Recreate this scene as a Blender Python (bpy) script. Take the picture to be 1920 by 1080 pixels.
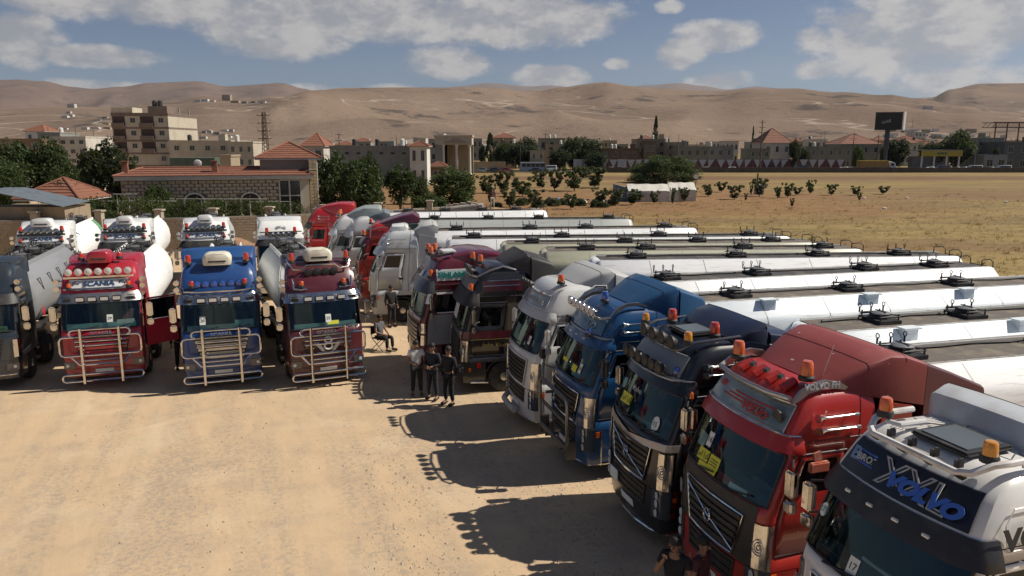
import bpy, bmesh, math, random
from mathutils import Vector, Matrix
R = math.radians
random.seed(7)
S = bpy.context.scene
COL = S.collection
for o in list(bpy.data.objects): bpy.data.objects.remove(o)

# ------------------------------------------------------------------ camera
CAMH, FPX, HORIZ = 7.5, 1400.0, 275.0
PITCH = math.atan((540 - HORIZ) / FPX)
cd = bpy.data.cameras.new('camera'); cam = bpy.data.objects.new('camera', cd); COL.objects.link(cam)
cd.sensor_width = 36; cd.lens = FPX / 1920 * 36
cam.location = (0, 0, CAMH); cam.rotation_euler = (math.pi/2 - PITCH, 0, 0)
cd.clip_start = .1; cd.clip_end = 40000
S.camera = cam

# ------------------------------------------------------------------ light
SUN_AZ, SUN_EL = 83.0, 46.0          # azimuth clockwise from the view direction (+Y)
sd = bpy.data.lights.new('sun', 'SUN'); sun = bpy.data.objects.new('sun', sd); COL.objects.link(sun)
sd.energy = 5.0; sd.angle = R(.5); sd.color = (1, .93, .82)
_d = Vector((math.sin(R(SUN_AZ))*math.cos(R(SUN_EL)), math.cos(R(SUN_AZ))*math.cos(R(SUN_EL)), math.sin(R(SUN_EL))))
sun.rotation_euler = _d.to_track_quat('Z', 'Y').to_euler(); sun.location = (60, 0, 60)
S.view_settings.view_transform = 'Standard'; S.view_settings.look = 'None'
S.view_settings.exposure = .23; S.view_settings.gamma = 1; S.view_settings.use_curve_mapping = False
try:
    S.cycles.max_bounces = 6; S.cycles.transparent_max_bounces = 8; S.cycles.use_denoising = True
    S.cycles.volume_bounces = 0
except Exception: pass

def ray(px, py):
    x = (px-960)/FPX; y = -(py-540)/FPX
    return Vector((x, math.cos(PITCH)+y*math.sin(PITCH), -math.sin(PITCH)+y*math.cos(PITCH)))
def gnd(px, py, z=0.0):
    d = ray(px, py); t = (z-CAMH)/d.z
    return Vector((d.x*t, d.y*t, z))
def at(px, py, Y):
    d = ray(px, py); t = Y/d.y
    return Vector((d.x*t, Y, CAMH+d.z*t))

# ------------------------------------------------------------------ node helpers
class NT:
    def __init__(s, tree): s.t = tree; s.n = tree.nodes; s.l = tree.links; s.n.clear()
    def new(s, typ, **kw):
        n = s.n.new(typ)
        for k, v in kw.items():
            if k.startswith('i_'): n.inputs[k[2:].replace('_', ' ')].default_value = v
            else: setattr(n, k, v)
        return n
    def put(s, v, sock):
        if isinstance(v, (int, float)): sock.default_value = v
        elif isinstance(v, (tuple, list)): sock.default_value = tuple(v) if len(v) != 3 or sock.type == 'VECTOR' else (*v, 1)
        else: s.l.new(v, sock)
    def math(s, op, a, b=0.0, c=None, clamp=False):
        n = s.new('ShaderNodeMath', operation=op, use_clamp=clamp)
        s.put(a, n.inputs[0]); s.put(b, n.inputs[1])
        if c is not None: s.put(c, n.inputs[2])
        return n.outputs[0]
    def mix(s, f, a, b, blend='MIX'):
        n = s.new('ShaderNodeMix', data_type='RGBA', blend_type=blend)
        s.put(f, n.inputs[0]); s.put(a, n.inputs[6]); s.put(b, n.inputs[7])
        return n.outputs[2]
    def step(s, v, lo, hi, to0=0.0, to1=1.0):
        n = s.new('ShaderNodeMapRange', interpolation_type='SMOOTHSTEP')
        s.put(v, n.inputs[0]); n.inputs[1].default_value = lo; n.inputs[2].default_value = hi
        n.inputs[3].default_value = to0; n.inputs[4].default_value = to1
        return n.outputs[0]
    def noise(s, vec, scale, detail=4, rough=.55, out=0, dist=0.0):
        n = s.new('ShaderNodeTexNoise'); n.inputs['Scale'].default_value = scale
        n.inputs['Detail'].default_value = detail; n.inputs['Roughness'].default_value = rough; n.inputs['Distortion'].default_value = dist
        if vec is not None: s.l.new(vec, n.inputs['Vector'])
        return n.outputs[out]
    def mapv(s, vec, scale=(1,1,1), rot=(0,0,0), loc=(0,0,0)):
        n = s.new('ShaderNodeMapping'); s.l.new(vec, n.inputs[0])
        n.inputs['Scale'].default_value = scale; n.inputs['Rotation'].default_value = rot; n.inputs['Location'].default_value = loc
        return n.outputs[0]
    def bump(s, h, strength, dist):
        n = s.new('ShaderNodeBump'); n.inputs['Strength'].default_value = strength; n.inputs['Distance'].default_value = dist
        s.l.new(h, n.inputs['Height']); return n.outputs[0]

MATS = {}
def newmat(name):
    m = bpy.data.materials.new(name); m.use_nodes = True; MATS[name] = m
    t = NT(m.node_tree); b = t.new('ShaderNodeBsdfPrincipled'); o = t.new('ShaderNodeOutputMaterial')
    t.l.new(b.outputs[0], o.inputs[0]); return m, t, b, o
def mat(name, col, rough=.5, metal=0., coat=0., col2=None, scale=3., lo=.45, hi=.7, bump=0., bscale=30., spec=.5, emit=None, rvar=0., stretch=(1,1,1)):
    """plain procedural surface: two colours mixed by a noise, optional fine relief"""
    if name in MATS: return MATS[name]
    m, t, b, o = newmat(name)
    tc = t.new('ShaderNodeTexCoord').outputs['Object']
    b.inputs['Roughness'].default_value = rough; b.inputs['Metallic'].default_value = metal
    b.inputs['Coat Weight'].default_value = coat; b.inputs['Coat Roughness'].default_value = .06
    b.inputs['Specular IOR Level'].default_value = spec
    if col2 is None: b.inputs['Base Color'].default_value = (*col, 1)
    else:
        n = t.noise(t.mapv(tc, stretch), scale, 5, .6)
        t.l.new(t.mix(t.step(n, lo, hi), col, col2), b.inputs['Base Color'])
        if rvar: t.l.new(t.step(n, lo, hi, rough, rough+rvar), b.inputs['Roughness'])
    if bump:
        t.l.new(t.bump(t.noise(tc, bscale, 4, .6), bump, .02), b.inputs['Normal'])
    if emit: b.inputs['Emission Color'].default_value = (*emit[:3], 1); b.inputs['Emission Strength'].default_value = emit[3]
    return m
def paint(name, col, dirt=(.30,.23,.16), amount=.35, rough=.3, coat=.6, chips=0.):
    """vehicle paint with road dust: more on lower panels and on upward faces"""
    if name in MATS: return MATS[name]
    m, t, b, o = newmat(name)
    tc = t.new('ShaderNodeTexCoord').outputs['Object']
    geo = t.new('ShaderNodeNewGeometry')
    n1 = t.noise(tc, 2.2, 6, .65); n2 = t.noise(t.mapv(tc, (6,6,1.2)), 3, 4, .6)
    sx = t.new('ShaderNodeSeparateXYZ'); t.l.new(tc, sx.inputs[0])
    low = t.step(sx.outputs[2], 2.0, .3, 0, .5)
    nz = t.new('ShaderNodeSeparateXYZ'); t.l.new(geo.outputs['Normal'], nz.inputs[0])
    up = t.step(nz.outputs[2], .4, 1.0, 0, .30)
    d = t.math('ADD', t.math('ADD', low, up), t.step(n2, .5, .8, 0, .35))
    d = t.math('MULTIPLY', t.math('MULTIPLY', d, t.step(n1, .25, .75, .3, 1.2)), amount, clamp=True)
    bc_ = t.mix(d, col, dirt)
    if chips:
        ch = t.step(t.noise(tc, 5.5, 2, .4), .735, .75, 0, chips); bc_ = t.mix(ch, bc_, (.55,.50,.46))
        bc_ = t.mix(t.step(t.noise(t.mapv(tc, (1,1,.15)), 14, 3, .6), .62, .75, 0, .25), bc_, tuple(q*.45 for q in col))
    t.l.new(bc_, b.inputs['Base Color'])
    t.l.new(t.math('ADD', t.math('MULTIPLY', d, .5), rough), b.inputs['Roughness'])
    b.inputs['Coat Weight'].default_value = coat; b.inputs['Coat Roughness'].default_value = .08
    return m
def glassmat(name, tint=(.32,.42,.40), refl=.9, ior=1.6, gcol=(.9,.95,.95)):
    if name in MATS: return MATS[name]
    m, t, b, o = newmat(name); t.n.remove(b)
    tr = t.new('ShaderNodeBsdfTransparent'); tr.inputs[0].default_value = (*tint, 1)
    gl = t.new('ShaderNodeBsdfGlossy'); gl.inputs['Roughness'].default_value = .03; gl.inputs[0].default_value = (*gcol,1)
    fr = t.new('ShaderNodeFresnel'); fr.inputs[0].default_value = ior
    mx = t.new('ShaderNodeMixShader'); t.l.new(t.math('MULTIPLY', fr.outputs[0], refl), mx.inputs[0])
    t.l.new(tr.outputs[0], mx.inputs[1]); t.l.new(gl.outputs[0], mx.inputs[2]); t.l.new(mx.outputs[0], o.inputs[0])
    return m
def foliage(name, c1, c2, c3=None):
    if name in MATS: return MATS[name]
    m, t, b, o = newmat(name)
    tc = t.new('ShaderNodeTexCoord').outputs['Object']
    n = t.noise(tc, 1.6, 4, .6); n2 = t.noise(tc, 14, 2, .6)
    c = t.mix(t.step(n, .35, .65), c1, c2); c = t.mix(t.step(n2, .55, .75, 0, .7), c, c3 or c2)
    t.l.new(c, b.inputs['Base Color']); b.inputs['Roughness'].default_value = .6; b.inputs['Specular IOR Level'].default_value = .3
    tl = t.new('ShaderNodeBsdfTranslucent'); t.l.new(c if name in ('straw','scrub') else t.mix(.5, c, (.12,.14,.02)), tl.inputs[0])
    mx = t.new('ShaderNodeMixShader'); mx.inputs[0].default_value = .5 if name in ('straw','scrub') else .32
    t.l.new(b.outputs[0], mx.inputs[1]); t.l.new(tl.outputs[0], mx.inputs[2]); t.l.new(mx.outputs[0], o.inputs[0])
    return m

# ------------------------------------------------------------------ mesh helpers
class MB:
    def __init__(s): s.v = []; s.f = []
    def add(s, vs, fs):
        k = len(s.v); s.v += [tuple(v) for v in vs]; s.f += [tuple(i+k for i in f) for f in fs]; return s
    def box(s, c, d, rot=None):
        x, y, z = d[0]/2, d[1]/2, d[2]/2
        vs = [Vector((a*x, b*y, e*z)) for e in (-1,1) for b in (-1,1) for a in (-1,1)]
        if rot is not None: vs = [rot @ v for v in vs]
        return s.add([v+Vector(c) for v in vs], [(0,2,3,1),(4,5,7,6),(0,1,5,4),(2,6,7,3),(0,4,6,2),(1,3,7,5)])
    def b2(s, x0, x1, y0, y1, z0, z1): return s.box(((x0+x1)/2,(y0+y1)/2,(z0+z1)/2), (x1-x0,y1-y0,z1-z0))
    def loft(s, rings, closed=True, cap0=True, cap1=True):
        n = len(rings[0]); vs = [p for r in rings for p in r]; fs = []
        for i in range(len(rings)-1):
            for j in range(n if closed else n-1):
                a = i*n+j; b = i*n+(j+1) % n; fs.append((a, b, b+n, a+n))
        if closed and cap0: fs.append(tuple(range(n-1, -1, -1)))
        if closed and cap1: fs.append(tuple((len(rings)-1)*n+j for j in range(n)))
        return s.add(vs, fs)
    def tube(s, pts, r, n=6, closed=False):
        pts = [Vector(p) for p in pts]; rings = []; N = len(pts); up = None
        for i, p in enumerate(pts):
            a = pts[(i-1) % N] if (closed or i > 0) else p
            b = pts[(i+1) % N] if (closed or i < N-1) else p
            d = (b-a).normalized()
            if up is None: up = Vector((0,0,1)) if abs(d.z) < .9 else Vector((1,0,0))
            u = d.cross(up)
            if u.length < 1e-4: u = d.orthogonal()
            u.normalize(); w = u.cross(d).normalized(); up = w
            rr = r[i] if isinstance(r, (list, tuple)) else r
            rings.append([p + u*math.cos(2*math.pi*k/n)*rr + w*math.sin(2*math.pi*k/n)*rr for k in range(n)])
        if closed: rings.append(rings[0])
        return s.loft(rings, True, not closed, not closed)
    def cyl(s, p0, p1, r0, r1=None, n=10): return s.tube([p0, p1], [r0, r0 if r1 is None else r1], n)
    def lathe(s, base, prof, axis='z', n=12):
        """prof: (radius, height) pairs along the axis"""
        rings = []
        for r, h in prof:
            ring = []
            for k in range(n):
                a = 2*math.pi*k/n; c, d = r*math.cos(a), r*math.sin(a)
                q = (c, d, h) if axis == 'z' else ((h, c, d) if axis == 'x' else (d, h, c))
                ring.append(Vector(base)+Vector(q))
            rings.append(ring)
        return s.loft(rings)
    def prism(s, poly, v, inv=False):
        """planar polygon extruded by vector v"""
        poly = [Vector(p) for p in poly]; v = Vector(v)
        return s.loft([poly, [p+v for p in poly]])
    def build(s, name, m, parent=None, smooth=30, bevel=0.):
        me = bpy.data.meshes.new(name); me.from_pydata(s.v, [], s.f)
        bm = bmesh.new(); bm.from_mesh(me)
        bmesh.ops.recalc_face_normals(bm, faces=bm.faces)
        if bevel:
            ed = [e for e in bm.edges if len(e.link_faces) == 2 and e.calc_face_angle(0) > .6]
            bmesh.ops.bevel(bm, geom=ed, offset=bevel, segments=2, affect='EDGES', clamp_overlap=True)
        bm.to_mesh(me); bm.free()
        if smooth:
            me.shade_smooth(); me.set_sharp_from_angle(angle=R(smooth))
        if m: me.materials.append(m)
        return link(name, me, parent)
def link(name, data, parent=None):
    o = bpy.data.objects.new(name, data); COL.objects.link(o); o.parent = parent; return o
def tag(o, label=None, cat=None, group=None, kind=None):
    if label: o['label'] = label
    if cat: o['category'] = cat
    if group: o['group'] = group
    if kind: o['kind'] = kind
    return o
def thing(name, label, cat, loc=(0,0,0), rz=0., group=None):
    o = bpy.data.objects.new(name, None); COL.objects.link(o); o.location = loc; o.rotation_euler = (0,0,rz)
    return tag(o, label, cat, group)
def copy_tree(o, parent=None):
    c = o.copy(); COL.objects.link(c); c.parent = parent
    for ch in o.children: copy_tree(ch, c)
    return c
def text(s, size, m, parent, loc, rot, name='lettering', shear=0., bold=0., ext=.004, sx=1., align='CENTER'):
    cu = bpy.data.curves.new(name, 'FONT'); cu.body = s; cu.size = size; cu.align_x = align; cu.align_y = 'CENTER'
    cu.extrude = ext; cu.offset = bold; cu.shear = shear; cu.resolution_u = 3
    tmp = bpy.data.objects.new('tmp', cu); me = bpy.data.meshes.new_from_object(tmp)
    bpy.data.objects.remove(tmp); bpy.data.curves.remove(cu)
    me.materials.clear(); me.materials.append(m); o = link(name, me, parent); o.location = loc; o.rotation_euler = rot; o.scale = (sx,1,1)
    return o
FRONT = (math.pi/2, 0, 0); SIDE = (math.pi/2, 0, math.pi/2)
def rrect(w, h, r, n=3):
    pts = []
    for cx, cy, a0 in ((w-r, h-r, 0), (-w+r, h-r, 90), (-w+r, -h+r, 180), (w-r, -h+r, 270)):
        for k in range(n+1):
            a = R(a0+90*k/n); pts.append((cx+r*math.cos(a), cy+r*math.sin(a)))
    return pts
# ------------------------------------------------------------------ sky
W = bpy.data.worlds.new('World'); S.world = W; W.use_nodes = True
t = NT(W.node_tree)
sky = t.new('ShaderNodeTexSky', sky_type='NISHITA'); sky.sun_disc = False
sky.sun_elevation = R(SUN_EL); sky.sun_rotation = R(SUN_AZ)
sky.altitude = 900; sky.air_density = 1.0; sky.dust_density = .35; sky.ozone_density = 3.0
gen = t.new('ShaderNodeTexCoord').outputs['Generated']
sp = t.new('ShaderNodeSeparateXYZ'); t.l.new(gen, sp.inputs[0])
az = t.math('ARCTAN2', sp.outputs[0], sp.outputs[1]); el = t.math('ARCSINE', sp.outputs[2])
cb = t.new('ShaderNodeCombineXYZ'); t.l.new(az, cb.inputs[0]); t.l.new(t.math('MULTIPLY', el, 1.7), cb.inputs[1])
P = cb.outputs[0]
# cumulus banks: centre and half extents in radians of azimuth and elevation
CL = [(230,-25,330,60,.9),(520,62,150,48,1),(610,20,330,60,1),(960,35,215,55,1),(840,118,90,32,.8),(30,70,75,45,.9),(175,105,110,20,.85),
      (1030,146,78,26,1),(1278,98,48,32,.9),(1345,68,85,30,.85),(1525,72,42,26,.7),(1700,70,190,75,.75),(1850,20,230,70,.95),
      (1158,120,26,13,.7),(1350,152,66,20,.7),(1535,126,44,20,.6),(180,162,80,12,.6),(1255,12,24,12,.5),(1800,150,170,30,.55),(590,168,80,10,.5),(740,165,60,8,.4)]
m = None
for px, py, a, b, w in CL:
    d = ray(px, py).normalized(); A = math.atan2(d.x, d.y); Eh = math.asin(d.z)
    ex = t.math('MULTIPLY', t.math('SUBTRACT', az, A), FPX/a); ey = t.math('MULTIPLY', t.math('SUBTRACT', el, Eh), FPX/b)
    r2 = t.math('ADD', t.math('MULTIPLY', ex, ex), t.math('MULTIPLY', ey, ey))
    v = t.math('MULTIPLY', t.math('SUBTRACT', 1.0, r2), w)
    m = v if m is None else t.math('MAXIMUM', m, v)
big = t.noise(P, 3.1, 3, .5)                           # the same broken cumulus all round the sky
gen_c = t.math('MULTIPLY', t.math('SUBTRACT', big, .59), 9.0)
inview = t.math('MULTIPLY', t.step(t.math('ABSOLUTE', az), .68, .80, 1, 0), t.step(el, .22, .30, 1, 0))
m = t.math('ADD', t.math('MULTIPLY', m, inview), t.math('MULTIPLY', gen_c, t.math('SUBTRACT', 1.0, inview)))
n1 = t.noise(P, 16, 7, .62); n2 = t.noise(P, 42, 5, .6)
m = t.math('MAXIMUM', m, -1.2)
m2 = t.math('ADD', m, t.math('MULTIPLY', t.math('SUBTRACT', n1, .5), 2.2))
mask = t.math('MULTIPLY', t.step(m2, -.08, .58), t.step(el, -.01, .03))
# light and shade inside the clouds: tops catch the sun, bases stay grey
off = t.mapv(P, loc=(.035, .03, 0)); n1b = t.noise(off, 16, 7, .62)
lit = t.step(t.math('SUBTRACT', n1, n1b), -.14, .16)
ccol = t.mix(lit, (.40,.41,.45), (.74,.70,.66))
ccol = t.mix(t.step(n2, .3, .7, .0, .25), ccol, (.42,.42,.44))
bg = t.new('ShaderNodeBackground'); bg.inputs[1].default_value = .041
skyc = t.mix(1.0, sky.outputs[0], (.90,.95,1.10), 'MULTIPLY')
t.l.new(skyc, bg.inputs[0])
bc = t.new('ShaderNodeBackground'); bc.inputs[1].default_value = .66; t.l.new(ccol, bc.inputs[0])
mx = t.new('ShaderNodeMixShader'); t.l.new(t.math('MULTIPLY', mask, .93), mx.inputs[0])
t.l.new(bg.outputs[0], mx.inputs[1]); t.l.new(bc.outputs[0], mx.inputs[2])
wo = t.new('ShaderNodeOutputWorld'); t.l.new(mx.outputs[0], wo.inputs[0])
# ------------------------------------------------------------------ ground: packed sand lot, dry field beyond
m, t, b, o = newmat('ground_soil')
pos = t.new('ShaderNodeNewGeometry').outputs['Position']
sx = t.new('ShaderNodeSeparateXYZ'); t.l.new(pos, sx.inputs[0]); X, Y = sx.outputs[0], sx.outputs[1]
wob = t.noise(pos, .22, 4, .6); wob2 = t.noise(pos, 1.1, 4, .6)
# lot
posr = t.mapv(pos, rot=(0,0,R(-19))); posr2 = t.mapv(pos, rot=(0,0,R(-31)))
streak = t.noise(t.mapv(posr, (1.1,.10,1)), 1.0, 6, .65)
streak2 = t.noise(t.mapv(posr2, (3.2,.16,1)), 1.0, 5, .65)
grit = t.noise(pos, 9, 6, .75); fine = t.noise(pos, 42, 3, .8)
c = t.mix(t.step(streak, .3, .75), (.56,.405,.25), (.49,.36,.232))
c = t.mix(t.step(streak2, .5, .75, 0, .4), c, (.62,.465,.29))
c = t.mix(t.step(wob2, .42, .72, 0, .6), c, (.42,.315,.215))
gravel = t.math('MULTIPLY', t.step(t.math('ADD', t.math('MULTIPLY', streak, .6), t.math('MULTIPLY', wob, .5)), .46, .64), t.step(grit, .46, .58))
c = t.mix(t.math('MULTIPLY', gravel, .62), c, (.30,.255,.205))
patch = t.noise(pos, .45, 3, .5)
c = t.mix(t.step(patch, .52, .70, 0, .45), c, (.60,.47,.315))
c = t.mix(t.step(fine, .56, .74, 0, .5), c, (.32,.25,.185)); c = t.mix(t.step(fine, .40, .27, 0, .35), c, (.68,.54,.37))
for cx_, cy_, rad, wd, st_ in ((-52,2,44,.16,.35),(-52,2,46.0,.16,.35),(30,-22,38,.17,.3),(30,-22,40.1,.17,.3),(-30,44,30,.15,.28),(-30,44,32,.15,.28)):
    dx_ = t.math('SUBTRACT', X, cx_); dy_ = t.math('SUBTRACT', Y, cy_)
    rr_ = t.math('SQRT', t.math('ADD', t.math('MULTIPLY', dx_, dx_), t.math('MULTIPLY', dy_, dy_)))
    tr_ = t.step(t.math('ABSOLUTE', t.math('SUBTRACT', t.math('ADD', rr_, t.math('MULTIPLY', wob2, .5)), rad)), wd*1.8, wd*.4, 0, st_)
    c = t.mix(t.math('MULTIPLY', tr_, t.step(patch, .35, .6)), c, (.64,.50,.33))
# field
fx = t.noise(t.mapv(pos, (.045,.15,1)), 1.0, 6, .7); fh = t.noise(t.mapv(pos, (.35,.9,1)), 1.0, 6, .72); fp = t.noise(t.mapv(pos, (.012,.05,1)), 1.0, 4, .6)
fc = t.mix(t.step(fx, .38, .62), (.285,.205,.080), (.195,.138,.064))
fc = t.mix(t.step(fh, .5, .66, 0, .75), fc, (.145,.105,.048)); fc = t.mix(t.step(fh, .45, .3, 0, .5), fc, (.335,.248,.105))
fc = t.mix(t.step(fp, .50, .60, 0, .7), fc, (.20,.122,.062))
sa = t.math('ADD', t.math('MULTIPLY', t.math('SUBTRACT', X, 12.0), .018), t.math('MULTIPLY', t.math('SUBTRACT', Y, 88.0), .045))
orch = t.math('MULTIPLY', t.step(t.math('ADD', Y, t.math('MULTIPLY', wob, 24.0)), 84, 104), t.step(t.math('ADD', Y, t.math('MULTIPLY', wob, 30.0)), 165, 132))
orch = t.math('MULTIPLY', orch, t.step(t.math('ADD', X, t.math('MULTIPLY', wob2, 16.0)), 70, 44))
soil = t.mix(t.step(fh, .4, .65), (.25,.135,.065), (.19,.10,.05))
fc = t.mix(t.math('MULTIPLY', t.math('MULTIPLY', orch, .9), t.step(fh, .35, .55, .55, 1)), fc, soil)
plough = t.math('MULTIPLY', t.step(t.math('ADD', Y, t.math('MULTIPLY', wob, 14.0)), 176, 184), t.step(t.math('ADD', Y, t.math('MULTIPLY', wob, 14.0)), 206, 198))
fc = t.mix(t.math('MULTIPLY', plough, .75), fc, (.15,.085,.05))
band2 = t.math('MULTIPLY', t.math('MULTIPLY', t.step(t.math('ADD', Y, t.math('MULTIPLY', wob2, 12.0)), 112, 124), t.step(t.math('ADD', Y, t.math('MULTIPLY', wob2, 12.0)), 150, 138)), t.step(X, 50, 75))
fc = t.mix(t.math('MULTIPLY', band2, .55), fc, (.17,.10,.055))
nd = t.math('ADD', t.math('MULTIPLY', X, .833), t.math('MULTIPLY', Y, .555))
fm = t.step(t.math('ADD', nd, t.math('MULTIPLY', wob2, 3.0)), 29.5, 32.5)
col = t.mix(fm, c, fc)
t.l.new(col, b.inputs['Base Color']); b.inputs['Roughness'].default_value = .95; b.inputs['Specular IOR Level'].default_value = .15
h = t.math('ADD', t.math('MULTIPLY', grit, .6), t.math('ADD', t.math('MULTIPLY', fine, .4), t.math('MULTIPLY', streak2, .6)))
t.l.new(t.bump(h, .32, .05), b.inputs['Normal'])
GROUND = m
g = MB()
def gz(x, y):
    if 6 < y < 70 and -45 < x < 40: return .035*math.sin(x*.9+math.sin(y*.35)*2)*math.sin(y*.31+1.3)*min(1, (y-6)/6)-.02
    return -.02 if y < 400 else -.02
xs = [-9000,-3000,-900,-300,-120,-60] + [i*1.0 for i in range(-45, 41)] + [60,120,300,900,3000,9000]
ys = [-400,-60,-10,0] + [i*1.0 for i in range(4, 72)] + [80,100,130,170,220,300,420,700,1500,4000,12000]
nx = len(xs)
g.add([(x, y, gz(x, y)) for y in ys for x in xs], [(j*nx+i, j*nx+i+1, (j+1)*nx+i+1, (j+1)*nx+i) for j in range(len(ys)-1) for i in range(nx-1)])
tag(g.build('ground', GROUND, smooth=60), kind='structure', label='pale packed sand lot running into the dry straw field')

# loose gravel on the lot
st = MB(); rg = random.Random(3)
octa = [(1,0,0),(-1,0,0),(0,1,0),(0,-1,0),(0,0,.7),(0,0,-.7)]
of = [(0,2,4),(2,1,4),(1,3,4),(3,0,4)]
for i in range(22000):
    y = 8 + 22*rg.random()**1.6; x = rg.uniform(-.72, .25)*y + 1.2
    dens = .5+.5*math.sin(x*1.7+math.sin(y*.4)*1.5)
    if rg.random() > .25+.75*dens*dens: continue
    if x < -1-.15*y and rg.random() < .8: continue
    r = rg.choice((.008,.01,.012,.014,.018,.03))*rg.uniform(.7,1.4); a = rg.uniform(0,6.28); ca, sa_ = math.cos(a)*r, math.sin(a)*r
    q = rg.uniform(.6,1.1); z = gz(x, y)+.004
    st.add([(x+vx*ca-vy*sa_*q, y+vx*sa_+vy*ca*q, z+vz*r*1.0) for vx, vy, vz in octa], of)
tag(st.build('gravel', mat('gravel_stone', (.46,.36,.255), .9, col2=(.31,.25,.19), scale=30), smooth=0), kind='stuff', label='loose pale gravel scattered over the sand lot')

# dry grass
gr = MB(); rg = random.Random(5)
def tuft(x, y, h, k, sp):
    for i in range(k):
        a = rg.uniform(0,6.28); b_ = rg.uniform(.2,1)*sp; w = h*.09+.01; hh = h*rg.uniform(.5,1.1)
        dx, dy = math.cos(a), math.sin(a); px_, py_ = x+dx*b_*.4, y+dy*b_*.4
        gr.add([(px_-dy*w, py_+dx*w, -.02), (px_+dy*w, py_-dx*w, -.02), (px_+dx*b_+rg.uniform(-.1,.1)*h, py_+dy*b_, hh)], [(0,1,2)])
n = 0
while n < 12000:
    y = 24+85*rg.random()**1.7; x = rg.uniform(-.05,.8)*y
    if .833*x+.555*y < 31.5+rg.random()*2: continue
    d = .5+.25*math.sin(x*.31+y*.12)+.25*math.sin(y*.55-x*.07)
    n += 1
    if rg.random() > .2+d: continue
    tuft(x, y, rg.choice((.06,.08,.12,.2)), 5, .3)
tag(gr.build('dry_grass', foliage('straw', (.34,.25,.10), (.285,.21,.085), (.32,.245,.105)), smooth=0), kind='stuff', label='yellow dry grass covering the field')
gw = MB(); gr, keep = gw, gr
n = 0
while n < 260:
    y = 30+110*rg.random()**1.4; x = rg.uniform(0,.75)*y
    if .833*x+.555*y < 34: continue
    n += 1
    tuft(x, y, rg.uniform(.12,.3), 16, .7)
tag(gr.build('scrub_weeds', foliage('scrub', (.24,.17,.07), (.20,.145,.055), (.23,.17,.07)), smooth=0), kind='stuff', label='brown weeds dotted over the dry field')

# ------------------------------------------------------------------ hills
def hillmat(name, a, b_, dark, light):
    m, t, b, o = newmat(name)
    pos = t.new('ShaderNodeNewGeometry').outputs['Position']
    n1 = t.noise(pos, .0016, 6, .6); n2 = t.noise(t.mapv(pos, (.012,.012,.05)), 1.0, 6, .65); n3 = t.noise(pos, .006, 5, .6); n4 = t.noise(pos, .05, 4, .7)
    c = t.mix(t.step(n1, .38, .62), a, b_)
    c = t.mix(t.step(n4, .5, .75, 0, .22), c, dark)
    rock = t.math('MULTIPLY', t.step(n3, .52, .60), t.step(n2, .49, .56))
    c = t.mix(t.math('MULTIPLY', rock, .9), c, dark)
    tr = t.noise(t.mapv(pos, (.0016,.0016,.02)), 1.0, 3, .5)
    track = t.step(t.math('ABSOLUTE', t.math('SUBTRACT', tr, .5)), .010, .0, 0, .9)
    c = t.mix(t.math('MULTIPLY', track, t.step(n1, .42, .55)), c, light)
    c = t.mix(t.math('MULTIPLY', t.step(n2, .40, .30), t.step(n3, .46, .36)), c, light)
    t.l.new(c, b.inputs['Base Color']); b.inputs['Roughness'].default_value = 1; b.inputs['Specular IOR Level'].default_value = 0
    t.l.new(t.bump(t.math('ADD', n2, n4), .35, 10), b.inputs['Normal'])
    return m
from mathutils import noise as mn
def interp(tab, x):
    for (a, p), (c, q) in zip(tab, tab[1:]):
        if a <= x <= c:
            k = (x-a)/(c-a); k = k*k*(3-2*k); return p+(q-p)*k
    return tab[0][1] if x < tab[0][0] else tab[-1][1]
def ridge(name, label, tab, d0, d1, mt, rough, az0=-72, az1=72, na=420, nr=46, seed=0, back=1.35, shape=1.0):
    mb = MB(); rows = []
    for i in range(nr+1):
        q = i/nr*back
        for j in range(na+1):
            A = R(az0+(az1-az0)*j/na); px = 960+math.tan(max(-1.35, min(1.35, A)))*FPX*1.0
            py = interp(tab, px); d = ray(px, py); sl = d.z/math.hypot(d.x, d.y)
            D = d0+(d1-d0)*q; Hh = max(4, CAMH+sl*d1)
            x, y = math.sin(A)*D, math.cos(A)*D
            if q <= 1: pr = q**shape; pr = .35*pr+.65*pr*pr*(3-2*pr)
            else: pr = 1-((q-1)/(back-1))**1.4*.8
            v = Vector((x/700+seed, y/700, seed)); n = mn.fractal(v, 1.25, 2.0, 4)+.6*mn.noise(Vector((x/260+seed, y/420, 1.7)))
            rdg = 1-abs(mn.noise(Vector((x/420+seed, y/900, 3.3))))*2
            z = Hh*pr + rough*(n*.8+rdg*.8)*Hh*4*min(q, .25)*(max(0, 1-q)+.06)
            mb.v.append((x, y, z-3))
    w = na+1
    mb.f = [(i*w+j, i*w+j+1, (i+1)*w+j+1, (i+1)*w+j) for i in range(nr) for j in range(na)]
    o = mb.build(name, mt, smooth=180)
    if name in ('foothills', 'eastern_hill', 'western_ridge'):
        from mathutils.bvhtree import BVHTree
        HILLS.append(BVHTree.FromPolygons([Vector(v) for v in mb.v], mb.f))
    tag(o, kind='structure', label=label); return o
HILLS = []
def on_hill(px, py):
    o = Vector((0,0,CAMH)); best = None
    for b in HILLS:
        h = b.ray_cast(o, ray(px, py).normalized())
        if h[0] is not None and (best is None or h[3] < best[1]): best = (h[0], h[3])
    return best[0] if best else None
HM = hillmat('hill_earth', (.225,.165,.122), (.175,.128,.097), (.085,.07,.062), (.34,.28,.22))
HF = hillmat('far_hill_earth', (.18,.128,.10), (.15,.108,.088), (.10,.08,.07), (.22,.17,.135))
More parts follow.
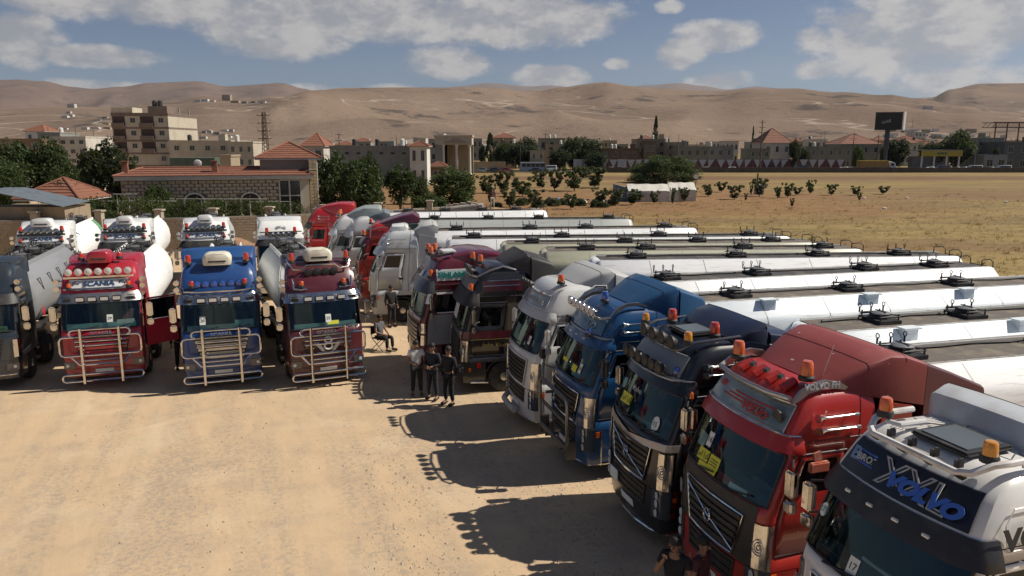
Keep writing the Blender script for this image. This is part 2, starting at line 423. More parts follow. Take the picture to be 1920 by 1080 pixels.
ridge('foothills', 'bare tan foothills rising behind the town', [(-2600,235),(-700,215),(-200,205),(0,207),(130,202),(230,204),(340,191),(400,184),(480,189),(540,183),(600,173),(660,168),(850,168),(930,172),(1000,179),(1050,173),(1130,167),(1230,170),(1330,177),(1400,169),(1480,171),(1560,178),(1640,186),(1700,193),(1780,203),(1860,214),(1940,226),(2300,240),(4500,250)],
      950, 2900, HM, .34, seed=1.7, na=520, nr=60)
ridge('eastern_hill', 'brown hill at the right end of the range', [(-3000,272),(1500,262),(1640,215),(1690,196),(1720,184),(1760,167),(1810,158),(1870,157),(1930,155),(2100,150),(2400,160),(4500,190)], 2600, 4600, HM, .18, az0=10, seed=4.1, na=260)
ridge('western_ridge', 'grey brown ridge beyond the left foothills', [(-4500,190),(-700,158),(-300,150),(0,152),(60,150),(110,155),(160,165),(200,168),(250,163),(300,156),(390,154),(440,162),(500,160),(540,157),(580,166),(640,180),(800,230)], 4200, 7200, HF, .18, az1=5, seed=7.9, na=300)
ridge('blue_mountains', 'distant blue mountains on the skyline', [(-3000,200),(600,185),(700,168),(770,164),(840,163),(920,156),(990,162),(1030,160),(1080,166),(1120,172),(1160,166),(1200,160),(1260,156),(1310,162),(1350,168),(1410,162),(1450,166),(1520,182),(1640,192),(1690,184),(1730,182),(1800,190),(4500,200)], 10000, 15000, HF, .08, seed=11.2, na=300)
# ------------------------------------------------------------------ vehicle materials
BLK = mat('black_plastic', (.018,.018,.019), .55, col2=(.045,.04,.034), scale=4)
RUB = mat('tyre_rubber', (.02,.02,.021), .85, col2=(.07,.058,.045), scale=5)
CHR = mat('chrome', (.66,.65,.63), .12, 1., col2=(.46,.43,.38), scale=6, rvar=.16)
ALU = mat('brushed_steel', (.55,.53,.50), .32, 1., col2=(.42,.38,.33), scale=5, rvar=.15)
DRK = mat('dark_interior', (.045,.045,.043), .8)
DASH = mat('dashboard_grey', (.17,.20,.20), .7)
SEAT = mat('seat_cloth', (.10,.10,.11), .9, col2=(.20,.08,.07), scale=1.5)
CHS = mat('chassis_steel', (.03,.029,.028), .6, col2=(.09,.07,.05), scale=4)
GLS = glassmat('windscreen_glass', (.72,.84,.80), .8, 1.7, (.80,1,.96))
DGL = glassmat('tinted_glass', (.02,.026,.026), .7)
LENS = mat('lamp_lens', (.62,.63,.62), .08, 0., 1., spec=.9)
DLENS = mat('dark_lens', (.05,.06,.07), .06, 0., 1.)
PAPER = mat('paper', (.72,.74,.70), .8); YEL = mat('yellow_paper', (.62,.60,.06), .8)
INK = mat('ink', (.02,.02,.022), .7); GREYINK = mat('grey_ink', (.34,.35,.36), .5)
PALEINK = mat('pale_letters', (.42,.44,.45), .5); REDINK = mat('red_letters', (.38,.03,.02), .5)
BLUEINK = mat('blue_letters', (.03,.11,.45), .5); TEALINK = mat('teal_letters', (.0,.16,.15), .5)
NAVYINK = mat('navy_letters', (.02,.05,.13), .5); GOLD = mat('gold_line', (.34,.25,.09), .4)
SIGNW = mat('sign_white', (.62,.64,.64), .35, col2=(.5,.48,.44), scale=3)
SIGNT = mat('sign_glass_pale', (.17,.22,.22), .15, 0., .8, col2=(.10,.14,.145), scale=2)
def lampmat(name, col):
    m, t, b, o = newmat(name)
    b.inputs['Base Color'].default_value = (*col, 1); b.inputs['Roughness'].default_value = .12
    b.inputs['Transmission Weight'].default_value = .25; b.inputs['Coat Weight'].default_value = 1
    return m
ORANGE = lampmat('orange_beacon', (.75,.13,.015)); AMBER = lampmat('amber_beacon', (.75,.30,.01)); REDL = lampmat('red_beacon', (.62,.045,.012))
BLUEL = lampmat('blue_lamp', (.03,.09,.40)); REDLENS = lampmat('red_lens', (.5,.02,.01))
WHT = paint('white_paint', (.72,.72,.70), amount=.28); CREAM = mat('cream_plastic', (.66,.62,.50), .5, col2=(.5,.45,.36), scale=3)

# ------------------------------------------------------------------ cab surface
class Cab:
    T = (0, .22, .44, .66, .84)
    def __init__(s, lv): s.lv = lv
    def par(s, z):
        L = s.lv
        if z <= L[0][0]: return L[0][1:]
        for a, c in zip(L, L[1:]):
            if z <= c[0]:
                k = (z-a[0])/(c[0]-a[0]); return tuple(p+(q-p)*k for p, q in zip(a[1:], c[1:]))
        return L[-1][1:]
    def half(s, z, b=None):
        w, f, b_, bu = s.par(z); b = b or b_
        pts = [(t*w, f+bu*t*t) for t in s.T]
        pts += [(.945*w, f+bu*.95+.02), (.988*w, f+bu+.11), (w, f+bu+.24)]
        y0 = f+bu+.24; y1 = b-.06
        pts += [(w, y0+(y1-y0)*k) for k in (.07,.5,.6,1)]
        pts.append((w-.06, b)); return pts
    def ring(s, z, b=None, dz=0):
        h = s.half(z, b)
        return [(-x, y, z+dz) for x, y in h[:0:-1]] + [(x, y, z+dz) for x, y in h]
    def surf(s, u, z):
        h = s.half(z); a = min(abs(u), 11.999); i = int(a); k = a-i
        x = h[i][0]+(h[i+1][0]-h[i][0])*k; y = h[i][1]+(h[i+1][1]-h[i][1])*k
        dx = h[i+1][0]-h[i][0]; dy = h[i+1][1]-h[i][1]; L = math.hypot(dx, dy) or 1
        sg = 1 if u >= 0 else -1
        if a < .5: nx_, ny_ = 0, -1
        else: nx_, ny_ = dy/L, -dx/L
        return Vector((x*sg, y, z)), Vector((nx_*sg, ny_, 0))
    def ux(s, x, z):
        w = s.par(z)[0]; t = abs(x)/w; T = s.T+(.945,.988)
        for i in range(len(T)-1):
            if t <= T[i+1]: return math.copysign(i+(t-T[i])/(T[i+1]-T[i]), x)
        return math.copysign(6, x)
    def uy(s, y, z, sg=1):
        h = s.half(z)
        for i in range(4, 12):
            if y <= h[i+1][1]: return sg*(i+max(0, (y-h[i][1])/(h[i+1][1]-h[i][1])))
        return sg*11.9
    def fy(s, x, z):
        return s.surf(s.ux(x, z), z)[0].y
    def slab(s, mb, grid, off, th):
        """grid: rows of (u, z); a plate of thickness th standing off the surface"""
        F = []; B = []
        for row in grid:
            fr = []; br = []
            for u, z in row:
                p, n = s.surf(u, z); fr.append(p+n*(off+th)); br.append(p+n*off)
            F.append(fr); B.append(br)
        nr, nc = len(F), len(F[0]); vs = [v for r in F for v in r]+[v for r in B for v in r]; o = nr*nc; fs = []
        for i in range(nr-1):
            for j in range(nc-1):
                a = i*nc+j; fs += [(a,a+1,a+nc+1,a+nc), (o+a,o+a+nc,o+a+nc+1,o+a+1)]
        for j in range(nc-1):
            fs += [(j, o+j, o+j+1, j+1), ((nr-1)*nc+j, (nr-1)*nc+j+1, o+(nr-1)*nc+j+1, o+(nr-1)*nc+j)]
        for i in range(nr-1):
            fs += [(i*nc, (i+1)*nc, o+(i+1)*nc, o+i*nc), (i*nc+nc-1, o+i*nc+nc-1, o+(i+1)*nc+nc-1, (i+1)*nc+nc-1)]
        mb.add(vs, fs); return mb
    def front(s, mb, x0, x1, z0, z1, off=.006, th=.015, nx_=8, nz_=3, top=None):
        """rectangle (or trapezoid: top=(x0,x1)) on the front"""
        grid = []
        for i in range(nz_+1):
            k = i/nz_; z = z0+(z1-z0)*k
            a, c = (x0, x1) if top is None else (x0+(top[0]-x0)*k, x1+(top[1]-x1)*k)
            grid.append([(s.ux(a+(c-a)*j/nx_, z), z) for j in range(nx_+1)])
        return s.slab(mb, grid, off, th)
    def side(s, mb, y0, y1, z0, z1, sg=1, off=.006, th=.012, ny_=4, nz_=3, skew=0.):
        grid = []
        for i in range(nz_+1):
            k = i/nz_; z = z0+(z1-z0)*k
            grid.append([(s.uy(y0+(y1-y0)*j/ny_+skew*k, z, sg), z) for j in range(ny_+1)])
        return s.slab(mb, grid, off, th)
    def edge(s, pts, off=.01):
        out = []
        for u, z in pts:
            p, n = s.surf(u, z); out.append(p+n*off)
        return out
def fpts(c, pl, off=.02):
    return c.edge([(c.ux(x, z), z) for x, z in pl], off)

VOLVO = [(.36,1.13,.06,.85,.12),(.62,1.17,.0,.85,.13),(.95,1.18,.0,2.15,.14),(1.15,1.18,.0,2.15,.14),(1.62,1.18,.02,2.15,.15),(1.78,1.18,.06,2.15,.16),(2.0,1.175,.13,2.15,.16),
         (2.58,1.15,.33,2.15,.17),(2.70,1.145,.37,2.15,.17),(2.95,1.135,.42,2.15,.16),(3.08,1.12,.47,2.15,.15),(3.40,1.06,.66,2.14,.14),(3.56,1.01,.80,2.12,.13),(3.66,.93,.95,2.08,.12),(3.70,.84,1.08,2.02,.11)]
SCANIA = [(.36,1.13,.05,.85,.08),(.62,1.17,.0,.85,.09),(.95,1.18,.0,2.15,.09),(1.15,1.18,.01,2.15,.09),(1.66,1.18,.03,2.15,.10),(1.86,1.18,.06,2.15,.11),(2.0,1.175,.10,2.15,.11),
          (2.56,1.16,.24,2.15,.12),(2.72,1.155,.28,2.15,.12),(2.98,1.14,.33,2.15,.12),(3.12,1.13,.37,2.15,.12),(3.45,1.10,.56,2.15,.11),(3.66,1.05,.72,2.13,.11),(3.80,.97,.90,2.10,.10),(3.86,.87,1.05,2.04,.10)]

def wheel(root, x, y, sg, r=.5, wdt=.3, rimm=ALU):
    a = MB(); a.lathe((x, y, r), [(r*.6,-wdt/2),(r*.94,-wdt/2),(r,-wdt*.36),(r,wdt*.36),(r*.94,wdt/2),(r*.6,wdt/2)], 'x', 20)
    w = a.build('wheel', RUB, root); w.scale = (1, 1, 1/root.scale[2])
    b = MB(); b.lathe((x, y, r), [(r*.6,sg*wdt*.45),(r*.52,sg*wdt*.3),(r*.3,sg*wdt*.25),(r*.26,sg*wdt*.5),(r*.1,sg*wdt*.55)], 'x', 14)
    b.build('rim', rimm, w)
def beacon(root, x, y, z, m=ORANGE, r=.075, h=.2):
    a = MB(); a.lathe((x,y,z), [(r*1.2,-.06),(r*1.25,.0),(r*1.05,.035)], 'z', 12); o = a.build('beacon', BLK, root)
    b = MB(); b.lathe((x,y,z+.03), [(r,0),(r*.98,h*.4),(r*.88,h*.85),(r*.72,h*.97),(r*.2,h)], 'z', 14); b.build('beacon_dome', m, o)
def spot(root, x, y, z, r=.095, cover=None, tilt=0.):
    a = MB(); a.lathe((x,y+.12,z), [(r*.35,0.02),(r*.8,-.05),(r*1.02,-.1),(r*1.04,-.125),(r*.9,-.125)], 'y', 14)
    a.cyl((x,y+.05,z-r*.9), (x,y+.05,z-r-.07), .012, n=5)
    o = a.build('spotlight', CHR if cover is None else BLK, root)
    b = MB(); b.lathe((x,y,z), [(r*.93,0.005),(r*.9,-.012),(r*.5,-.028),(r*.1,-.032)], 'y', 14); b.build('lens', cover or LENS, o)
def horn(root, x, y, z, L=.75):
    a = MB(); a.lathe((x,y,z), [(.075,0),(.07,.012),(.035,.07),(.02,.16),(.017,L*.9),(.03,L*.92),(.034,L),(.01,L+.01)], 'y', 12)
    a.cyl((x-.02,y+.25,z),(x-.12,y+.25,z-.01),.012,n=5); a.cyl((x-.02,y+L*.85,z),(x-.12,y+L*.85,z-.01),.012,n=5)
    a.build('air_horn', CHR, root)
def mirrors(root, c, m, sg=1, y=.42, z=2.3, out=.2):
    x = sg*(1.18+out)
    for zz in (z+.32, z-.22):
        a = MB(); a.tube([(sg*1.14, y+.25, zz+.06), (sg*1.24, y+.12, zz+.05), (x, y+.02, zz)], .018, 6)
        o = a.build('mirror_arm', BLK, root)
    for zz, hh in ((z+.05,.26),(z-.36,.12)):
        k = MB(); k.box((x, y, zz), (.19,.12,hh*1.8)); h = k.build('mirror', m, root, bevel=.035)
        q = MB(); q.box((x, y+.068, zz), (.15,.006,hh*1.5)); q.build('mirror_glass', DLENS, h)
def vtext(c, s, x, z, size, m, root, name='lettering', off=.02, **k):
    y = c.fy(x, z)-off; p1 = c.fy(x, z+.1); p0 = c.fy(x, z-.1)
    lean = math.atan2(p1-p0, .2)
    return text(s, size, m, root, (x, y, z), (math.pi/2-lean, 0, 0), name, **k)

def cab_shell(root, c, pm, zr, gls=GLS, dgl=DGL, door_open=False):
    """zr: door bottom, windscreen bottom, side window bottom, side window top, windscreen top"""
    zd, zwb, zsb, zst, zwt = zr
    L = [l[0] for l in c.lv]; Lc = [z for z in L if z >= .95]
    rings = [c.ring(z) for z in Lc]; n = 25
    shell = MB(); shell.v = [p for r in rings for p in r]; ws = MB(); ws.v = list(shell.v)
    doors = {1: MB(), -1: MB()}; wins = {1: MB(), -1: MB()}
    for d in (*doors.values(), *wins.values()): d.v = list(shell.v)
    for i in range(len(Lc)-1):
        z0 = Lc[i]
        for j in range(n):
            f = (i*n+j, i*n+(j+1) % n, (i+1)*n+(j+1) % n, (i+1)*n+j)
            u = j-12; iu = u if u >= 0 else -u-1   # segment iu..iu+1
            sg = 1 if u >= 0 else -1
            if j == 24: shell.f.append(f); continue
            if iu < 5 and zwb <= z0 < zwt: ws.f.append(f)
            elif iu == 8 and zsb <= z0 < zst: wins[sg].f.append(f)
            elif 7 <= iu <= 9 and zd <= z0 < zwt: doors[sg].f.append(f)
            else: shell.f.append(f)
    k = (len(Lc)-1)*n; shell.f.append(tuple(range(k, k+n)))
    shell.f.append(tuple(range(n-1, -1, -1)))
    def clean(mb):
        us = sorted({i for f in mb.f for i in f}); mp = {a: i for i, a in enumerate(us)}
        mb.v = [mb.v[i] for i in us]; mb.f = [tuple(mp[i] for i in f) for f in mb.f]; return mb
    def solid(o, th, dark=True):
        md = o.modifiers.new('thickness', 'SOLIDIFY'); md.thickness = th; md.offset = -1
        if dark: o.data.materials.append(DRK); md.material_offset = 1
        return o
    def build_keep(mb, name, m, sm=32):
        clean(mb); me = bpy.data.meshes.new(name); me.from_pydata(mb.v, [], mb.f); me.validate()
        bm = bmesh.new(); bm.from_mesh(me); bmesh.ops.recalc_face_normals(bm, faces=bm.faces)
        ctr = Vector((0, 1.1, 2)); s_ = sum((f.calc_center_median()-ctr).dot(f.normal)*f.calc_area() for f in bm.faces)
        if s_ < 0: bmesh.ops.reverse_faces(bm, faces=bm.faces)
        bm.to_mesh(me); bm.free(); me.shade_smooth(); me.set_sharp_from_angle(angle=R(sm)); me.materials.append(m)
        return link(name, me, root)
    body = solid(build_keep(shell, 'cab', pm), .035)
    wo = build_keep(ws, 'windscreen', gls)
    ed = [(-5,zwb+.01),(-5,zwt-.01)] + [(u, zwt-.01) for u in range(-4,6)] + [(5,zwb+.01)] + [(u, zwb+.01) for u in range(4,-5,-1)]
    r = MB(); r.tube(c.edge(ed, .004), .022, 5, True); r.build('rubber_seal', BLK, wo)
    for x0, x1 in ((-.62,-.05),(.28,.85)):
        wp = MB(); wp.tube(fpts(c, [(x0, zwb+.0), (x0+(x1-x0)*.5, zwb+.06), (x1, zwb+.12)], .045), .016, 5)
        wp.build('wiper', BLK, root)
    for sg in (1,-1):
        if door_open and sg == 1: continue
        d = solid(build_keep(doors[sg], 'door', pm), .045)
        w_ = build_keep(wins[sg], 'door_window', dgl); w_.parent = d
        q = MB()
        loop = [(7, zd+.005)] + [(7, z) for z in L if zd < z < zwt] + [(7, zwt), (10, zwt)] + [(10, z) for z in L[::-1] if zd < z < zwt] + [(10, zd+.005)]
        q.tube(c.edge([(sg*u, z) for u, z in loop], .001), .011, 4, True)
        q.build('door_seam', BLK, d)
        h = MB(); c.side(h, 1.28, 1.46, 1.5, 1.56, sg, .008, .03, 2, 1); h.build('door_handle', BLK, d)
    zs_ = zwt+.2
    for sg in (1,-1):
        q = MB(); q.tube(c.edge([(sg*u, zs_) for u in (6.2,6.6,7,8,9,10,11)], .0), .008, 4); q.build('panel_seam', BLK, root)
        q = MB(); q.tube(c.edge([(sg*10.4, z) for z in [zd-.1]+[z for z in L if z > zd]], .0), .008, 4); q.build('panel_seam', BLK, root)
    q = MB(); zt2 = L[-1]; w2, f2, b2_, u2 = c.par(zt2); q.tube([(x, f2+.38+.1*(x/w2)**2, zt2+.001) for x in [w2*(i/6-1)*.98 for i in range(13)]], .007, 4); q.build('panel_seam', BLK, root)
    # inside the cab
    a = MB(); a.b2(-1.08,1.08,.22,2.05,1.0,1.06); a.b2(-1.08,1.08,.28,.72,1.06,1.62); a.build('cab_floor', DRK, root)
    a = MB(); a.b2(-1.05,1.05,.30,.62,1.64,1.80); a.b2(.2,.9,.6,.72,1.62,1.86); a.build('dashboard', DASH, root, bevel=.03)
    for x in (-.55,.55):
        a = MB(); a.box((x,1.35,1.42),(.5,.5,.16)); a.box((x,1.64,1.82),(.48,.15,.75)); a.box((x,1.68,2.28),(.26,.1,.2)); a.build('seat', SEAT, root, bevel=.04)
    a = MB(); ctr = Vector((.55,.92,1.72))
    a.tube([ctr+Vector((math.cos(q)*.22, math.sin(q)*.12, math.sin(q)*.18)) for q in [i*math.pi/7 for i in range(14)]], .018, 5, True)
    a.cyl(ctr, (.55,.7,1.5), .03); a.build('steering_wheel', BLK, root)
    return body

def chassis(root, L, axles, tank=True):
    a = MB(); a.b2(-.42,-.33,.5,L,.72,.98); a.b2(.33,.42,.5,L,.72,.98)
    for i in range(int(L)): a.b2(-.33,.33,.9+i,1.0+i,.78,.92)
    a.build('chassis_frame', CHS, root)
    for y in axles:
        for sg in (1,-1): wheel(root, sg*(.98 if y < 2.2 else .92), y, sg, wdt=.3 if y < 2.2 else .5)
    for sg in (1,-1):
        a = MB()  # front mudguard
        ang = [R(q) for q in range(20,166,20)]
        a.loft([[(sg*x, 1.42+math.cos(q)*rr, .5+math.sin(q)*rr) for x, rr in ((.8,.58),(1.16,.58),(1.16,.62),(.8,.62))] for q in ang])
        a.build('mudguard', BLK, root)
    if tank:
        for sg in (1,-1):
            a = MB(); a.prism([(sg*.85+p_, 2.4, .78+q_) for p_, q_ in rrect(.3,.3,.12)], (0,.95,0))
            a.build('fuel_tank', ALU, root)

def bumper(root, c, pm, style):
    a = MB(); L = [z for z in (.36,.44,.62,.80,.94)]
    a.loft([c.ring(z, b=.86) for z in L]); b = a.build('bumper', pm, root)
    for sg in (1,-1):
        h = MB()
        if style == 'volvo':
            g_ = [[(sg*u, z) for u in (3.6,4,4.5,5,5.6,6,6.5)] for z in (.60,.72,.86,.98)]
        else:
            g_ = [[(sg*u, z) for u in (3.2,3.6,4,4.5,5,5.6)] for z in (.64,.75,.86)]
        c.slab(h, g_, .006, .02); ho = h.build('headlight', DLENS, root)
        q = MB()
        for dz in ((.07,.2,.31) if style == 'volvo' else (.11,)):
            p, n = c.surf(sg*4.3, g_[0][0][1]+dz); q.lathe(p+n*.03, [(.055,0),(.05,-.012),(.01,-.014)], 'y', 10)
        q.build('headlight_bulb', LENS, ho)
        k = MB(); c.slab(k, [[(sg*u, z) for u in (6.7,7,7.4)] for z in ((.84,.93) if style == 'volvo' else (.7,.8))], .008, .02); k.build('indicator', ORANGE, ho)
    a = MB(); c.front(a, -.26,.26,.5,.61,.012,.01,4,1); pl = a.build('number_plate', PAPER, root)
    return b

def volvo_grille(root, c, pm, frame=CHR, black_front=None, badge=True, slat=BLK):
    a = MB(); c.front(a, -.60,.60,1.02,1.56,.006,.012,10,4,top=(-.80,.80)); gr_ = a.build('grille', BLK, root)
    for i in range(6):
        k = (i+.5)/6; z = 1.03+.52*k; w = .58+.2*k; s_ = MB(); c.front(s_, -w, w, z, z+.045, .02, .03, 10, 1); s_.build('grille_slat', slat, gr_)
    r = MB(); r.tube(fpts(c, [(-.8,1.57),(-.4,1.575),(0,1.575),(.4,1.575),(.8,1.57),(.72,1.3),(.61,1.01),(.3,1.0),(0,1.0),(-.3,1.0),(-.61,1.01),(-.72,1.3)], .03), .02, 6, True)
    r.build('grille_frame', frame, gr_)
    if badge:
        d = MB(); d.tube(fpts(c, [(-.70,1.5),(0,1.29),(.66,1.08)], .062), .014, 5)
        ctr = Vector((0, c.fy(0,1.29)-.075, 1.29)); d.tube([ctr+Vector((math.cos(q)*.085,0,math.sin(q)*.085)) for q in [i*math.pi/8 for i in range(16)]], .016, 5, True)
        d.tube([ctr+Vector((.06,0,.06)), ctr+Vector((.12,0,.12))], .013, 5); d.build('front_badge', CHR, gr_)
    a = MB(); c.front(a, -.62,.62,.66,.94,.005,.012,10,2,top=(-.68,.68)); lg = a.build('lower_grille', BLK, root)
    for i in range(3):
        s_ = MB(); c.front(s_, -.6,.6,.69+i*.085,.72+i*.085,.018,.02,10,1); s_.build('grille_slat', slat, lg)
def corner_plates(root, c, m=CHR, z0=1.0, z1=1.56, emblem=True):
    for sg in (1,-1):
        a = MB(); c.slab(a, [[(sg*u, z) for u in (4.25,4.6,5,5.5,6,6.4)] for z in (z0,(z0+z1)/2,z1)], .02, .02)
        o = a.build('corner_deflector', m, root)
        if emblem:
            p, n = c.surf(sg*4.95, (z0+z1)/2); p += n*.048; t_ = Vector((-n.y, n.x, 0)); e = MB()
            for rr in (.065,.1,.03):
                e.tube([p+t_*math.cos(q)*rr+Vector((0,0,math.sin(q)*rr)) for q in [i*math.pi/8 for i in range(16)]], .006, 4, True)
            e.build('emblem', GREYINK, o)
def sun_visor(root, c, m, z0=2.62, z1=2.96, out=.27, um=6, trim=None, lamps=0):
    a = MB(); us = [-um, -5.5,-5,-4,-3,-2,-1,0,1,2,3,4,5,5.5, um]
    F = []
    for q in (0,.5,1):
        z = z1+(z0-z1)*q; ofs = .015+out*(q**.8); F.append([(c.surf(u, z1-.05)[0]+c.surf(u, z1-.05)[1]*ofs*(1-.35*(abs(u)/um)**4)).xy.to_3d()+Vector((0,0,z)) for u in us])
    n = len(us); vs = []
    for r in F: vs += r
    for r in F: vs += [p+Vector((0,.03,-.012)) for p in r]
    o = 3*n; fs = []
    for i in range(2):
        for j in range(n-1): fs += [(i*n+j,i*n+j+1,(i+1)*n+j+1,(i+1)*n+j), (o+i*n+j,o+(i+1)*n+j,o+(i+1)*n+j+1,o+i*n+j+1)]
    for j in range(n-1): fs += [(j,o+j,o+j+1,j+1),(2*n+j,2*n+j+1,o+2*n+j+1,o+2*n+j)]
    for i in range(2): fs += [(i*n,(i+1)*n,o+(i+1)*n,o+i*n),(i*n+n-1,o+i*n+n-1,o+(i+1)*n+n-1,(i+1)*n+n-1)]
    a.add(vs, fs); v = a.build('sun_visor', m, root, smooth=50)
    if trim:
        r = MB(); r.tube([p+Vector((0,-.01,.01)) for p in F[0]], .022, 6); r.build('visor_trim', trim, v)
    for i in range(lamps):
        u = (i-(lamps-1)/2)*1.6; p = (F[1][0]*0)+c.surf(u, z1-.05)[0]; pz = (z0+z1)/2; k = MB(); k.box((p.x, p.y-out*.62, pz), (.1,.05,.045)); k.build('marker_lamp', LENS, v, bevel=.01)
    return v
def light_box(root, c, m, z0=3.02, z1=3.42, hw=.92, trim=None, hwt=.84):
    a = MB(); c.front(a, -hw, hw, z0, z1, .01, .03, 12, 4, top=(-hwt, hwt)); o = a.build('roof_sign', m, root)
    if trim:
        r = MB(); n = 8
        pl = [(-hw+2*hw*i/n, z0) for i in range(n+1)]+[(-hwt+2*hwt*(n-i)/n, z1) for i in range(n+1)]
        r.tube(fpts(c, pl, .04), .016, 5, True); r.build('sign_frame', trim, o)
    return o
def deflector(root, m, secs, name='air_deflector'):
    """secs: (y, half width, base z, top z)"""
    a = MB(); rings = []
    for y, w, zb, zt in secs:
        h = zt-zb; rings.append([(-w,y,zb),(-w,y,zt-.11),(-w*.985,y,zt-.045),(-w*.93,y,zt-.008),(-w*.5,y,zt+.012),(0,y,zt+.018),(w*.5,y,zt+.012),(w*.93,y,zt-.008),(w*.985,y,zt-.045),(w,y,zt-.11),(w,y,zb)])
    a.loft(rings); o_ = a.build(name, m, root, smooth=40)
    for rg_ in rings[2:-1:2]:
        q = MB(); q.tube(rg_[1:-1], .006, 4); q.build('panel_seam', BLK, o_)
    return o_
def side_fairing(root, m, y0=2.17, y1=2.95, z0=1.2, zt0=3.62, zt1=3.4):
    for sg in (1,-1):
        a = MB(); a.prism([(sg*1.16,y0,z0),(sg*1.16,y1,z0+.1),(sg*1.15,y1,zt1),(sg*1.12,y0,zt0)], (-sg*.04,0,0)); a.build('side_fairing', m, root, bevel=.015)
def roof_bar(root, pts, m, r=.035):
    a = MB(); a.tube(pts, r, 8); return a.build('roof_bar', m, root)
def hatch(root, x, y, z, w=.62, d=.62, tilt=0.02):
    a = MB(); rot = Matrix.Rotation(tilt, 3, 'X')
    a.box((x,y,z),(w+.18,d+.18,.07), rot); o = a.build('roof_hatch', BLK, root, bevel=.03)
    b = MB(); b.box((x,y,z+.042),(w,d,.02), rot); b.build('hatch_glass', mat('smoked_panel', (.10,.115,.12), .3), o, bevel=.008)
def paperc(root, c, x, z, w, h, s='', m=PAPER, im=INK, size=None, rnd=False, name='notice'):
    a = MB(); y = c.fy(x, z)-.012; lean = math.atan2(c.fy(x, z+.1)-c.fy(x, z-.1), .2); rot = Matrix.Rotation(-lean, 3, 'X')
    if rnd: a.prism([rot @ Vector((w/2*math.cos(q),0,h/2*math.sin(q)))+Vector((x,y,z)) for q in [i*math.pi/8 for i in range(16)]], (0,.006,0))
    else: a.box((x,y,z),(w,.005,h), rot)
    o = a.build(name, m, root)
    if s: text(s, size or h*.5, im, o, (x, y-.008, z), (math.pi/2-lean,0,0), 'number' if s.isdigit() else 'lettering', ext=.001)
    return o
ARAB1 = '\ufee5\ufe8d\ufeae\ufef3\ufe8d \ufe8d\ufeae\ufedc\ufeb7'

def bull_bar(root, m, kind='scania', y=-.2):
    a = MB(); W_ = 1.14
    def loop(x, z0, z1, yy, r=.036, ch=.12):
        a.tube([(-x+ch,yy,z0),(x-ch,yy,z0),(x-ch*.3,yy,z0+ch*.3),(x,yy,z0+ch),(x,yy,z1-ch),(x-ch*.3,yy,z1-ch*.3),(x-ch,yy,z1),(-x+ch,yy,z1),(-x+ch*.3,yy,z1-ch*.3),(-x,yy,z1-ch),(-x,yy,z0+ch),(-x+ch*.3,yy,z0+ch*.3)], r, 8, True)
    if kind == 'scania':
        loop(W_, 1.12, 1.72, y); loop(.86, 1.72, 1.94, y); loop(W_, .3, .52, y, ch=.09)
        for z in (1.42,1.56): a.tube([(-.72,y+.03,z),(.72,y+.03,z)], .026, 6)
        for sg in (1,-1): a.tube([(sg*.85,y,1.10),(sg*.62,y,.82),(sg*.5,y,.82)], .034, 6)
        a.tube([(-.6,y,.82),(.6,y,.82)], .034, 6); a.tube([(-.6,y,.95),(.6,y,.95)], .026, 6)
        for sg in (1,-1): a.tube([(sg*.54,y-.04,.22),(sg*.54,y-.04,1.98)], .045, 8)
    else:
        loop(.93, .62, 1.5, y, .045); a.tube([(-.9,y,1.06),(.9,y,1.06)], .04, 6)
        for sg in (1,-1): a.b2(sg*.9-.05, sg*.9+.05, y-.02, y+.22, .45, .75)
    for sg in (1,-1):
        for z in (.5,1.3): a.cyl((sg*.5,y-.01,z), (sg*.5,.12,z), .03)
    return a.build('bull_bar', m, root)
# ------------------------------------------------------------------ the fleet
def base_truck(name, label, cat, loc, rz, lv, pm, bpm=None, group=None, gls=GLS, mirror=CHR, door_open=False, rear=(3.2,4.5), L=5.4, tank=True, zs=1.0):
    root = thing(name, label, cat, loc, rz, group); root.scale = (1, 1, zs); c = Cab(lv); style = 'volvo' if lv is VOLVO else 'scania'
    zr = (1.15,1.78,2.0,2.58,2.70) if style == 'volvo' else (1.15,1.86,2.0,2.56,2.72)
    cab_shell(root, c, pm, zr, gls, door_open=door_open); bumper(root, c, bpm or pm, style); chassis(root, L, (1.42,*rear), tank)
    mirrors(root, c, mirror, 1); mirrors(root, c, mirror, -1)
    a = MB()
    for sg in (1,-1):
        for z in (.5,.82): a.b2(sg*1.12-.1, sg*1.12+.05, 1.98, 2.2, z-.02, z+.02)
    a.build('step', ALU, root)
    return root, c
def locate(px, py, z, lx, ly, yaw):
    """front centre of a vehicle whose local point (lx, ly, z) is seen at a pixel"""
    p = gnd(px, py, z); a = R(yaw); rx = Vector((math.cos(a), -math.sin(a), 0)); ry = Vector((math.sin(a), math.cos(a), 0))
    o = p-rx*lx-ry*ly; o.z = 0; return o, -a, ry
TRACT = 'tractor units parked side by side in the right row'
def tractor(label, spot_, yaw, lv, pm, **k):
    o, rz, ry = locate(*spot_, yaw); r, c = base_truck('tractor_unit', label, 'truck', o, rz, lv, pm, group=TRACT, **k)
    return r, c, o, rz
CB = (1.14, .28)    # near front corner of the bumper
SPOTS = {}
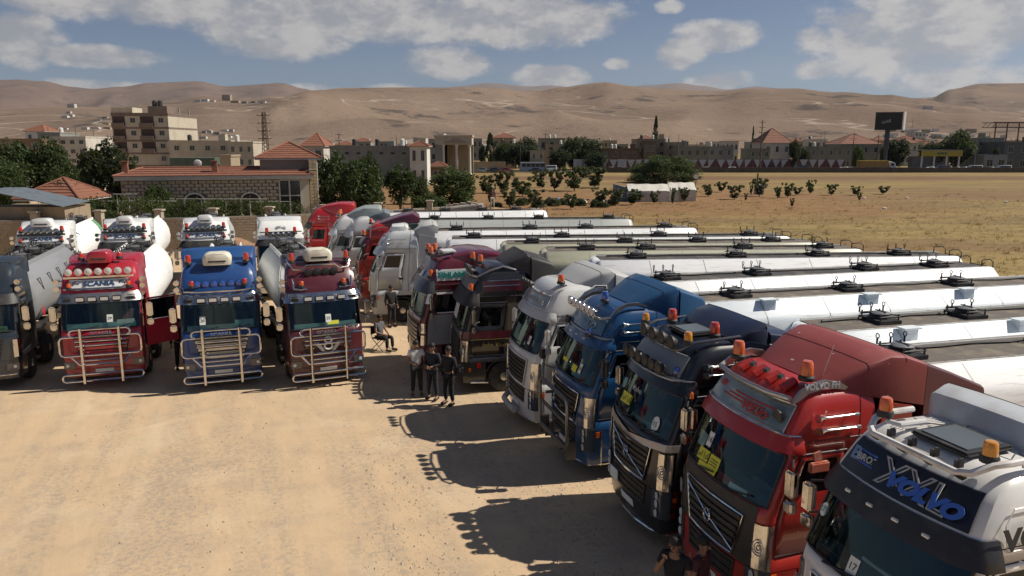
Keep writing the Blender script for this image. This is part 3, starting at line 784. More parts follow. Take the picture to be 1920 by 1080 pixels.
# R1 white, nearest ------------------------------------------------
white1 = paint('white_paint_near', (.70,.69,.66), amount=.3)
r, c, o, rz = tractor('white tractor cab in the bottom right corner with a black VOLVO roof sign', (1816,1078,2.98,1.12,.42), 72, VOLVO, white1, bpm=white1)
SPOTS['R1'] = (o, rz)
volvo_grille(r, c, white1); corner_plates(r, c)
VB = mat('visor_black', (.02,.02,.021), .45, col2=(.04,.038,.036), scale=3)
sun_visor(r, c, VB, 2.70, 3.02, .18, um=6.6, lamps=4)
lb = light_box(r, c, mat('black_sign', (.014,.016,.022), .25), 3.06, 3.50, .95, hwt=.88)
vtext(c, 'XXL', .18, 3.28, .50, GREYINK, lb, off=.046, bold=.008, sx=1.05); vtext(c, 'XXL', .18, 3.28, .49, mat('black_letters', (.012,.013,.018), .3), lb, off=.049, sx=1.05, bold=-.012)
vtext(c, 'VOLVO', .33, 3.24, .25, BLUEINK, lb, off=.066, shear=.3, bold=.016, sx=1.25)
vtext(c, 'BROZ', -.58, 3.30, .125, PALEINK, lb, off=.05, bold=.003); vtext(c, 'B', -.80, 3.30, .24, mat('pale_blue_letters', (.16,.24,.42), .5), lb, off=.05, bold=.01)
a = MB()
for zz in (3.37,3.23): c.front(a, -.74,-.44,zz,zz+.018,.045,.004,3,1)
a.build('stripe', BLUEINK, lb)
text('VOLVO', .34, INK, r, (1.185, 1.45, 3.02), (R(86),0,R(90)), bold=.014, sx=1.15)
text('VOLVO', .12, PALEINK, r, (1.20, 1.30, 2.40), SIDE)
q = MB(); q.tube([(1.14,.85,3.2),(1.10,1.0,3.38),(1.09,1.9,3.38),(1.13,2.0,3.2),(1.15,1.98,2.86),(1.15,.9,2.86)], .008, 4, True); q.build('side_pressing', white1, r)
roof_bar(r, [(-.80,1.50,3.86),(-.84,1.05,3.84),(-.80,.88,3.80),(-.72,.74,3.70),(-.62,.70,3.66),(.60,.70,3.66),(.74,.76,3.70),(.84,.95,3.82),(.90,1.12,3.85),(.92,1.6,3.88)], mat('white_tube', (.66,.65,.62), .35, col2=(.5,.47,.42), scale=4), .045)
roof_bar(r, [(-.70,.98,3.78),(-.5,1.0,3.80),(-.45,1.35,3.82)], white1, .04)
a = MB()
for x in (-.62,-.2,.2,.62): a.tube([(x,.70,3.66),(x,.78,3.60)], .055, 6)
a.build('bar_clamp', BLK, r)
for x in (-.5,-.17,.16,.49):
    a = MB(); a.box((x,.86,3.70),(.05,.1,.1)); a.box((x+.04,.84,3.73),(.03,.05,.12)); a.build('lamp_bracket', BLK, r)
beacon(r, -.74,.98,3.90, ORANGE, .085,.20); beacon(r, .74,1.0,3.88, AMBER, .085,.19)
hatch(r, .05,1.38,3.755,.66,.56)
a = MB()
for k in range(5):
    a = MB(); a.b2(-.72+k*.05, -.70+k*.05, 1.1, 2.0, 3.70, 3.725); a.build('roof_pressing', white1, r)
a = MB()
a.tube([(.5,1.75,3.74),(.62,1.6,3.80),(.70,1.62,3.75),(.82,1.45,3.72)], .008, 4); a.build('roof_cable', BLK, r); a = MB(); a.tube([(-.3,1.95,3.74),(-.2,1.7,3.79),(-.5,1.5,3.75),(-.66,1.2,3.74)], .008, 4)
a.build('roof_cable', BLK, r)
deflector(r, mat('pale_grey_paint', (.50,.52,.54), .4, 0, .3, col2=(.42,.42,.41), scale=2), [(1.88,.84,3.66,3.76),(2.0,1.0,3.6,4.02),(2.3,1.06,3.5,4.12),(2.75,1.06,3.5,3.95)])
side_fairing(r, white1)
paperc(r, c, -.17,1.98,.16,.26,'17'); paperc(r, c, -1.0,2.35,.13,.22,'271',PAPER,TEALINK,rnd=True)
a = MB(); c.front(a,-.4,.1,1.90,1.94,-.35,.02,4,1); a.build('dash_paper', PAPER, r)
# R2 red -----------------------------------------------------------
red = paint('red_paint', (.36,.018,.014), amount=.14, rough=.35, coat=.4, chips=.9); redm = paint('faded_red_panel', (.225,.036,.032), dirt=(.34,.12,.10), amount=.6, rough=.5, coat=.1, chips=.8)
marm = mat('maroon_panel', (.075,.012,.014), .45, 0, .2, col2=(.05,.01,.011), scale=1.4)
r, c, o, rz = tractor('red tractor unit with huge matt red roof deflector and paper 16 in the windscreen', (1436,1066,1.28,1.16,.26), 73, VOLVO, red, bpm=red)
SPOTS['R2'] = (o, rz)
MB_ = mat('matt_black_paint', (.028,.026,.025), .6, col2=(.05,.042,.036), scale=2)
a = MB(); c.slab(a, [[(u, z) for u in (-4.2,-3.6,-3,-2,-1,0,1,2,3,3.6,4.2)] for z in (.97,1.15,1.62,1.76)], .003, .007); a.build('black_front_panel', MB_, r)
volvo_grille(r, c, red); corner_plates(r, c)
sun_visor(r, c, red, 2.76, 3.0, .16, um=6.4, trim=CHR)
lb = light_box(r, c, SIGNT, 3.04, 3.46, .96, trim=ALU, hwt=.90)
vtext(c, 'VOLVO', .30, 3.17, .17, REDINK, lb, off=.05, shear=.2, bold=.008, sx=1.1); vtext(c, 'FH', -.72, 3.32, .15, REDINK, lb, off=.05, bold=.006)
for k in range(3):
    a = MB(); c.front(a, -.6+.14*k, .30+.18*k, 3.19+.055*k, 3.215+.055*k, .045, .004, 8, 1); a.build('stripe', REDINK, lb)
a = MB(); p = Vector((.78, c.fy(.78,3.24)-.05, 3.24)); a.lathe(p, [(.11,0),(.11,-.03),(.02,-.035)], 'y', 14); a.build('dark_disc', BLK, lb)
roof_bar(r, [(-1.0,1.05,3.66),(-.98,.80,3.62),(-.92,.66,3.58),(-.5,.58,3.56),(0,.565,3.555),(.5,.58,3.56),(.92,.66,3.58)], ALU, .045)
for sg in (1,-1):
    a = MB(); pr = [(.66,3.52),(.80,3.72),(1.0,3.84),(1.25,3.88),(1.5,3.82),(1.65,3.72),(1.6,3.68),(1.25,3.74),(.95,3.68),(.78,3.56)]
    a.prism([(sg*(.97-.0*y), y, z-.02) for y, z in pr], (-sg*.05,0,0)); o_ = a.build('roof_fin', ALU, r)
text('VOLVO FH', .13, PALEINK, r, (.975,1.18,3.765), (R(90),0,R(90)), ext=.006, bold=.004)
beacon(r, -.72,.86,3.82, ORANGE, .1,.26); beacon(r, .68,1.12,3.84, ORANGE, .1,.26)
a = MB()
for k in range(4): a.tube([(-.54+k*.36,.80,3.62),(-.54+k*.36,1.02,3.74)], .08, 8)
a.build('roof_rib', red, r)
for k in range(3):
    a = MB(); a.box((-.36+k*.36,.9,3.76),(.07,.12,.07), Matrix.Rotation(.5,3,'Z')); a.build('lamp_bracket', BLK, r)
horn(r, 1.17,.98,3.30,.72); horn(r, 1.18,1.02,3.08,.72)
deflector(r, redm, [(1.32,.84,3.60,3.70),(1.6,.95,3.58,3.88),(1.95,1.04,3.54,4.10),(2.3,1.10,3.46,4.24),(2.55,1.13,3.4,4.22),(2.95,1.14,3.3,4.06)])
deflector(r, marm, [(2.97,1.13,1.5,4.04),(3.5,1.12,1.5,3.82),(4.2,1.10,1.6,3.50)], 'rear_fairing')
side_fairing(r, red, 2.17, 2.75, 1.2, 3.45, 3.32)
a = MB(); a.tube([(.62,1.45,3.75),(.66,1.6,4.35)], .006, 4); a.build('aerial', ALU, r)
paperc(r, c, -.50,2.32,.13,.28,'16'); paperc(r, c, -.52,2.02,.30,.22, ARAB1, YEL, size=.13); paperc(r, c, -.16,2.02,.28,.24, '', YEL); paperc(r, c, -.3,1.86,.5,.12,'',YEL)
for k in range(3):
    a = MB(); a.box((-.16,c.fy(-.16,2.06-k*.05)-.02,2.06-k*.05),(.2,.003,.014)); a.build('print_line', INK, r)
a = MB(); c.front(a, -1.0,-.72,2.05,2.3,-.06,.01,3,2); a.build('dash_towel', PAPER, r); a = MB(); c.front(a, .0,.4,1.8,1.95,-.04,.02,3,2); a.build('dash_cloth', mat('red_cloth', (.3,.05,.05), .9), r); a = MB(); c.front(a, .32,.72,1.80,1.90,-.03,.02,3,2); a.build('dash_tissue', PAPER, r)
a = MB(); a.box((1.22,.98,2.66),(.04,.16,.24), Matrix.Rotation(.25,3,'X')); a.box((1.24,1.0,2.50),(.09,.34,.18)); a.build('sun_flap', mat('faded_orange_cloth', (.42,.09,.05), .8, col2=(.45,.25,.17), scale=6), r, bevel=.03)
# R3 black ---------------------------------------------------------
navy = paint('black_navy_paint', (.010,.012,.018), amount=.05, rough=.28, coat=.3); navp = mat('navy_panel', (.012,.018,.045), .4, 0, .4, col2=(.018,.022,.04), scale=2)
r, c, o, rz = tractor('black tractor unit with silver stripe under the windscreen and covered roof spotlights', (1250,1010,.30,*CB), 73, VOLVO, navy)
SPOTS['R3'] = (o, rz)
volvo_grille(r, c, navy); corner_plates(r, c)
a = MB(); gi = []
for q in (0,.5,1): gi.append([(u, 1.60-.12*(1-abs(u)/4)*(abs(u) < 4)+.12*q) for u in (-7,-6.4,-6,-5,-4,-3,-2,-1,0,1,2,3,4,5,6,6.4,7)])
c.slab(a, gi, .032, .01); a.build('silver_stripe', mat('silver_paint', (.40,.38,.36), .35, .4), r)
sun_visor(r, c, navy, 2.76, 3.0, .15, um=6.4, trim=ALU)
lb = light_box(r, c, mat('grey_sign', (.17,.19,.21), .3), 3.04, 3.45, .92, hwt=.86)
def covered_row(r, z, y, n, x0, x1, rad):
    for k in range(n): spot(r, x0+(x1-x0)*k/(n-1), y, z, rad, VB)
covered_row(r, 3.16, .30, 6, -.86, .52, .13); covered_row(r, 3.66, .58, 4, -.66, .44, .14)
roof_bar(r, [(-1.0,.55,3.0),(-.9,.42,2.99),(-.5,.32,2.98),(0,.28,2.98),(.5,.32,2.98),(.9,.42,2.99),(1.1,.75,3.0)], ALU, .025)
roof_bar(r, [(-.95,1.7,3.80),(-.9,1.0,3.76),(-.84,.80,3.70),(-.78,.62,3.52),(.58,.62,3.52),(.70,.66,3.56),(.84,.85,3.72),(.92,1.2,3.78),(.94,1.75,3.82)], mat('dark_steel_tube', (.16,.16,.17), .35, .8), .032)
beacon(r, -.62,1.2,3.82, REDL, .095,.24); beacon(r, .60,1.42,3.80, REDL, .095,.24); beacon(r, -.84,.72,3.78, AMBER, .075,.16); beacon(r, .74,.78,3.74, AMBER, .08,.18)
beacon(r, .78,.55,3.06, BLUEL, .07,.13)
hatch(r, .02,1.3,3.75,.6,.5)
horn(r, 1.14,.95,3.30,.8); horn(r, 1.17,.95,3.12,.8)
for k in range(2):
    a = MB(); a.box((1.15,1.2+k*.5,3.22),(.03,.32,.14)); a.build('chrome_vent', CHR, r, bevel=.03)
for sg in (1,-1):
    a = MB(); a.prism([(sg*1.0,1.5,3.55),(sg*1.06,1.5,3.3),(sg*1.12,2.3,3.3),(sg*1.10,2.3,3.62),(sg*1.04,1.9,3.72)], (-sg*.03,0,0)); o_ = a.build('roof_side_fin', navp, r)
    for k in range(14):
        pass
    a = MB()
    for k in range(16): a.box((sg*(1.068+.0035*k), 1.52+k*.05, 3.325),(.012,.022,.02))
    a.build('stud_row', ALU, o_)
    a = MB(); a.box((sg*1.11,2.31,3.5),(.05,.03,.3)); a.build('fin_edge', WHT, o_)
deflector(r, navp, [(1.62,.92,3.6,3.74),(1.9,1.0,3.6,3.98),(2.25,1.05,3.55,4.06),(2.3,1.02,3.55,3.92)]); deflector(r, navp, [(2.34,1.06,1.6,3.88),(2.9,1.06,1.5,3.78),(2.98,1.0,1.6,3.68)], 'rear_fairing')
a = MB(); a.cyl((1.20,.62,2.66),(1.20,.62,2.72),.03); b_ = a.build('side_lamp', BLK, r); a = MB(); a.lathe((1.22,.62,2.72),[(.04,0),(.035,.1),(.01,.13)],'z',10); a.build('lamp_dome', ORANGE, b_)
paperc(r, c, -.52,2.12,.42,.24, ARAB1, YEL, size=.15); paperc(r, c, .72,2.0,.26,.34,'15',PAPER,INK,rnd=True,size=.14); paperc(r, c, -.92,2.34,.16,.26,'',mat('teal_sticker',(.18,.32,.33),.5),rnd=True)
vtext(c, 'Volvo', -.25, 2.42, .16, PALEINK, r, off=.012, shear=.3)
a = MB(); c.front(a, -.2,.55,1.84,1.92,-.1,.03,5,2); a.build('dash_cloth', mat('teal_cloth', (.10,.26,.28), .9), r)
a = MB(); a.box((-.5,-.06,.78),(.34,.02,.16)); a.build('front_plate', PAPER, r)
for k in range(3):
    a = MB(); c.slab(a, [[(u, z) for u in (6.6,6.9,7.3)] for z in (.62+k*.14,.70+k*.14)], .012, .025); a.build('chrome_gill', CHR, r)
a = MB(); a.tube([(-.2,.02,.36),(.3,.04,.33),(.8,.12,.34),(1.1,.3,.36),(1.16,.7,.38)], .028, 6); a.build('lower_bar', CHR, r)
# R4 blue ----------------------------------------------------------
blue = paint('blue_paint', (.008,.055,.155), amount=.09, rough=.3); bluem = paint('blue_panel', (.010,.068,.17), dirt=(.16,.17,.17), amount=.4, rough=.4, coat=.2, chips=.3)
r, c, o, rz = tractor('blue tractor unit with six roof spotlights and a dark tube bull bar', (1110,878,.30,*CB), 73, VOLVO, blue, mirror=BLK)
SPOTS['R4'] = (o, rz)
volvo_grille(r, c, blue, badge=False); corner_plates(r, c); bull_bar(r, mat('dull_steel', (.20,.20,.19), .35, .9), 'volvo', -.26)
sun_visor(r, c, blue, 2.74, 2.98, .16, um=6.4, trim=ALU, lamps=3)
lb = light_box(r, c, mat('blue_sign', (.06,.13,.19), .25, 0, .5), 3.04, 3.40, .92)
vtext(c, 'VOLVO', .25, 3.20, .2, mat('dim_letters', (.14,.22,.30), .4), lb, off=.05, shear=.2, bold=.006)
for k in range(6): spot(r, -.80+k*.27, .44-.0*k, 3.58, .115)
roof_bar(r, [(-1.0,.95,3.45),(-.9,.62,3.44),(-.4,.50,3.43),(.2,.50,3.43),(.75,.56,3.44),(.95,.75,3.5)], ALU, .03)
for sg in (1,-1):
    a = MB(); a.prism([(sg*.98,y,z) for y,z in ((.72,3.52),(.9,3.74),(1.15,3.84),(1.4,3.84),(1.65,3.72),(1.4,3.76),(1.1,3.74),(.85,3.6))], (-sg*.05,0,0)); a.build('roof_fin', ALU, r)
beacon(r, .15,.95,3.76, BLUEL, .09,.2); beacon(r, .62,.34,3.02, BLUEL, .06,.12); beacon(r, -.92,.46,3.0, mat('black_lamp',(.03,.03,.035),.3), .07,.12)
horn(r, 1.14,.95,3.34,.7); horn(r, 1.16,.95,3.14,.7)
deflector(r, bluem, [(1.38,.80,3.60,3.71),(1.7,.93,3.58,3.90),(2.0,1.02,3.52,4.10),(2.3,1.08,3.5,4.20),(2.36,1.08,3.5,4.14)]); deflector(r, bluem, [(2.39,1.1,1.5,4.12),(2.95,1.12,1.4,3.92),(3.05,1.08,1.5,3.8)], 'rear_fairing')
paperc(r, c, .56,2.10,.14,.26,'14'); paperc(r, c, .30,2.04,.26,.18,'',YEL); paperc(r, c, -.3,2.1,.3,.1,'',YEL)
a = MB(); c.front(a, .2,.6,1.84,1.98,-.05,.03,4,2); a.build('dash_cloth', mat('pale_teal_cloth', (.22,.40,.42), .9), r)
a = MB(); a.tube([(-.5,.02,.36),(0,.0,.34),(.6,.07,.34),(1.05,.22,.36),(1.15,.6,.38),(1.16,1.0,.40)], .025, 6); a.tube([(1.17,.5,.36),(1.18,.48,.95)], .02, 6); a.build('lower_bar', CHR, r)
k = MB(); k.box((-1.40,-.05,1.95),(.22,.1,.3)); k.tube([(-1.1,.2,1.6),(-1.3,-.02,1.65),(-1.4,-.04,1.85)],.015,5); k.build('front_mirror', BLK, r, bevel=.03)
# R5 white ---------------------------------------------------------
white5 = paint('white_paint_far', (.60,.60,.585), amount=.3); grym = paint('light_grey_panel', (.47,.475,.46), dirt=(.30,.26,.21), amount=.5, rough=.45, coat=.15, chips=.3)
r, c, o, rz = tractor('plain white tractor unit with grey roof deflector and paper 13 in the windscreen', (1010,797,.30,*CB), 72.5, VOLVO, white5, mirror=white5)
SPOTS['R5'] = (o, rz)
volvo_grille(r, c, white5, frame=white5, badge=False); corner_plates(r, c)
sun_visor(r, c, grym, 2.76, 2.98, .15, um=6.2, lamps=3)
lb = light_box(r, c, mat('grey_glass_sign', (.22,.25,.26), .2, 0, .6), 3.02, 3.42, .92, trim=WHT)
vtext(c, 'GLOBETROTTER', .2, 3.2, .16, mat('dim_grey_letters', (.36,.38,.38), .4), lb, off=.05)
for k in range(4): spot(r, -.84+k*.22, .46, 3.60, .1, VB)
roof_bar(r, [(-.95,.9,3.46),(-.85,.62,3.46),(-.3,.52,3.45),(.4,.54,3.46),(.85,.75,3.60),(.95,1.1,3.74)], ALU, .025)
beacon(r, .66,1.05,3.78, ORANGE, .09,.2)
deflector(r, grym, [(1.45,.78,3.60,3.71),(1.75,.92,3.58,3.90),(2.05,1.0,3.54,4.08),(2.35,1.06,3.5,4.12),(2.4,1.06,3.5,4.06)]); deflector(r, grym, [(2.43,1.1,1.5,4.04),(2.95,1.12,1.4,3.88),(3.05,1.08,1.5,3.78)], 'rear_fairing')
for sg in (1,-1):
    a = MB(); a.prism([(sg*1.07,1.45,3.42),(sg*1.09,1.5,3.36),(sg*1.10,2.15,3.36),(sg*1.07,2.15,3.66),(sg*1.05,1.9,3.68)], (sg*.03,0,0)); o_ = a.build('roof_side_fin', BLK, r)
    a = MB(); a.tube([(sg*1.10,1.42,3.4),(sg*1.06,1.85,3.70),(sg*1.07,2.16,3.69),(sg*1.12,2.18,3.36)], .025, 5); a.build('fin_edge', white5, o_)
paperc(r, c, .62,2.08,.15,.26,'13'); a = MB(); c.front(a, -.75,-.35,1.86,2.3,-.04,.01,3,2); a.build('windscreen_notice', PAPER, r)
text('VOLVO', .07, INK, r, (-.9, c.fy(-.9,1.62)-.02, 1.62), FRONT)
a = MB(); a.tube([(-1.0,.12,.5),(-.7,-.12,.46),(0,-.16,.46),(.35,-.14,.46)], .07, 7); a.build('tow_bar', mat('dirty_white', (.42,.41,.38), .6), r)
a = MB(); a.tube([(.0,.02,.36),(.6,.07,.34),(1.05,.22,.36),(1.15,.6,.38)], .022, 6); a.tube([(1.16,.42,.5),(1.17,.4,.96)], .016, 6); a.build('lower_bar', CHR, r)
# R6 black and maroon ----------------------------------------------
blkp = paint('black_paint', (.014,.013,.014), amount=.08, rough=.35); marp = paint('maroon_paint', (.10,.010,.022), amount=.08, rough=.3)
r, c, o, rz = tractor('black tractor unit with maroon waist band and gold script on the door', (878,722,.30,*CB), 78, SCANIA, blkp)
SPOTS['R6'] = (o, rz)
corner_plates(r, c, z0=1.0, z1=1.58)
for sg in (1,-1):
    a = MB(); c.slab(a, [[(sg*u, z) for u in (4.4,5,5.5,6,6.5,7,8,9,10,11)] for z in (1.64,1.74,1.84)], .02, .012); a.build('waist_band', marp, r)
    a = MB(); c.slab(a, [[(sg*u, z) for u in (6,6.5,7,8,9,10,11)] for z in (1.60,1.62)], .022, .008); a.build('gold_line', GOLD, r)
a = MB(); c.front(a, -.85,.85,.98,1.6,.008,.015,8,2); g_ = a.build('grille', BLK, r)
for k in range(5):
    a = MB(); c.front(a, -.8,.8,1.03+k*.11,1.08+k*.11,.024,.02,8,1); a.build('grille_slat', CHS, g_)
text('John Violet', .19, GOLD, r, (1.205, 1.12, 1.44), SIDE, shear=.35, name='script_lettering')
sun_visor(r, c, MB_, 2.66, 3.06, .30, um=6.4)
a = MB(); c.front(a, -.98,.98,3.10,3.42,.01,.03,10,3); a.build('roof_sign', mat('dull_grey_sign', (.10,.10,.11), .4), r)
roof_bar(r, [(-1.0,1.0,3.62),(-.95,.62,3.52),(-.4,.5,3.5),(.4,.5,3.5),(.95,.62,3.52),(1.02,1.0,3.72),(1.02,1.4,3.84),(1.02,1.8,3.72)], ALU, .04)
for k in range(5): spot(r, -.72+k*.3, .5, 3.64, .11, VB)
beacon(r, -.7,.75,3.84, ORANGE,.085,.22); beacon(r, .2,.85,3.88, ORANGE,.085,.22); beacon(r, .98,.42,3.1, ORANGE,.085,.2)
a = MB(); a.tube([(1.13,.9,3.42),(1.14,1.9,3.42)], .02, 6); a.tube([(1.15,.75,3.26),(1.16,1.9,3.26)], .02, 6); a.build('side_rail', CHR, r)
a = MB(); c.side(a, .75,2.0,3.08,3.4,1,.006,.01,4,2); a.build('roof_side_panel', marp, r)
deflector(r, MB_, [(1.5,.82,3.75,3.86),(1.8,.98,3.7,4.04),(2.15,1.06,3.6,4.22),(2.25,1.06,3.5,4.16)]); deflector(r, MB_, [(2.28,1.1,1.6,4.12),(2.9,1.1,1.5,3.94),(3.0,1.06,1.6,3.86)], 'rear_fairing')
paperc(r, c, -.35,2.25,.62,.5,'',PAPER); a = MB(); c.side(a,.55,.66,.8,.94,1,.012,.03,2,2); a.build('side_marker', REDLENS, r)
a = MB(); a.tube([(1.16,.35,.38),(1.18,.9,.36)], .025, 6); a.build('step_rail', CHR, r)
# R7 maroon with side sign -----------------------------------------
r, c, o, rz = tractor('maroon and silver tractor unit with FINLAND sign on its roof side', (800,688,.30,*CB), 72, SCANIA, marp)
SPOTS['R7'] = (o, rz)
silv = mat('silver_lower_panel', (.30,.31,.33), .35, .3, .4, col2=(.24,.24,.25), scale=2)
for sg in (1,-1):
    a = MB(); c.slab(a, [[(sg*u, z) for u in (6.8,7.1,8,9,10,11)] for z in (1.0,1.3,1.6,1.92)], .012, .01); a.build('silver_side_panel', silv, r)
corner_plates(r, c, z0=1.0, z1=1.3, emblem=False); corner_plates(r, c, z0=1.36, z1=1.66); corner_plates(r, c, z0=2.3, z1=2.62, emblem=False)
a = MB(); c.front(a, -.9,.9,.98,1.62,.008,.015,8,2); g_ = a.build('grille', BLK, r)
for k in range(5):
    a = MB(); c.front(a, -.85,.85,1.02+k*.12,1.08+k*.12,.024,.02,8,1); a.build('grille_slat', ALU, g_)
a = MB(); c.side(a, .68,1.80,3.06,3.44,1,.006,.012,4,2); sg_ = a.build('side_sign', SIGNW, r); a = MB(); c.side(a, .75,1.76,3.10,3.40,1,.019,.004,4,2); a.build('sign_inset', mat('pale_sign_blue', (.40,.52,.52), .4), sg_)
text('FINLAND', .25, TEALINK, sg_, (1.158,1.25,3.24), (R(86),0,R(90)), bold=.012, sx=1.02)
a = MB(); c.side(a, .66,1.45,1.96,2.0,1,.01,.02,4,1); c.side(a, .66,1.45,2.6,2.66,1,.01,.02,4,1); a.build('window_trim', SIGNW, r)
sun_visor(r, c, mat('dark_smoke_visor', (.06,.065,.07), .2), 2.66, 3.06, .26)
for k in range(4):
    a = MB(); c.front(a, -.95+.48*k, -.95+.48*k+.38, 3.12,3.3,.012,.03,3,2); a.build('roof_lamp', DLENS, r, bevel=.01)
beacon(r, -.75,.8,3.86, ORANGE,.09,.22); beacon(r, -.35,.95,3.92, ORANGE,.09,.22); beacon(r, .1,.72,3.86, ORANGE,.09,.22); beacon(r, .95,.52,3.2, ORANGE,.09,.2)
roof_bar(r, [(-.95,1.3,3.9),(-.9,.75,3.82),(-.3,.66,3.8),(.4,.68,3.82),(.9,.8,3.88),(.98,1.3,3.98)], BLK, .04)
a = MB(); a.box((.1,1.3,3.92),(.7,.5,.1)); a.build('roof_hatch', SIGNW, r, bevel=.03)
deflector(r, marp, [(1.3,.98,3.7,3.88),(1.8,1.08,3.5,3.99),(2.3,1.12,3.3,4.0),(2.9,1.13,3.0,3.92),(3.0,1.08,3.1,3.8)], 'rear_fairing')
# R8 white with horns ----------------------------------------------
white8 = paint('grey_white_paint', (.50,.51,.51), amount=.28)
r, c, o, rz = tractor('grey white tractor unit with two roof side horns behind the maroon truck', (708,480,2.92,1.14,.42), 82, VOLVO, white8, mirror=white8)
SPOTS['R8'] = (o, rz)
volvo_grille(r, c, white8); sun_visor(r, c, white8, 2.62,2.96,.22,um=6); light_box(r, c, SIGNW, 3.02,3.4,.92)
horn(r, 1.16,.9,3.34,.7); horn(r, 1.17,.85,3.14,.7)
deflector(r, WHT, [(.95,.55,3.68,3.76),(1.05,.62,3.68,3.92),(1.6,.66,3.68,3.98),(1.75,.6,3.68,3.9)], 'roof_pod')
a = MB(); a.box((.1,2.0,3.86),(.5,.4,.22)); a.build('roof_box', mat('dark_green_box', (.015,.04,.03), .5), r, bevel=.04)
deflector(r, grym, [(2.0,.9,3.66,3.72),(2.3,1.04,3.6,3.98),(2.8,1.08,3.6,4.08),(3.0,1.06,3.6,3.98)]); side_fairing(r, white8)
# R9 red and black --------------------------------------------------
r, c, o, rz = tractor('red and black tractor unit with pale trim loop beside the grey white truck', (681,453,3.1,1.12,.42), 82, VOLVO, red, mirror=BLK)
SPOTS['R9'] = (o, rz)
volvo_grille(r, c, red); sun_visor(r, c, marp, 2.62,2.98,.26); light_box(r, c, BLK, 3.04,3.4,.9, trim=ALU)
for sg in (1,-1):
    a = MB(); a.tube([(sg*1.15,.75,3.0),(sg*1.12,.8,3.4),(sg*1.10,1.2,3.52),(sg*1.10,1.6,3.5)], .03, 6); a.build('side_trim', ALU, r)
beacon(r, .8,.8,3.72, ORANGE,.09,.2); beacon(r, .9,.45,3.1, ORANGE, .1,.24)
deflector(r, marp, [(1.2,.9,3.64,3.7),(1.7,1.02,3.6,3.9),(2.3,1.08,3.5,4.1),(2.8,1.1,3.4,4.2),(3.1,1.06,3.4,4.0)])
# R10 small white ---------------------------------------------------
r, c, o, rz = tractor('white tractor unit with plain smooth roof side between red trucks', (652,446,2.92,1.14,.42), 81, VOLVO, white5, mirror=BLK)
SPOTS['R10'] = (o, rz)
volvo_grille(r, c, white5); sun_visor(r, c, grym, 2.62,2.96,.24); light_box(r, c, SIGNW, 3.02,3.4,.92)
deflector(r, mat('slate_panel', (.16,.19,.20), .4), [(1.5,.9,3.64,3.7),(1.8,1.0,3.6,3.9),(2.3,1.06,3.6,4.05),(2.6,1.0,3.6,3.9)]); side_fairing(r, white5)
# R11 white with stickers -------------------------------------------
r, c, o, rz = tractor('white tractor unit with grey swept deflector next to the last red truck', (622,443,2.92,1.14,.42), 81, VOLVO, white1, mirror=white5)
SPOTS['R11'] = (o, rz)
volvo_grille(r, c, white1); sun_visor(r, c, SIGNW, 2.62,2.96,.24); light_box(r, c, SIGNW, 3.02,3.42,.94, trim=BLK);
beacon(r, .5,.8,3.74, ORANGE,.1,.22); beacon(r, -.5,.8,3.74, ORANGE,.1,.22)
roof_bar(r, [(-.9,.9,3.74),(-.8,.66,3.7),(.8,.66,3.7),(.9,.9,3.74)], ALU, .03)
deflector(r, mat('grey_green_panel', (.30,.33,.32), .4), [(1.2,.86,3.64,3.72),(1.6,.98,3.6,4.0),(2.1,1.06,3.6,4.2),(2.9,1.08,3.6,4.22),(3.0,1.04,3.6,4.1)])
# R12 red, farthest --------------------------------------------------
redf = paint('bright_red_paint', (.42,.015,.016), amount=.12, rough=.35)
r, c, o, rz = tractor('bright red tractor unit with long red roof at the far end of the row', (578,421,3.0,1.12,.40), 81, SCANIA, redf, mirror=white5)
SPOTS['R12'] = (o, rz)
sun_visor(r, c, BLK, 2.66,3.04,.28); light_box(r, c, BLK, 3.10,3.5,.95); bull_bar(r, CHR)
horn(r, 1.16,1.0,3.35,.62); horn(r, 1.16,1.0,3.2,.62)
deflector(r, redf, [(1.1,.9,3.8,3.86),(1.5,1.05,3.6,4.02),(2.2,1.12,3.4,4.14),(3.0,1.14,3.2,4.12),(3.1,1.1,3.2,4.0)])
roof_bar(r, [(-.9,.9,3.9),(-.85,.7,3.8),(.85,.7,3.8),(.9,.9,3.9)], CHR, .03)

# cab heights of the long-nosed step: waist and windscreen sit high above the ground
ZV = [(0,0),(.36,.36),(.62,.72),(.95,1.20),(1.62,2.05),(1.78,2.22),(2.7,3.02),(3.0,3.30),(3.45,3.70),(3.7,3.93),(4.3,4.46)]
ZS = [(0,0),(.36,.36),(.95,1.0),(1.66,1.79),(1.86,2.0),(2.72,2.86),(3.1,3.22),(3.86,3.95),(4.3,4.36)]
def zmap(z, T):
    if z <= 0: return z
    for (a, p), (c, q) in zip(T, T[1:]):
        if z <= c: return p+(q-p)*(z-a)/(c-a)
    return T[-1][1]+z-T[-1][0]
def lift(o, T):
    for ch in o.children:
        if ch.name.startswith(('wheel', 'rim', 'mudguard', 'chassis_frame', 'fuel_tank')): continue
        if ch.location.length > 1e-6: ch.location.z = zmap(ch.location.z, T)
        else:
            for v in ch.data.vertices: v.co.z = zmap(v.co.z, T)
        lift(ch, T)
for o in list(bpy.data.objects):
    if o.parent is None and o.name.startswith('tractor_unit'): lift(o, ZS if 'maroon waist' in o['label'] or 'FINLAND' in o['label'] or 'bright red' in o['label'] else ZV)
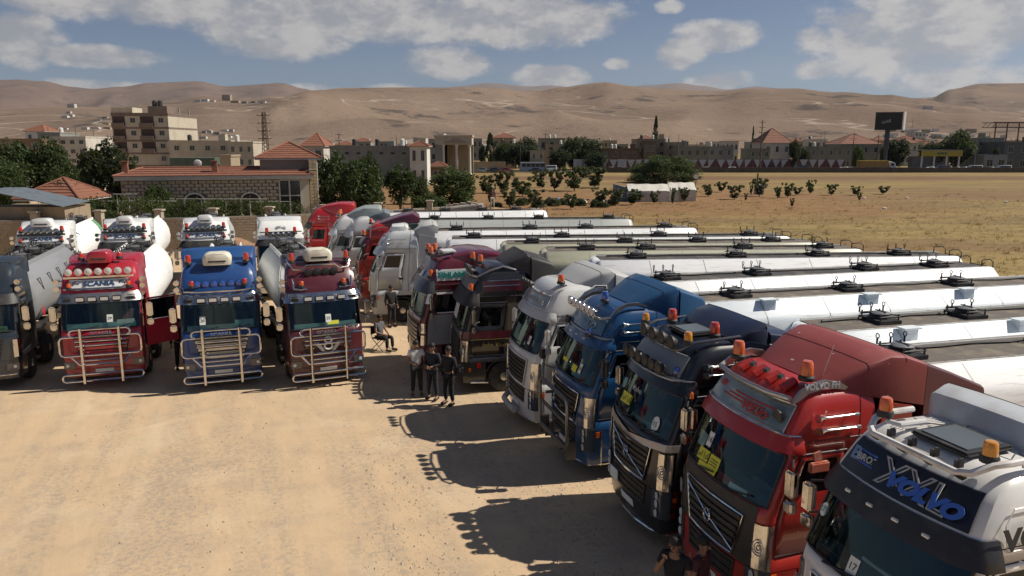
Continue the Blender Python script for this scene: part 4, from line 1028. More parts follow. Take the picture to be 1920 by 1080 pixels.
# ------------------------------------------------------------------ tank trailers of the right row
TSEC = [(0,1.02),(.55,1.02),(.98,1.22),(1.14,1.7),(1.14,2.72),(1.12,3.10),(1.04,3.24),(.66,3.58),(.64,3.605),(.60,3.605),(.59,3.57),(0,3.575)]
def tankmat(name, col, col2, rough=.42, metal=0.):
    if name in MATS: return MATS[name]
    m, t, b, o = newmat(name)
    tc = t.new('ShaderNodeTexCoord').outputs['Object']; geo = t.new('ShaderNodeNewGeometry')
    n = t.noise(t.mapv(tc, (1,.25,2)), 2.2, 6, .65); n2 = t.noise(t.mapv(tc, (5,.6,9)), 2.0, 4, .6)
    c = t.mix(t.step(n, .48, .75, 0, .8), col, col2); c = t.mix(t.step(n2, .54, .74, 0, .5), c, (.30,.26,.21))
    t.l.new(c, b.inputs['Base Color']); b.inputs['Metallic'].default_value = metal; b.inputs['Roughness'].default_value = rough
    b.inputs['Specular IOR Level'].default_value = .4
    return m
TW = tankmat('tank_white', (.82,.82,.81), (.70,.705,.70)); TB = tankmat('tank_pale_blue_white', (.74,.79,.81), (.60,.66,.68)); TO = tankmat('tank_olive_cream', (.46,.45,.33), (.33,.32,.24)); TG = tankmat('tank_grey_green', (.44,.455,.43), (.34,.35,.33))
DECK = mat('tank_deck', (.115,.098,.082), .85, col2=(.20,.165,.12), scale=2.2, bump=.3); DECKD = mat('tank_deck_dark', (.045,.045,.046), .8, col2=(.12,.10,.08), scale=2.0)
GAL = mat('galvanised', (.25,.25,.25), .5, .7, col2=(.12,.11,.10), scale=5); SOOT = mat('black_fittings', (.018,.017,.017), .6, col2=(.05,.045,.04), scale=5)
FIT = {}
def manhole_mesh(kind):
    if kind in FIT: return FIT[kind]
    a = MB(); rg = random.Random(kind); z = 3.62
    a.box((0,0,z+.05),(.86,.62,.10)); a.lathe((0,0,z+.08), [(.27,0),(.27,.1),(.2,.14),(.05,.15)], 'z', 12)
    for sx_ in (-.36,.36):
        for sy in (-.26,.26): a.cyl((sx_,sy,z),(sx_,sy,z+.26), .022, n=5)
        a.tube([(sx_,-.3,z+.2),(sx_,.3,z+.2)], .022, 5)
    for sy in ((-.34,.0,.36) if kind != 2 else (-.3,.3)):
        p = Vector((-.36+.1*kind, sy, z+.2)); a.cyl(p, p+Vector((0,0,.16)), .022, n=5)
        a.tube([p+Vector((math.cos(q)*.055,0,.20+math.sin(q)*.06)) for q in [i*math.pi/4 for i in range(8)]], .014, 4, True)
    a.tube([(-.3,-.38,z+.18),(0,-.1,z+.26),(.3,.36,z+.2)], .018, 5)
    o = a.build('manhole', SOOT, None, smooth=30); me = o.data; bpy.data.objects.remove(o)
    l = MB(); l.lathe((.02,0,z+.22), [(.24,0),(.24,.03),(.16,.06),(.03,.07)], 'z', 14); l.tube([(-.2,0,z+.3),(.22,0,z+.3)], .015, 5)
    o = l.build('manhole_lid', GAL, None); me2 = o.data; bpy.data.objects.remove(o)
    FIT[kind] = (me, me2); return FIT[kind]
def boxvent_mesh():
    if 'v' in FIT: return FIT['v']
    a = MB(); a.b2(-.10,.10,-.16,.16,3.50,3.74); a.b2(-.14,.14,-.22,.22,3.74,3.77)
    o = a.build('vent_box', TB, None); FIT['v'] = o.data; bpy.data.objects.remove(o); return FIT['v']
TWHEEL = {}
def put(name, me, root, loc, rz=0.):
    o = link(name, me, root); o.location = loc; o.rotation_euler = (0,0,rz); return o
def tank_trailer(label, o, rz, y0, y1, tm, dm, seed, vents=0, dy=None, zoff=0.):
    root = thing('tank_trailer', label, 'tank trailer', o, rz, 'tank trailers parked side by side')
    rg = random.Random(seed); zf = lambda z: z+zoff
    full = [(-x, z) for x, z in TSEC[:0:-1]]+TSEC
    top = 9  # split: walkway strip is a separate deck
    hull = [(x, z) for x, z in full]
    def sec(y, k=1., zc=2.3): return [(x*k, y, zc+(z-zc)*(k*.96+.04) if k < 1 else z) for x, z in hull]
    a = MB(); rings = [sec(y0,.86), sec(y0+.10,.96), sec(y0+.24)] + [sec(y0+.24+(y1-y0-.48)*i/6) for i in range(1,6)] + [sec(y1-.24), sec(y1-.10,.96), sec(y1,.86)]
    a.loft(rings, closed=True); a.build('tank', tm, root, smooth=38)
    d = MB(); d.b2(-.585,.585,y0+.26,y1-.26,3.578,3.588); dk = d.build('deck', dm, root, smooth=0)
    # weld seams round the barrel
    for i in range(1, 7):
        w = MB()
        y = y0+(y1-y0)*i/7
        w.loft([[(x*1.003, yy, 2.3+(z-2.3)*1.003) for x, z in TSEC[1:8]] for yy in (y-.012, y+.012)], closed=False)
        w.loft([[(-x*1.003, yy, 2.3+(z-2.3)*1.003) for x, z in TSEC[1:8]] for yy in (y-.012, y+.012)], closed=False)
        w.build('weld_seam', mat('seam_grey', (.30,.30,.29), .5), root, smooth=0)
    rail = MB()
    for sg in (1,-1): rail.tube([(sg*.62,y0+.3,3.615),(sg*.62,y1-.3,3.615)], .014, 5)
    rail.build('coaming_rail', GAL, root)
    n = 4
    for i in range(n):
        y = y0+1.5+(y1-y0-3.2)*i/(n-1)+(dy or 0)*.5+rg.uniform(-.5,.5)
        me, me2 = manhole_mesh(rg.choice((0,1,2))); m_ = put('manhole', me, root, (rg.uniform(-.04,.04), y, .70), rg.uniform(-.1,.1)); m_.scale = (.85, .9, .8); put('manhole_lid', me2, m_, (0,0,0))
    for i in range(vents):
        put('vent_box', boxvent_mesh(), root, (.80, y0+2.0+i*3.1, -.12))
    p = MB(); pts = [(-.35+.15*rg.random(), y0+.6+k*(y1-y0-1.4)/14, 3.62+.01*(k % 2)) for k in range(15)]
    p.tube(pts, .03, 5); p.build('vapour_pipe', SOOT, root)
    e = MB()
    for x in (-.45,.45): e.tube([(x,y1-.42,3.58),(x,y1-.42,3.80),(x,y1-.1,3.82),(x,y1+.04,3.72),(x,y1+.05,1.0)], .02, 5)
    for k in range(8): e.tube([(-.45,y1+.05,1.1+k*.35),(.45,y1+.05,1.1+k*.35)], .016, 4)
    e.build('rear_ladder', SOOT, root)
    c = MB(); c.b2(-.5,-.4,y0+.2,y1-.1,.86,1.04); c.b2(.4,.5,y0+.2,y1-.1,.86,1.04); c.b2(-1.1,1.1,y1-.05,y1+.05,.5,.75); c.build('chassis_frame', CHS, root)
    s_ = MB()
    for sg in (1,-1):
        s_.b2(sg*1.16-.03, sg*1.16+.03, y0+2.2, y1-4.6, .6, 1.0)
    s_.build('side_guard', ALU, root)
    for k in range(3):
        for sg in (1,-1): wheel(root, sg*.95, y1-1.3-1.3*k, sg, .5, .36)
    g_ = MB()
    for sg in (1,-1): g_.b2(sg*.8-.06,sg*.8+.06,y0+2.0,y0+2.12,.05,.95); g_.b2(sg*.8-.12,sg*.8+.12,y0+1.94,y0+2.18,0,.05)
    g_.build('landing_leg', CHS, root)
    return root
# two points seen along each tank's near shoulder, and where its rear end is seen (or its length)
LINE = {'R1':((1700,712),(1920,692)),'R2':((1655,637),(1911,617)),'R3':((1442,577),(1911,550)),'R4':((1313,540),(1911,510)),'R5':((1250,498),(1835,491)),'R6':((1250,480),(1640,477)),'R7':((1250,466),(1560,464)),
        'R8':((1150,455),(1490,452)),'R9':((1100,438),(1322,435)),'R10':((990,419),(1180,418)),'R11':((861,403),(1032,400))}
def aim(key, end=None, L=None):
    o, rz = SPOTS[key]; yaw0 = -rz
    if key in LINE:
        p, q = [gnd(*u, 3.42) for u in LINE[key]]; d = (q-p).normalized(); d.z = 0
        p = p+Vector((-d.y, d.x, 0))*.84; p.z = 0
    else: d = Vector((math.sin(yaw0), math.cos(yaw0), 0)); p = o
    h = p+d*((o-p).dot(d))
    yl = L if end is None else (gnd(*end, 3.5)-h).dot(d)
    return h, -math.atan2(d.x, d.y), yl
for key, end, L, y0, tm, dm, lab, sd_, vn in (
    ('R5',(1835,492),0,3.25,TW,DECKD,'white tank trailer with dark walkway behind the plain white tractor unit',5,0),
    ('R6',(1655,481),0,3.25,TO,DECK,'dull olive cream tank trailer behind the black and maroon tractor unit',6,0),
    ('R7',(1574,468),0,3.25,TO,DECK,'olive cream tank trailer behind the maroon tractor with the FINLAND sign',7,0),
    ('R8',(1504,453),0,3.4,TW,DECKD,'white tank trailer behind the grey white tractor with horns',8,0),
    ('R9',(1324,436),0,3.4,TW,DECK,'white tank trailer behind the red and black tractor unit',9,0),
    ('R10',(1192,417),0,3.25,TG,DECKD,'grey green tank trailer behind the white tractor with plain smooth roof side',10,0),
    ('R11',(1034,400),0,3.25,TW,DECK,'white tank trailer nearest the orchard, last of the row of trailers',11,0),
    ('R4',None,16.2,3.4,TW,DECKD,'bright white tank trailer behind the blue tractor unit',4,0),
    ('R3',None,16.3,3.4,TB,DECK,'bluish white tank trailer with small vent boxes behind the black tractor unit',3,3),
    ('R2',None,17.0,4.4,TB,DECK,'pale blue white tank trailer with brown walkway behind the red tractor unit',2,2),
    ('R1',None,16.5,3.4,TW,DECK,'tank trailer behind the white tractor cab in the bottom right corner',1,0)):
    o, rz, ye = aim(key, end, L)
    tank_trailer(lab, o, rz, y0, max(ye, 10), tm, dm, sd_, vn, dy=(.6 if key == 'R3' else 0))

# ------------------------------------------------------------------ rigid tankers of the left block
RSEC = [(0,1.22),(.45,1.27),(.85,1.5),(1.08,1.9),(1.13,2.3),(1.08,2.7),(.92,3.05),(.70,3.30),(.62,3.36),(.6,3.5),(.55,3.5),(.54,3.34),(0,3.36)]
def rigid_tank(root, tm, y0=2.75, y1=9.6, hooks=False, pm=None, edge=None):
    full = [(-x, z) for x, z in RSEC[:0:-1]]+RSEC
    def sec(y, k=1., zc=2.3): return [(x*k, y, zc+(z-zc)*k) for x, z in full]
    a = MB(); a.loft([sec(y0,.8), sec(y0+.1,.94), sec(y0+.25), sec((y0+y1)/2), sec(y1-.25), sec(y1-.1,.94), sec(y1,.8)]); tk = a.build('tank', tm, root, smooth=40)
    d = MB(); d.b2(-.53,.53,y0+.3,y1-.3,3.355,3.37); d.build('deck', DECKD, root, smooth=0)
    for i in range(4):
        me, me2 = manhole_mesh(i % 3); m_ = put('manhole', me, root, (0, y0+.9+i*(y1-y0-1.8)/3, -.25)); put('manhole_lid', me2, m_, (0,0,0))
    for sg in (1,-1):
        s_ = MB(); s_.b2(sg*1.15-.04, sg*1.15+.04, y0+.2, y1-.3, 1.22, 1.36)
        for k in range(9): s_.b2(sg*1.15-.06, sg*1.15+.06, y0+.4+k*.7, y0+.75+k*.7, 1.36, 1.42)
        s_.build('side_rail', ALU, root)
        g_ = MB(); g_.b2(sg*.75-.3, sg*.75+.3, y0+.9, y0+2.4, .55, 1.15); g_.build('locker', ALU if sg > 0 else BLK, root, bevel=.03)
        if hooks:
            for k in range(5):
                h = MB(); y = y0+.9+k*1.25; P_ = lambda yy, z: (sg*(1.155-.4*max(0, z-2.5)*.85+.0), yy, z)
                h.tube([P_(y-.16,2.95), P_(y,2.55), P_(y+.16,2.95), P_(y-.16,2.95)], .014, 4); h.build('tank_hook', SOOT, root)
            p = MB(); p.prism([(sg*1.155, y0+.45+q[0], 1.85+q[1]) for q in ((-.16,0),(0,-.2),(.16,0),(0,.2))], (sg*.01,0,0)); p.build('hazard_placard', mat('placard_red', (.5,.02,.03), .5), root)
    l = MB()
    for x in (-.25,.25): l.tube([(x,y1+.06,.9),(x,y1+.06,3.4)], .02, 5)
    for k in range(7): l.tube([(-.25,y1+.06,1.0+k*.34),(.25,y1+.06,1.0+k*.34)], .014, 4)
    l.build('rear_ladder', GAL, root)
LG = 'rigid tanker trucks parked in two rows on the left'
def rigid(label, o, rz, pm, tm, hooks=False, door_open=False, **k):
    r, c = base_truck('tanker_truck', label, 'tanker truck', o, rz, SCANIA, pm, group=LG, rear=(3.4,7.2,8.5), L=9.8, tank=False, door_open=door_open, **k)
    rigid_tank(r, tm, hooks=hooks); return r, c
def scania_front(r, c, pm, slat, word=True, bar=True, wordm=ALU):
    a = MB(); c.front(a, -.66,.66,.98,1.64,.004,.012,10,4,top=(-.80,.80)); g_ = a.build('grille', BLK, r)
    for i in range(5):
        z = 1.0+i*.125; w = .62+.035*i; s_ = MB(); c.front(s_, -w, w, z, z+.075, .018, .03, 10, 1); s_.build('grille_slat', slat, g_)
    if word: vtext(c, 'SCANIA', 0, 1.74, .15, wordm, r, off=.03, bold=.006, sx=1.2)
    if bar: bull_bar(r, CHR)
def lamp_visor(r, c, m=CHR):
    v = sun_visor(r, c, m, 2.70, 2.98, .20, um=5.8)
    for k in range(4):
        x = -.52+k*.345; a = MB(); a.box((x, c.fy(x,2.84)-.20, 2.83),(.27,.08,.15)); o = a.build('visor_lamp', BLK, v, bevel=.015)
        b_ = MB(); b_.box((x, c.fy(x,2.84)-.245, 2.83),(.21,.012,.10)); b_.build('lens', LENS, o)
    for sg in (1,-1):
        a = MB()
        for k in range(3): a.box((sg*.92, c.fy(.92,2.84)-.155, 2.77+k*.06),(.26,.03,.022), Matrix.Rotation(sg*.22,3,'Z'))
        a.build('visor_louvre', BLK, v)
def ac_unit(r, y=1.1, z=3.98, m=CREAM, w=.72):
    a = MB(); a.loft([[(x*k, y+dy, z+zz) for x, dy in rrect(w/2,.36,.12)] for k, zz in ((.96,-.1),(1,0),(1,.12),(.86,.22),(.6,.26))]); o = a.build('air_conditioner', m, r, smooth=40)
    b_ = MB(); b_.box((0,y-.362,z+.02),(w*.6,.02,.05)); b_.build('intake_slot', BLK, o)
def horns_side(r, c):
    for sg in (1,-1):
        for z in (3.12,3.34):
            a = MB(); a.lathe((sg*1.22,.62,z), [(.085,-.12),(.09,-.1),(.05,.0),(.045,.25),(.01,.26)], 'y', 12); a.cyl((sg*1.22,.7,z),(sg*1.1,.75,z),.02,n=5); a.build('air_horn', CHR, r)
def rowspots(r, y, z, n, x0, x1, rad, cover=None, bar=True):
    for k in range(n): spot(r, x0+(x1-x0)*k/(n-1), y, z, rad, cover)
# left block, front row --------------------------------------------
redl = paint('cherry_red_paint', (.36,.012,.028), amount=.16, rough=.3)
o, rz, _ = locate(270,698,.42,1.14,-.2,-18)
r, c = rigid('red tanker truck with SCANIA sign on its roof and its door hanging open', o, rz, redl, TW, door_open=True)
scania_front(r, c, redl, redl); lamp_visor(r, c, ALU); horns_side(r, c)
lb = light_box(r, c, SIGNW, 3.14,3.38,.86,hwt=.84, trim=CHR); vtext(c,'SCANIA',0,3.26,.21,NAVYINK,lb,off=.05,bold=.008,sx=1.2)
for sg in (1,-1):
    a = MB(); p = Vector((sg*.66, c.fy(.66,3.26)-.05, 3.26)); a.tube([p+Vector((math.cos(q)*.08,0,math.sin(q)*.08)) for q in [i*math.pi/6 for i in range(12)]], .016, 4, True); a.build('sign_roundel', NAVYINK, lb)
    beacon(r, sg*.84, .36, 3.16, ORANGE, .065,.12); beacon(r, sg*.55,1.0,4.0, CHR if 0 else REDL,.08,.14)
a = MB(); a.b2(-.98,.98,.42,.50,3.44,3.50); a.build('light_rail', CHR, r)
rowspots(r,.48,3.64,7,-.84,.84,.11); ac_unit(r,1.0,3.98,redl,.7)
roof_bar(r, [(-.98,.7,3.16),(-1.0,.42,3.12),(-.6,.34,3.10),(.6,.34,3.10),(1.0,.42,3.12),(.98,.7,3.16)], CHR, .025)
for k in range(1,4): pass
paperc(r, c, .26,2.18,.17,.24,'29'); a = MB(); c.front(a, -1.0,1.0,1.87,2.04,-.10,.04,6,2); a.build('dash_cover', mat('teal_reflection_dash_cover', (.34,.56,.55), .9), r)  # cover colour brightened to teal, painting in the windscreen's reflection of dashboard and sky
a = MB(); c.front(a, .45,.95,1.98,2.1,-.1,.04,3,2); a.build('dash_cloth', PAPER, r)
deflector(r, redl, [(1.3,.98,3.7,3.88),(1.8,1.08,3.5,3.98),(2.2,1.1,3.4,4.0),(2.5,1.08,3.4,3.9)])
# open door, hinged at its front edge and swung out
dm_ = MB(); hx, hy = 1.2,.46; ang = R(58)
def dp(s, z, th=0.): return (hx+math.sin(ang)*s+math.cos(ang)*th, hy+math.cos(ang)*s-math.sin(ang)*th, z)
dm_.prism([dp(0,1.15),dp(1.05,1.15),dp(1.05,1.98),dp(0,1.98)], Vector(dp(0,0,.06))-Vector(dp(0,0))); dm_.tube([dp(0.02,1.98,.03),dp(.10,2.68,.03),dp(1.02,2.68,.03),dp(1.02,1.98,.03)], .04, 6)
dr = dm_.build('open_door', redl, r); w_ = MB(); w_.prism([dp(.08,1.99,.02),dp(1.0,1.99,.02),dp(1.0,2.64,.02),dp(.14,2.64,.02)], Vector(dp(0,0,.012))-Vector(dp(0,0))); w_.build('door_window', DGL, dr)
# blue
bluel = paint('royal_blue_paint', (.012,.055,.19), amount=.14, rough=.3)
o, rz, _ = locate(492,700,.42,1.14,-.2,-19)
r, c = rigid('blue tanker truck with white roof air conditioner and blue spotlights', o, rz, bluel, TW)
scania_front(r, c, bluel, ALU); lamp_visor(r, c, CHR); horns_side(r, c)
rowspots(r,.42,3.28,6,-.62,.62,.115, mat('blue_lens', (.03,.10,.42), .08, 0., 1.))
for sg in (1,-1):
    beacon(r, sg*.78,.38,3.24, REDL,.075,.14); beacon(r, sg*.86,.95,3.90, REDL,.09,.22)
roof_bar(r, [(-1.05,.6,3.2),(-1.0,.36,3.08),(-.6,.28,3.06),(.6,.28,3.06),(1.0,.36,3.08),(1.05,.6,3.2)], CHR, .03)
ac_unit(r,.98,3.93,CREAM,.86)
deflector(r, mat('blue_deflector', (.014,.07,.22), .45, 0, .2, col2=(.02,.06,.16), scale=1.5), [(1.45,1.06,3.4,3.95),(1.7,1.12,3.2,4.18),(2.2,1.16,3.0,4.22),(2.45,1.14,3.0,4.1)])
paperc(r, c, -.52,2.18,.17,.26,'20'); a = MB(); c.front(a, -1.0,1.0,1.87,2.02,-.10,.04,6,2); a.build('dash_cover', mat('grey_dash_cover', (.24,.32,.32), .9), r)
a = MB(); c.front(a, .42,.98,1.96,2.12,-.1,.05,3,2); a.build('dash_cloth', mat('mint_cloth', (.30,.48,.46), .9), r)
pn = MB()
for k in range(8): pn.prism([(-.95+k*.24, c.fy(-.95+k*.24,2.66)+.06, 2.70),(-.73+k*.24, c.fy(-.8+k*.24,2.66)+.06, 2.70),(-.84+k*.24, c.fy(-.84+k*.24,2.6)+.06, 2.52)], (0,.004,0))
pn.build('pelmet', mat('pelmet_cloth', (.10,.13,.12), .9), r)
# maroon
marl = paint('dark_maroon_paint', (.085,.012,.018), amount=.22, rough=.3)
o, rz, _ = locate(686,693,.42,1.14,-.2,-24)
r, c = rigid('maroon tanker truck with V8 emblem behind its chrome bull bar', o, rz, marl, TG)
scania_front(r, c, marl, marl); lamp_visor(r, c, CHR); horns_side(r, c)
e = MB(); yb = c.fy(0,1.4)-.15
for zc, rr in ((1.52,.10),(1.33,.12)): e.tube([(math.cos(q)*rr,yb,zc+math.sin(q)*rr*.9) for q in [i*math.pi/8 for i in range(16)]], .036, 6, True)
for sg in (1,-1): e.prism([(sg*.44,yb,1.46),(sg*.28,yb,1.46),(sg*.10,yb,1.16),(sg*.20,yb,1.16)], (0,.02,0))
e.build('v8_emblem', mat('silver_emblem', (.62,.60,.57), .4), r)
roof_bar(r, [(-.98,1.2,3.94),(-.95,.80,3.88),(-.86,.62,3.70),(-.60,.58,3.68),(-.45,.62,3.80),(.45,.62,3.80),(.60,.58,3.68),(.86,.62,3.70),(.95,.80,3.88),(.98,1.2,3.94)], CHR, .032)
roof_bar(r, [(-.92,.5,3.42),(-.90,.38,3.12),(-.70,.34,3.10),(-.50,.34,3.10)], CHR, .03); roof_bar(r, [(.92,.5,3.42),(.90,.38,3.12),(.70,.34,3.10),(.50,.34,3.10)], CHR, .03)
rowspots(r,.56,3.60,4,-.40,.40,.12,VB)
for sg in (1,-1):
    beacon(r, sg*.66,.40,3.20, ORANGE,.075,.13); beacon(r, sg*.86,.92,3.92, REDL,.085,.24)
ac_unit(r,1.15,4.0,CREAM,.86)
deflector(r, mat('dusty_plum_panel', (.10,.085,.095), .55, col2=(.07,.06,.07), scale=2), [(1.35,.9,3.8,3.9),(1.7,1.0,3.7,4.04),(2.2,1.04,3.6,4.0)])
paperc(r, c, .08,2.16,.17,.26,'25'); paperc(r, c, .22,2.02,.36,.12,'',YEL)
a = MB(); c.front(a, -1.0,1.0,1.87,2.0,-.14,.04,6,2); a.build('dash_cover', MATS['teal_reflection_dash_cover'], r)  # same bright teal cover, with the windscreen reflection put into its colour
# dark green-black at the left edge
darkp = paint('dark_slate_paint', (.018,.026,.034), amount=.14, rough=.3)
o, rz, _ = locate(38,706,.42,1.14,-.0,-18)
r, c = rigid('dark slate tanker truck with grey tank cut off by the left edge', o, rz, darkp, tankmat('tank_grey', (.24,.245,.255), (.19,.195,.20), .35), hooks=True)
scania_front(r, c, BLK, BLK, bar=False); sun_visor(r, c, BLK, 2.70,3.0,.22); horns_side(r, c)
corner_plates(r, c, z0=1.05, z1=1.6, emblem=False)
a = MB(); a.tube([(-1.1,.1,.5),(0,-.04,.5),(1.05,.12,.5),(1.17,.5,.5)], .035, 6); a.build('lower_bar', CHR, r)
deflector(r, darkp, [(1.2,.95,3.6,3.88),(1.8,1.08,3.4,4.0),(2.3,1.1,3.4,3.95),(2.5,1.06,3.4,3.8)])
a = MB(); c.front(a, -.9,.9,1.87,2.0,-.14,.04,6,2); a.build('dash_cover', mat('green_dash_cover', (.18,.36,.14), .9), r)
# left block, back row ----------------------------------------------
whl = paint('clean_white_paint', (.78,.78,.75), amount=.14, rough=.3)
for i, (px, py, lab, tm) in enumerate(((80,425,'white tanker truck with green edged tank in the back row at far left',TW),
        (235,420,'white tanker truck in the back row behind the red tanker',TW),
        (385,418,'white tanker truck in the back row directly behind the blue tanker',TG),
        (525,416,'white tanker truck in the back row with an eagle print on its roof',TW))):
    o, rz, _ = locate(px, py, 3.80, 0, .9, -19)
    r, c = rigid(lab, o, rz, whl, tm)
    scania_front(r, c, whl, BLK, bar=False); horns_side(r, c); sun_visor(r, c, BLK, 2.7,3.0,.2)
    if i < 3:
        lb = light_box(r, c, SIGNW, 3.14,3.38,.86,hwt=.84, trim=CHR); vtext(c,'SCANIA',0,3.26,.21,NAVYINK,lb,off=.05,bold=.008,sx=1.2)
        for sg in (1,-1):
            beacon(r, sg*.84,.36,3.16, REDL,.07,.12)
            a = MB(); p = Vector((sg*.66, c.fy(.66,3.26)-.05, 3.26)); a.tube([p+Vector((math.cos(q)*.08,0,math.sin(q)*.08)) for q in [k*math.pi/6 for k in range(12)]], .016, 4, True); a.build('sign_roundel', NAVYINK, lb)
        a = MB(); a.b2(-.98,.98,.40,.52,3.42,3.50); a.build('light_rail', BLK, r)
        rowspots(r,.48,3.62,6,-.62,.62,.12, mat('mirror_lens', (.25,.28,.30), .06, .6, 1.))
        ac_unit(r,.95,3.92,WHT,.9 if i == 0 else .72)
        for sg in (1,-1): beacon(r, sg*.84,.6,3.62, REDL,.085,.2)
    else:
        e = MB()
        for k in range(9):
            q = R(-60+15*k)*1.9; e.tube([(math.sin(q)*.08, c.fy(0,3.52)-.02+.02*abs(k-4)*0, 3.52+math.cos(q)*.04),(math.sin(q)*.26, c.fy(.2,3.52+math.cos(q)*.12)-.02, 3.52+math.cos(q)*.12)], .018, 4)
        e.build('eagle_print', GREYINK, r)
        rowspots(r,.34,3.22,5,-.5,.5,.12, MATS['mirror_lens'])
        a = MB(); a.tube([(-1.0,.3,3.36),(1.0,.3,3.36)], .03, 6); a.build('light_rail', BLK, r)
        for sg in (1,-1): beacon(r, sg*.66,.36,3.28, REDL,.09,.28)
    deflector(r, whl, [(1.2,.96,3.6,3.88),(1.8,1.08,3.4,3.98),(2.3,1.1,3.4,3.96),(2.5,1.06,3.4,3.8)])
    if i == 0:
        a = MB(); a.loft([[(x*1.01,yy,2.3+(z-2.3)*1.01) for x,z in RSEC[2:9]] for yy in (8.6,9.3)], closed=False); a.build('green_band', mat('tank_green', (.12,.30,.13), .4), r)
        a = MB(); a.prism([(.2,2.6,3.4),(1.0,2.6,3.3),(1.05,3.3,3.1),(.3,3.2,3.5)], (0,0,.04)); a.build('tarpaulin', BLK, r)
ORD = ('first','second','third','fourth','fifth','sixth','seventh','eighth','ninth','tenth','eleventh','twelfth','thirteenth','fourteenth','fifteenth','sixteenth','seventeenth','eighteenth','nineteenth','twentieth','twenty first','twenty second')
# ------------------------------------------------------------------ buildings
def wallmat(name, col, col2, sc=.8): return mat(name, col, .9, col2=col2, scale=sc, lo=.4, hi=.75, stretch=(1,1,.5), spec=.2)
CREAMW = wallmat('cream_render', (.46,.41,.32), (.36,.32,.255)); PALEW = wallmat('pale_render', (.50,.47,.41), (.38,.35,.30)); GREYW = wallmat('grey_render', (.25,.25,.23), (.19,.185,.17))
BEIGEW = wallmat('beige_render', (.33,.27,.19), (.25,.20,.145)); BROWNW = wallmat('brown_stone', (.18,.125,.085), (.13,.09,.065)); OLIVEW = wallmat('grey_olive_render', (.235,.23,.18), (.18,.17,.135))
WHITEW = wallmat('whitewash', (.62,.60,.55), (.5,.47,.42)); PINKB = wallmat('red_brown_band', (.19,.145,.12), (.155,.118,.10)); GREENW = wallmat('green_sheet', (.085,.115,.09), (.06,.08,.065))
TILE = mat('roof_tile', (.235,.105,.068), .85, col2=(.165,.075,.052), scale=3, spec=.2); TILE2 = mat('weathered_roof_tile', (.22,.10,.065), .9, col2=(.16,.075,.05), scale=2)
PANE = mat('window_pane', (.018,.02,.022), .12, spec=.6); FRM = mat('window_frame', (.42,.41,.38), .6); CONC = mat('concrete', (.30,.28,.25), .9, col2=(.23,.21,.185), scale=1.5)
DARKIN = mat('dark_opening', (.022,.018,.016), .9)
UNITBOX = {}
def window(root, x, y, z, w, h, m=None, frame=True):
    """a framed window on a face that looks towards -Y"""
    k = (round(w,2), round(h,2), frame)
    if k not in UNITBOX:
        a = MB(); t_ = .08
        if frame:
            a.b2(-w/2-t_, w/2+t_, -.06, .02, h/2, h/2+t_); a.b2(-w/2-t_-.05, w/2+t_+.05, -.14, .02, -h/2-t_, -h/2); a.b2(-w/2-t_, -w/2, -.06, .02, -h/2, h/2); a.b2(w/2, w/2+t_, -.06, .02, -h/2, h/2); a.b2(-.025,.025,-.03,.0,-h/2,h/2)
        o1 = a.build('window', FRM, None) if frame else None
        b = MB(); b.b2(-w/2, w/2, -.02, .015, -h/2, h/2); o2 = b.build('window_pane', PANE, None)
        UNITBOX[k] = (o1.data if o1 else None, o2.data)
        for o in (o1, o2):
            if o: bpy.data.objects.remove(o)
    m1, m2 = UNITBOX[k]
    if m1: w_ = put('window', m1, root, (x, y, z)); put('window_pane', m2, w_, (0,0,0))
    else: put('window', m2, root, (x, y, z))
def hip_roof(root, x0, x1, y0, y1, z0, z1, m, ov=.5, ridge=None, name='roof', courses=6, tiles=False):
    """hipped roof built of overlapping tile courses"""
    x0 -= ov; x1 += ov; y0 -= ov; y1 += ov; cx = (x0+x1)/2; cy = (y0+y1)/2
    rd = (y1-y0)/2 if ridge is None else ridge
    rd = min(rd, (x1-x0)/2)
    def lev(k): return (x0+rd*k, x1-rd*k, y0+(cy-y0)*k, y1-(y1-cy)*k, z0+(z1-z0)*k)
    a = MB(); b_ = lev(0); a.b2(b_[0]+.05, b_[1]-.05, b_[2]+.05, b_[3]-.05, z0-.14, z0-.01); rf = a.build(name, PALEW if not tiles else FRM, root)
    for i in range(courses):
        A = lev(i/courses); B = lev(min(1, (i+1)/courses)); t_ = .07
        lo = [(A[0],A[2],A[4]+t_),(A[1],A[2],A[4]+t_),(A[1],A[3],A[4]+t_),(A[0],A[3],A[4]+t_)]; hi = [(B[0],B[2],B[4]+.005),(B[1],B[2],B[4]+.005),(B[1],B[3],B[4]+.005),(B[0],B[3],B[4]+.005)]
        lo0 = [(x, y, A[4]-.0) for x, y, z in lo]
        c_ = MB(); c_.loft([lo0, lo, hi], True, False, i == courses-1); c_.build('tile_course', m, rf, smooth=0)
    r = MB(); T_ = lev(1)
    r.tube([(T_[0],cy,z1+.05),(T_[1],cy,z1+.05)], .1, 6)
    for px_, py_ in ((x0,y0),(x1,y0),(x1,y1),(x0,y1)): r.tube([(px_,py_,z0+.07),(T_[0] if px_ == x0 else T_[1], cy, z1+.05)], .09, 5)
    r.build('ridge_tiles', m, rf); return rf
def pxb(px0, px1, ytop, Y):
    a = at(px0, ytop, Y); b = at(px1, ytop, Y); return a.x, b.x, a.z
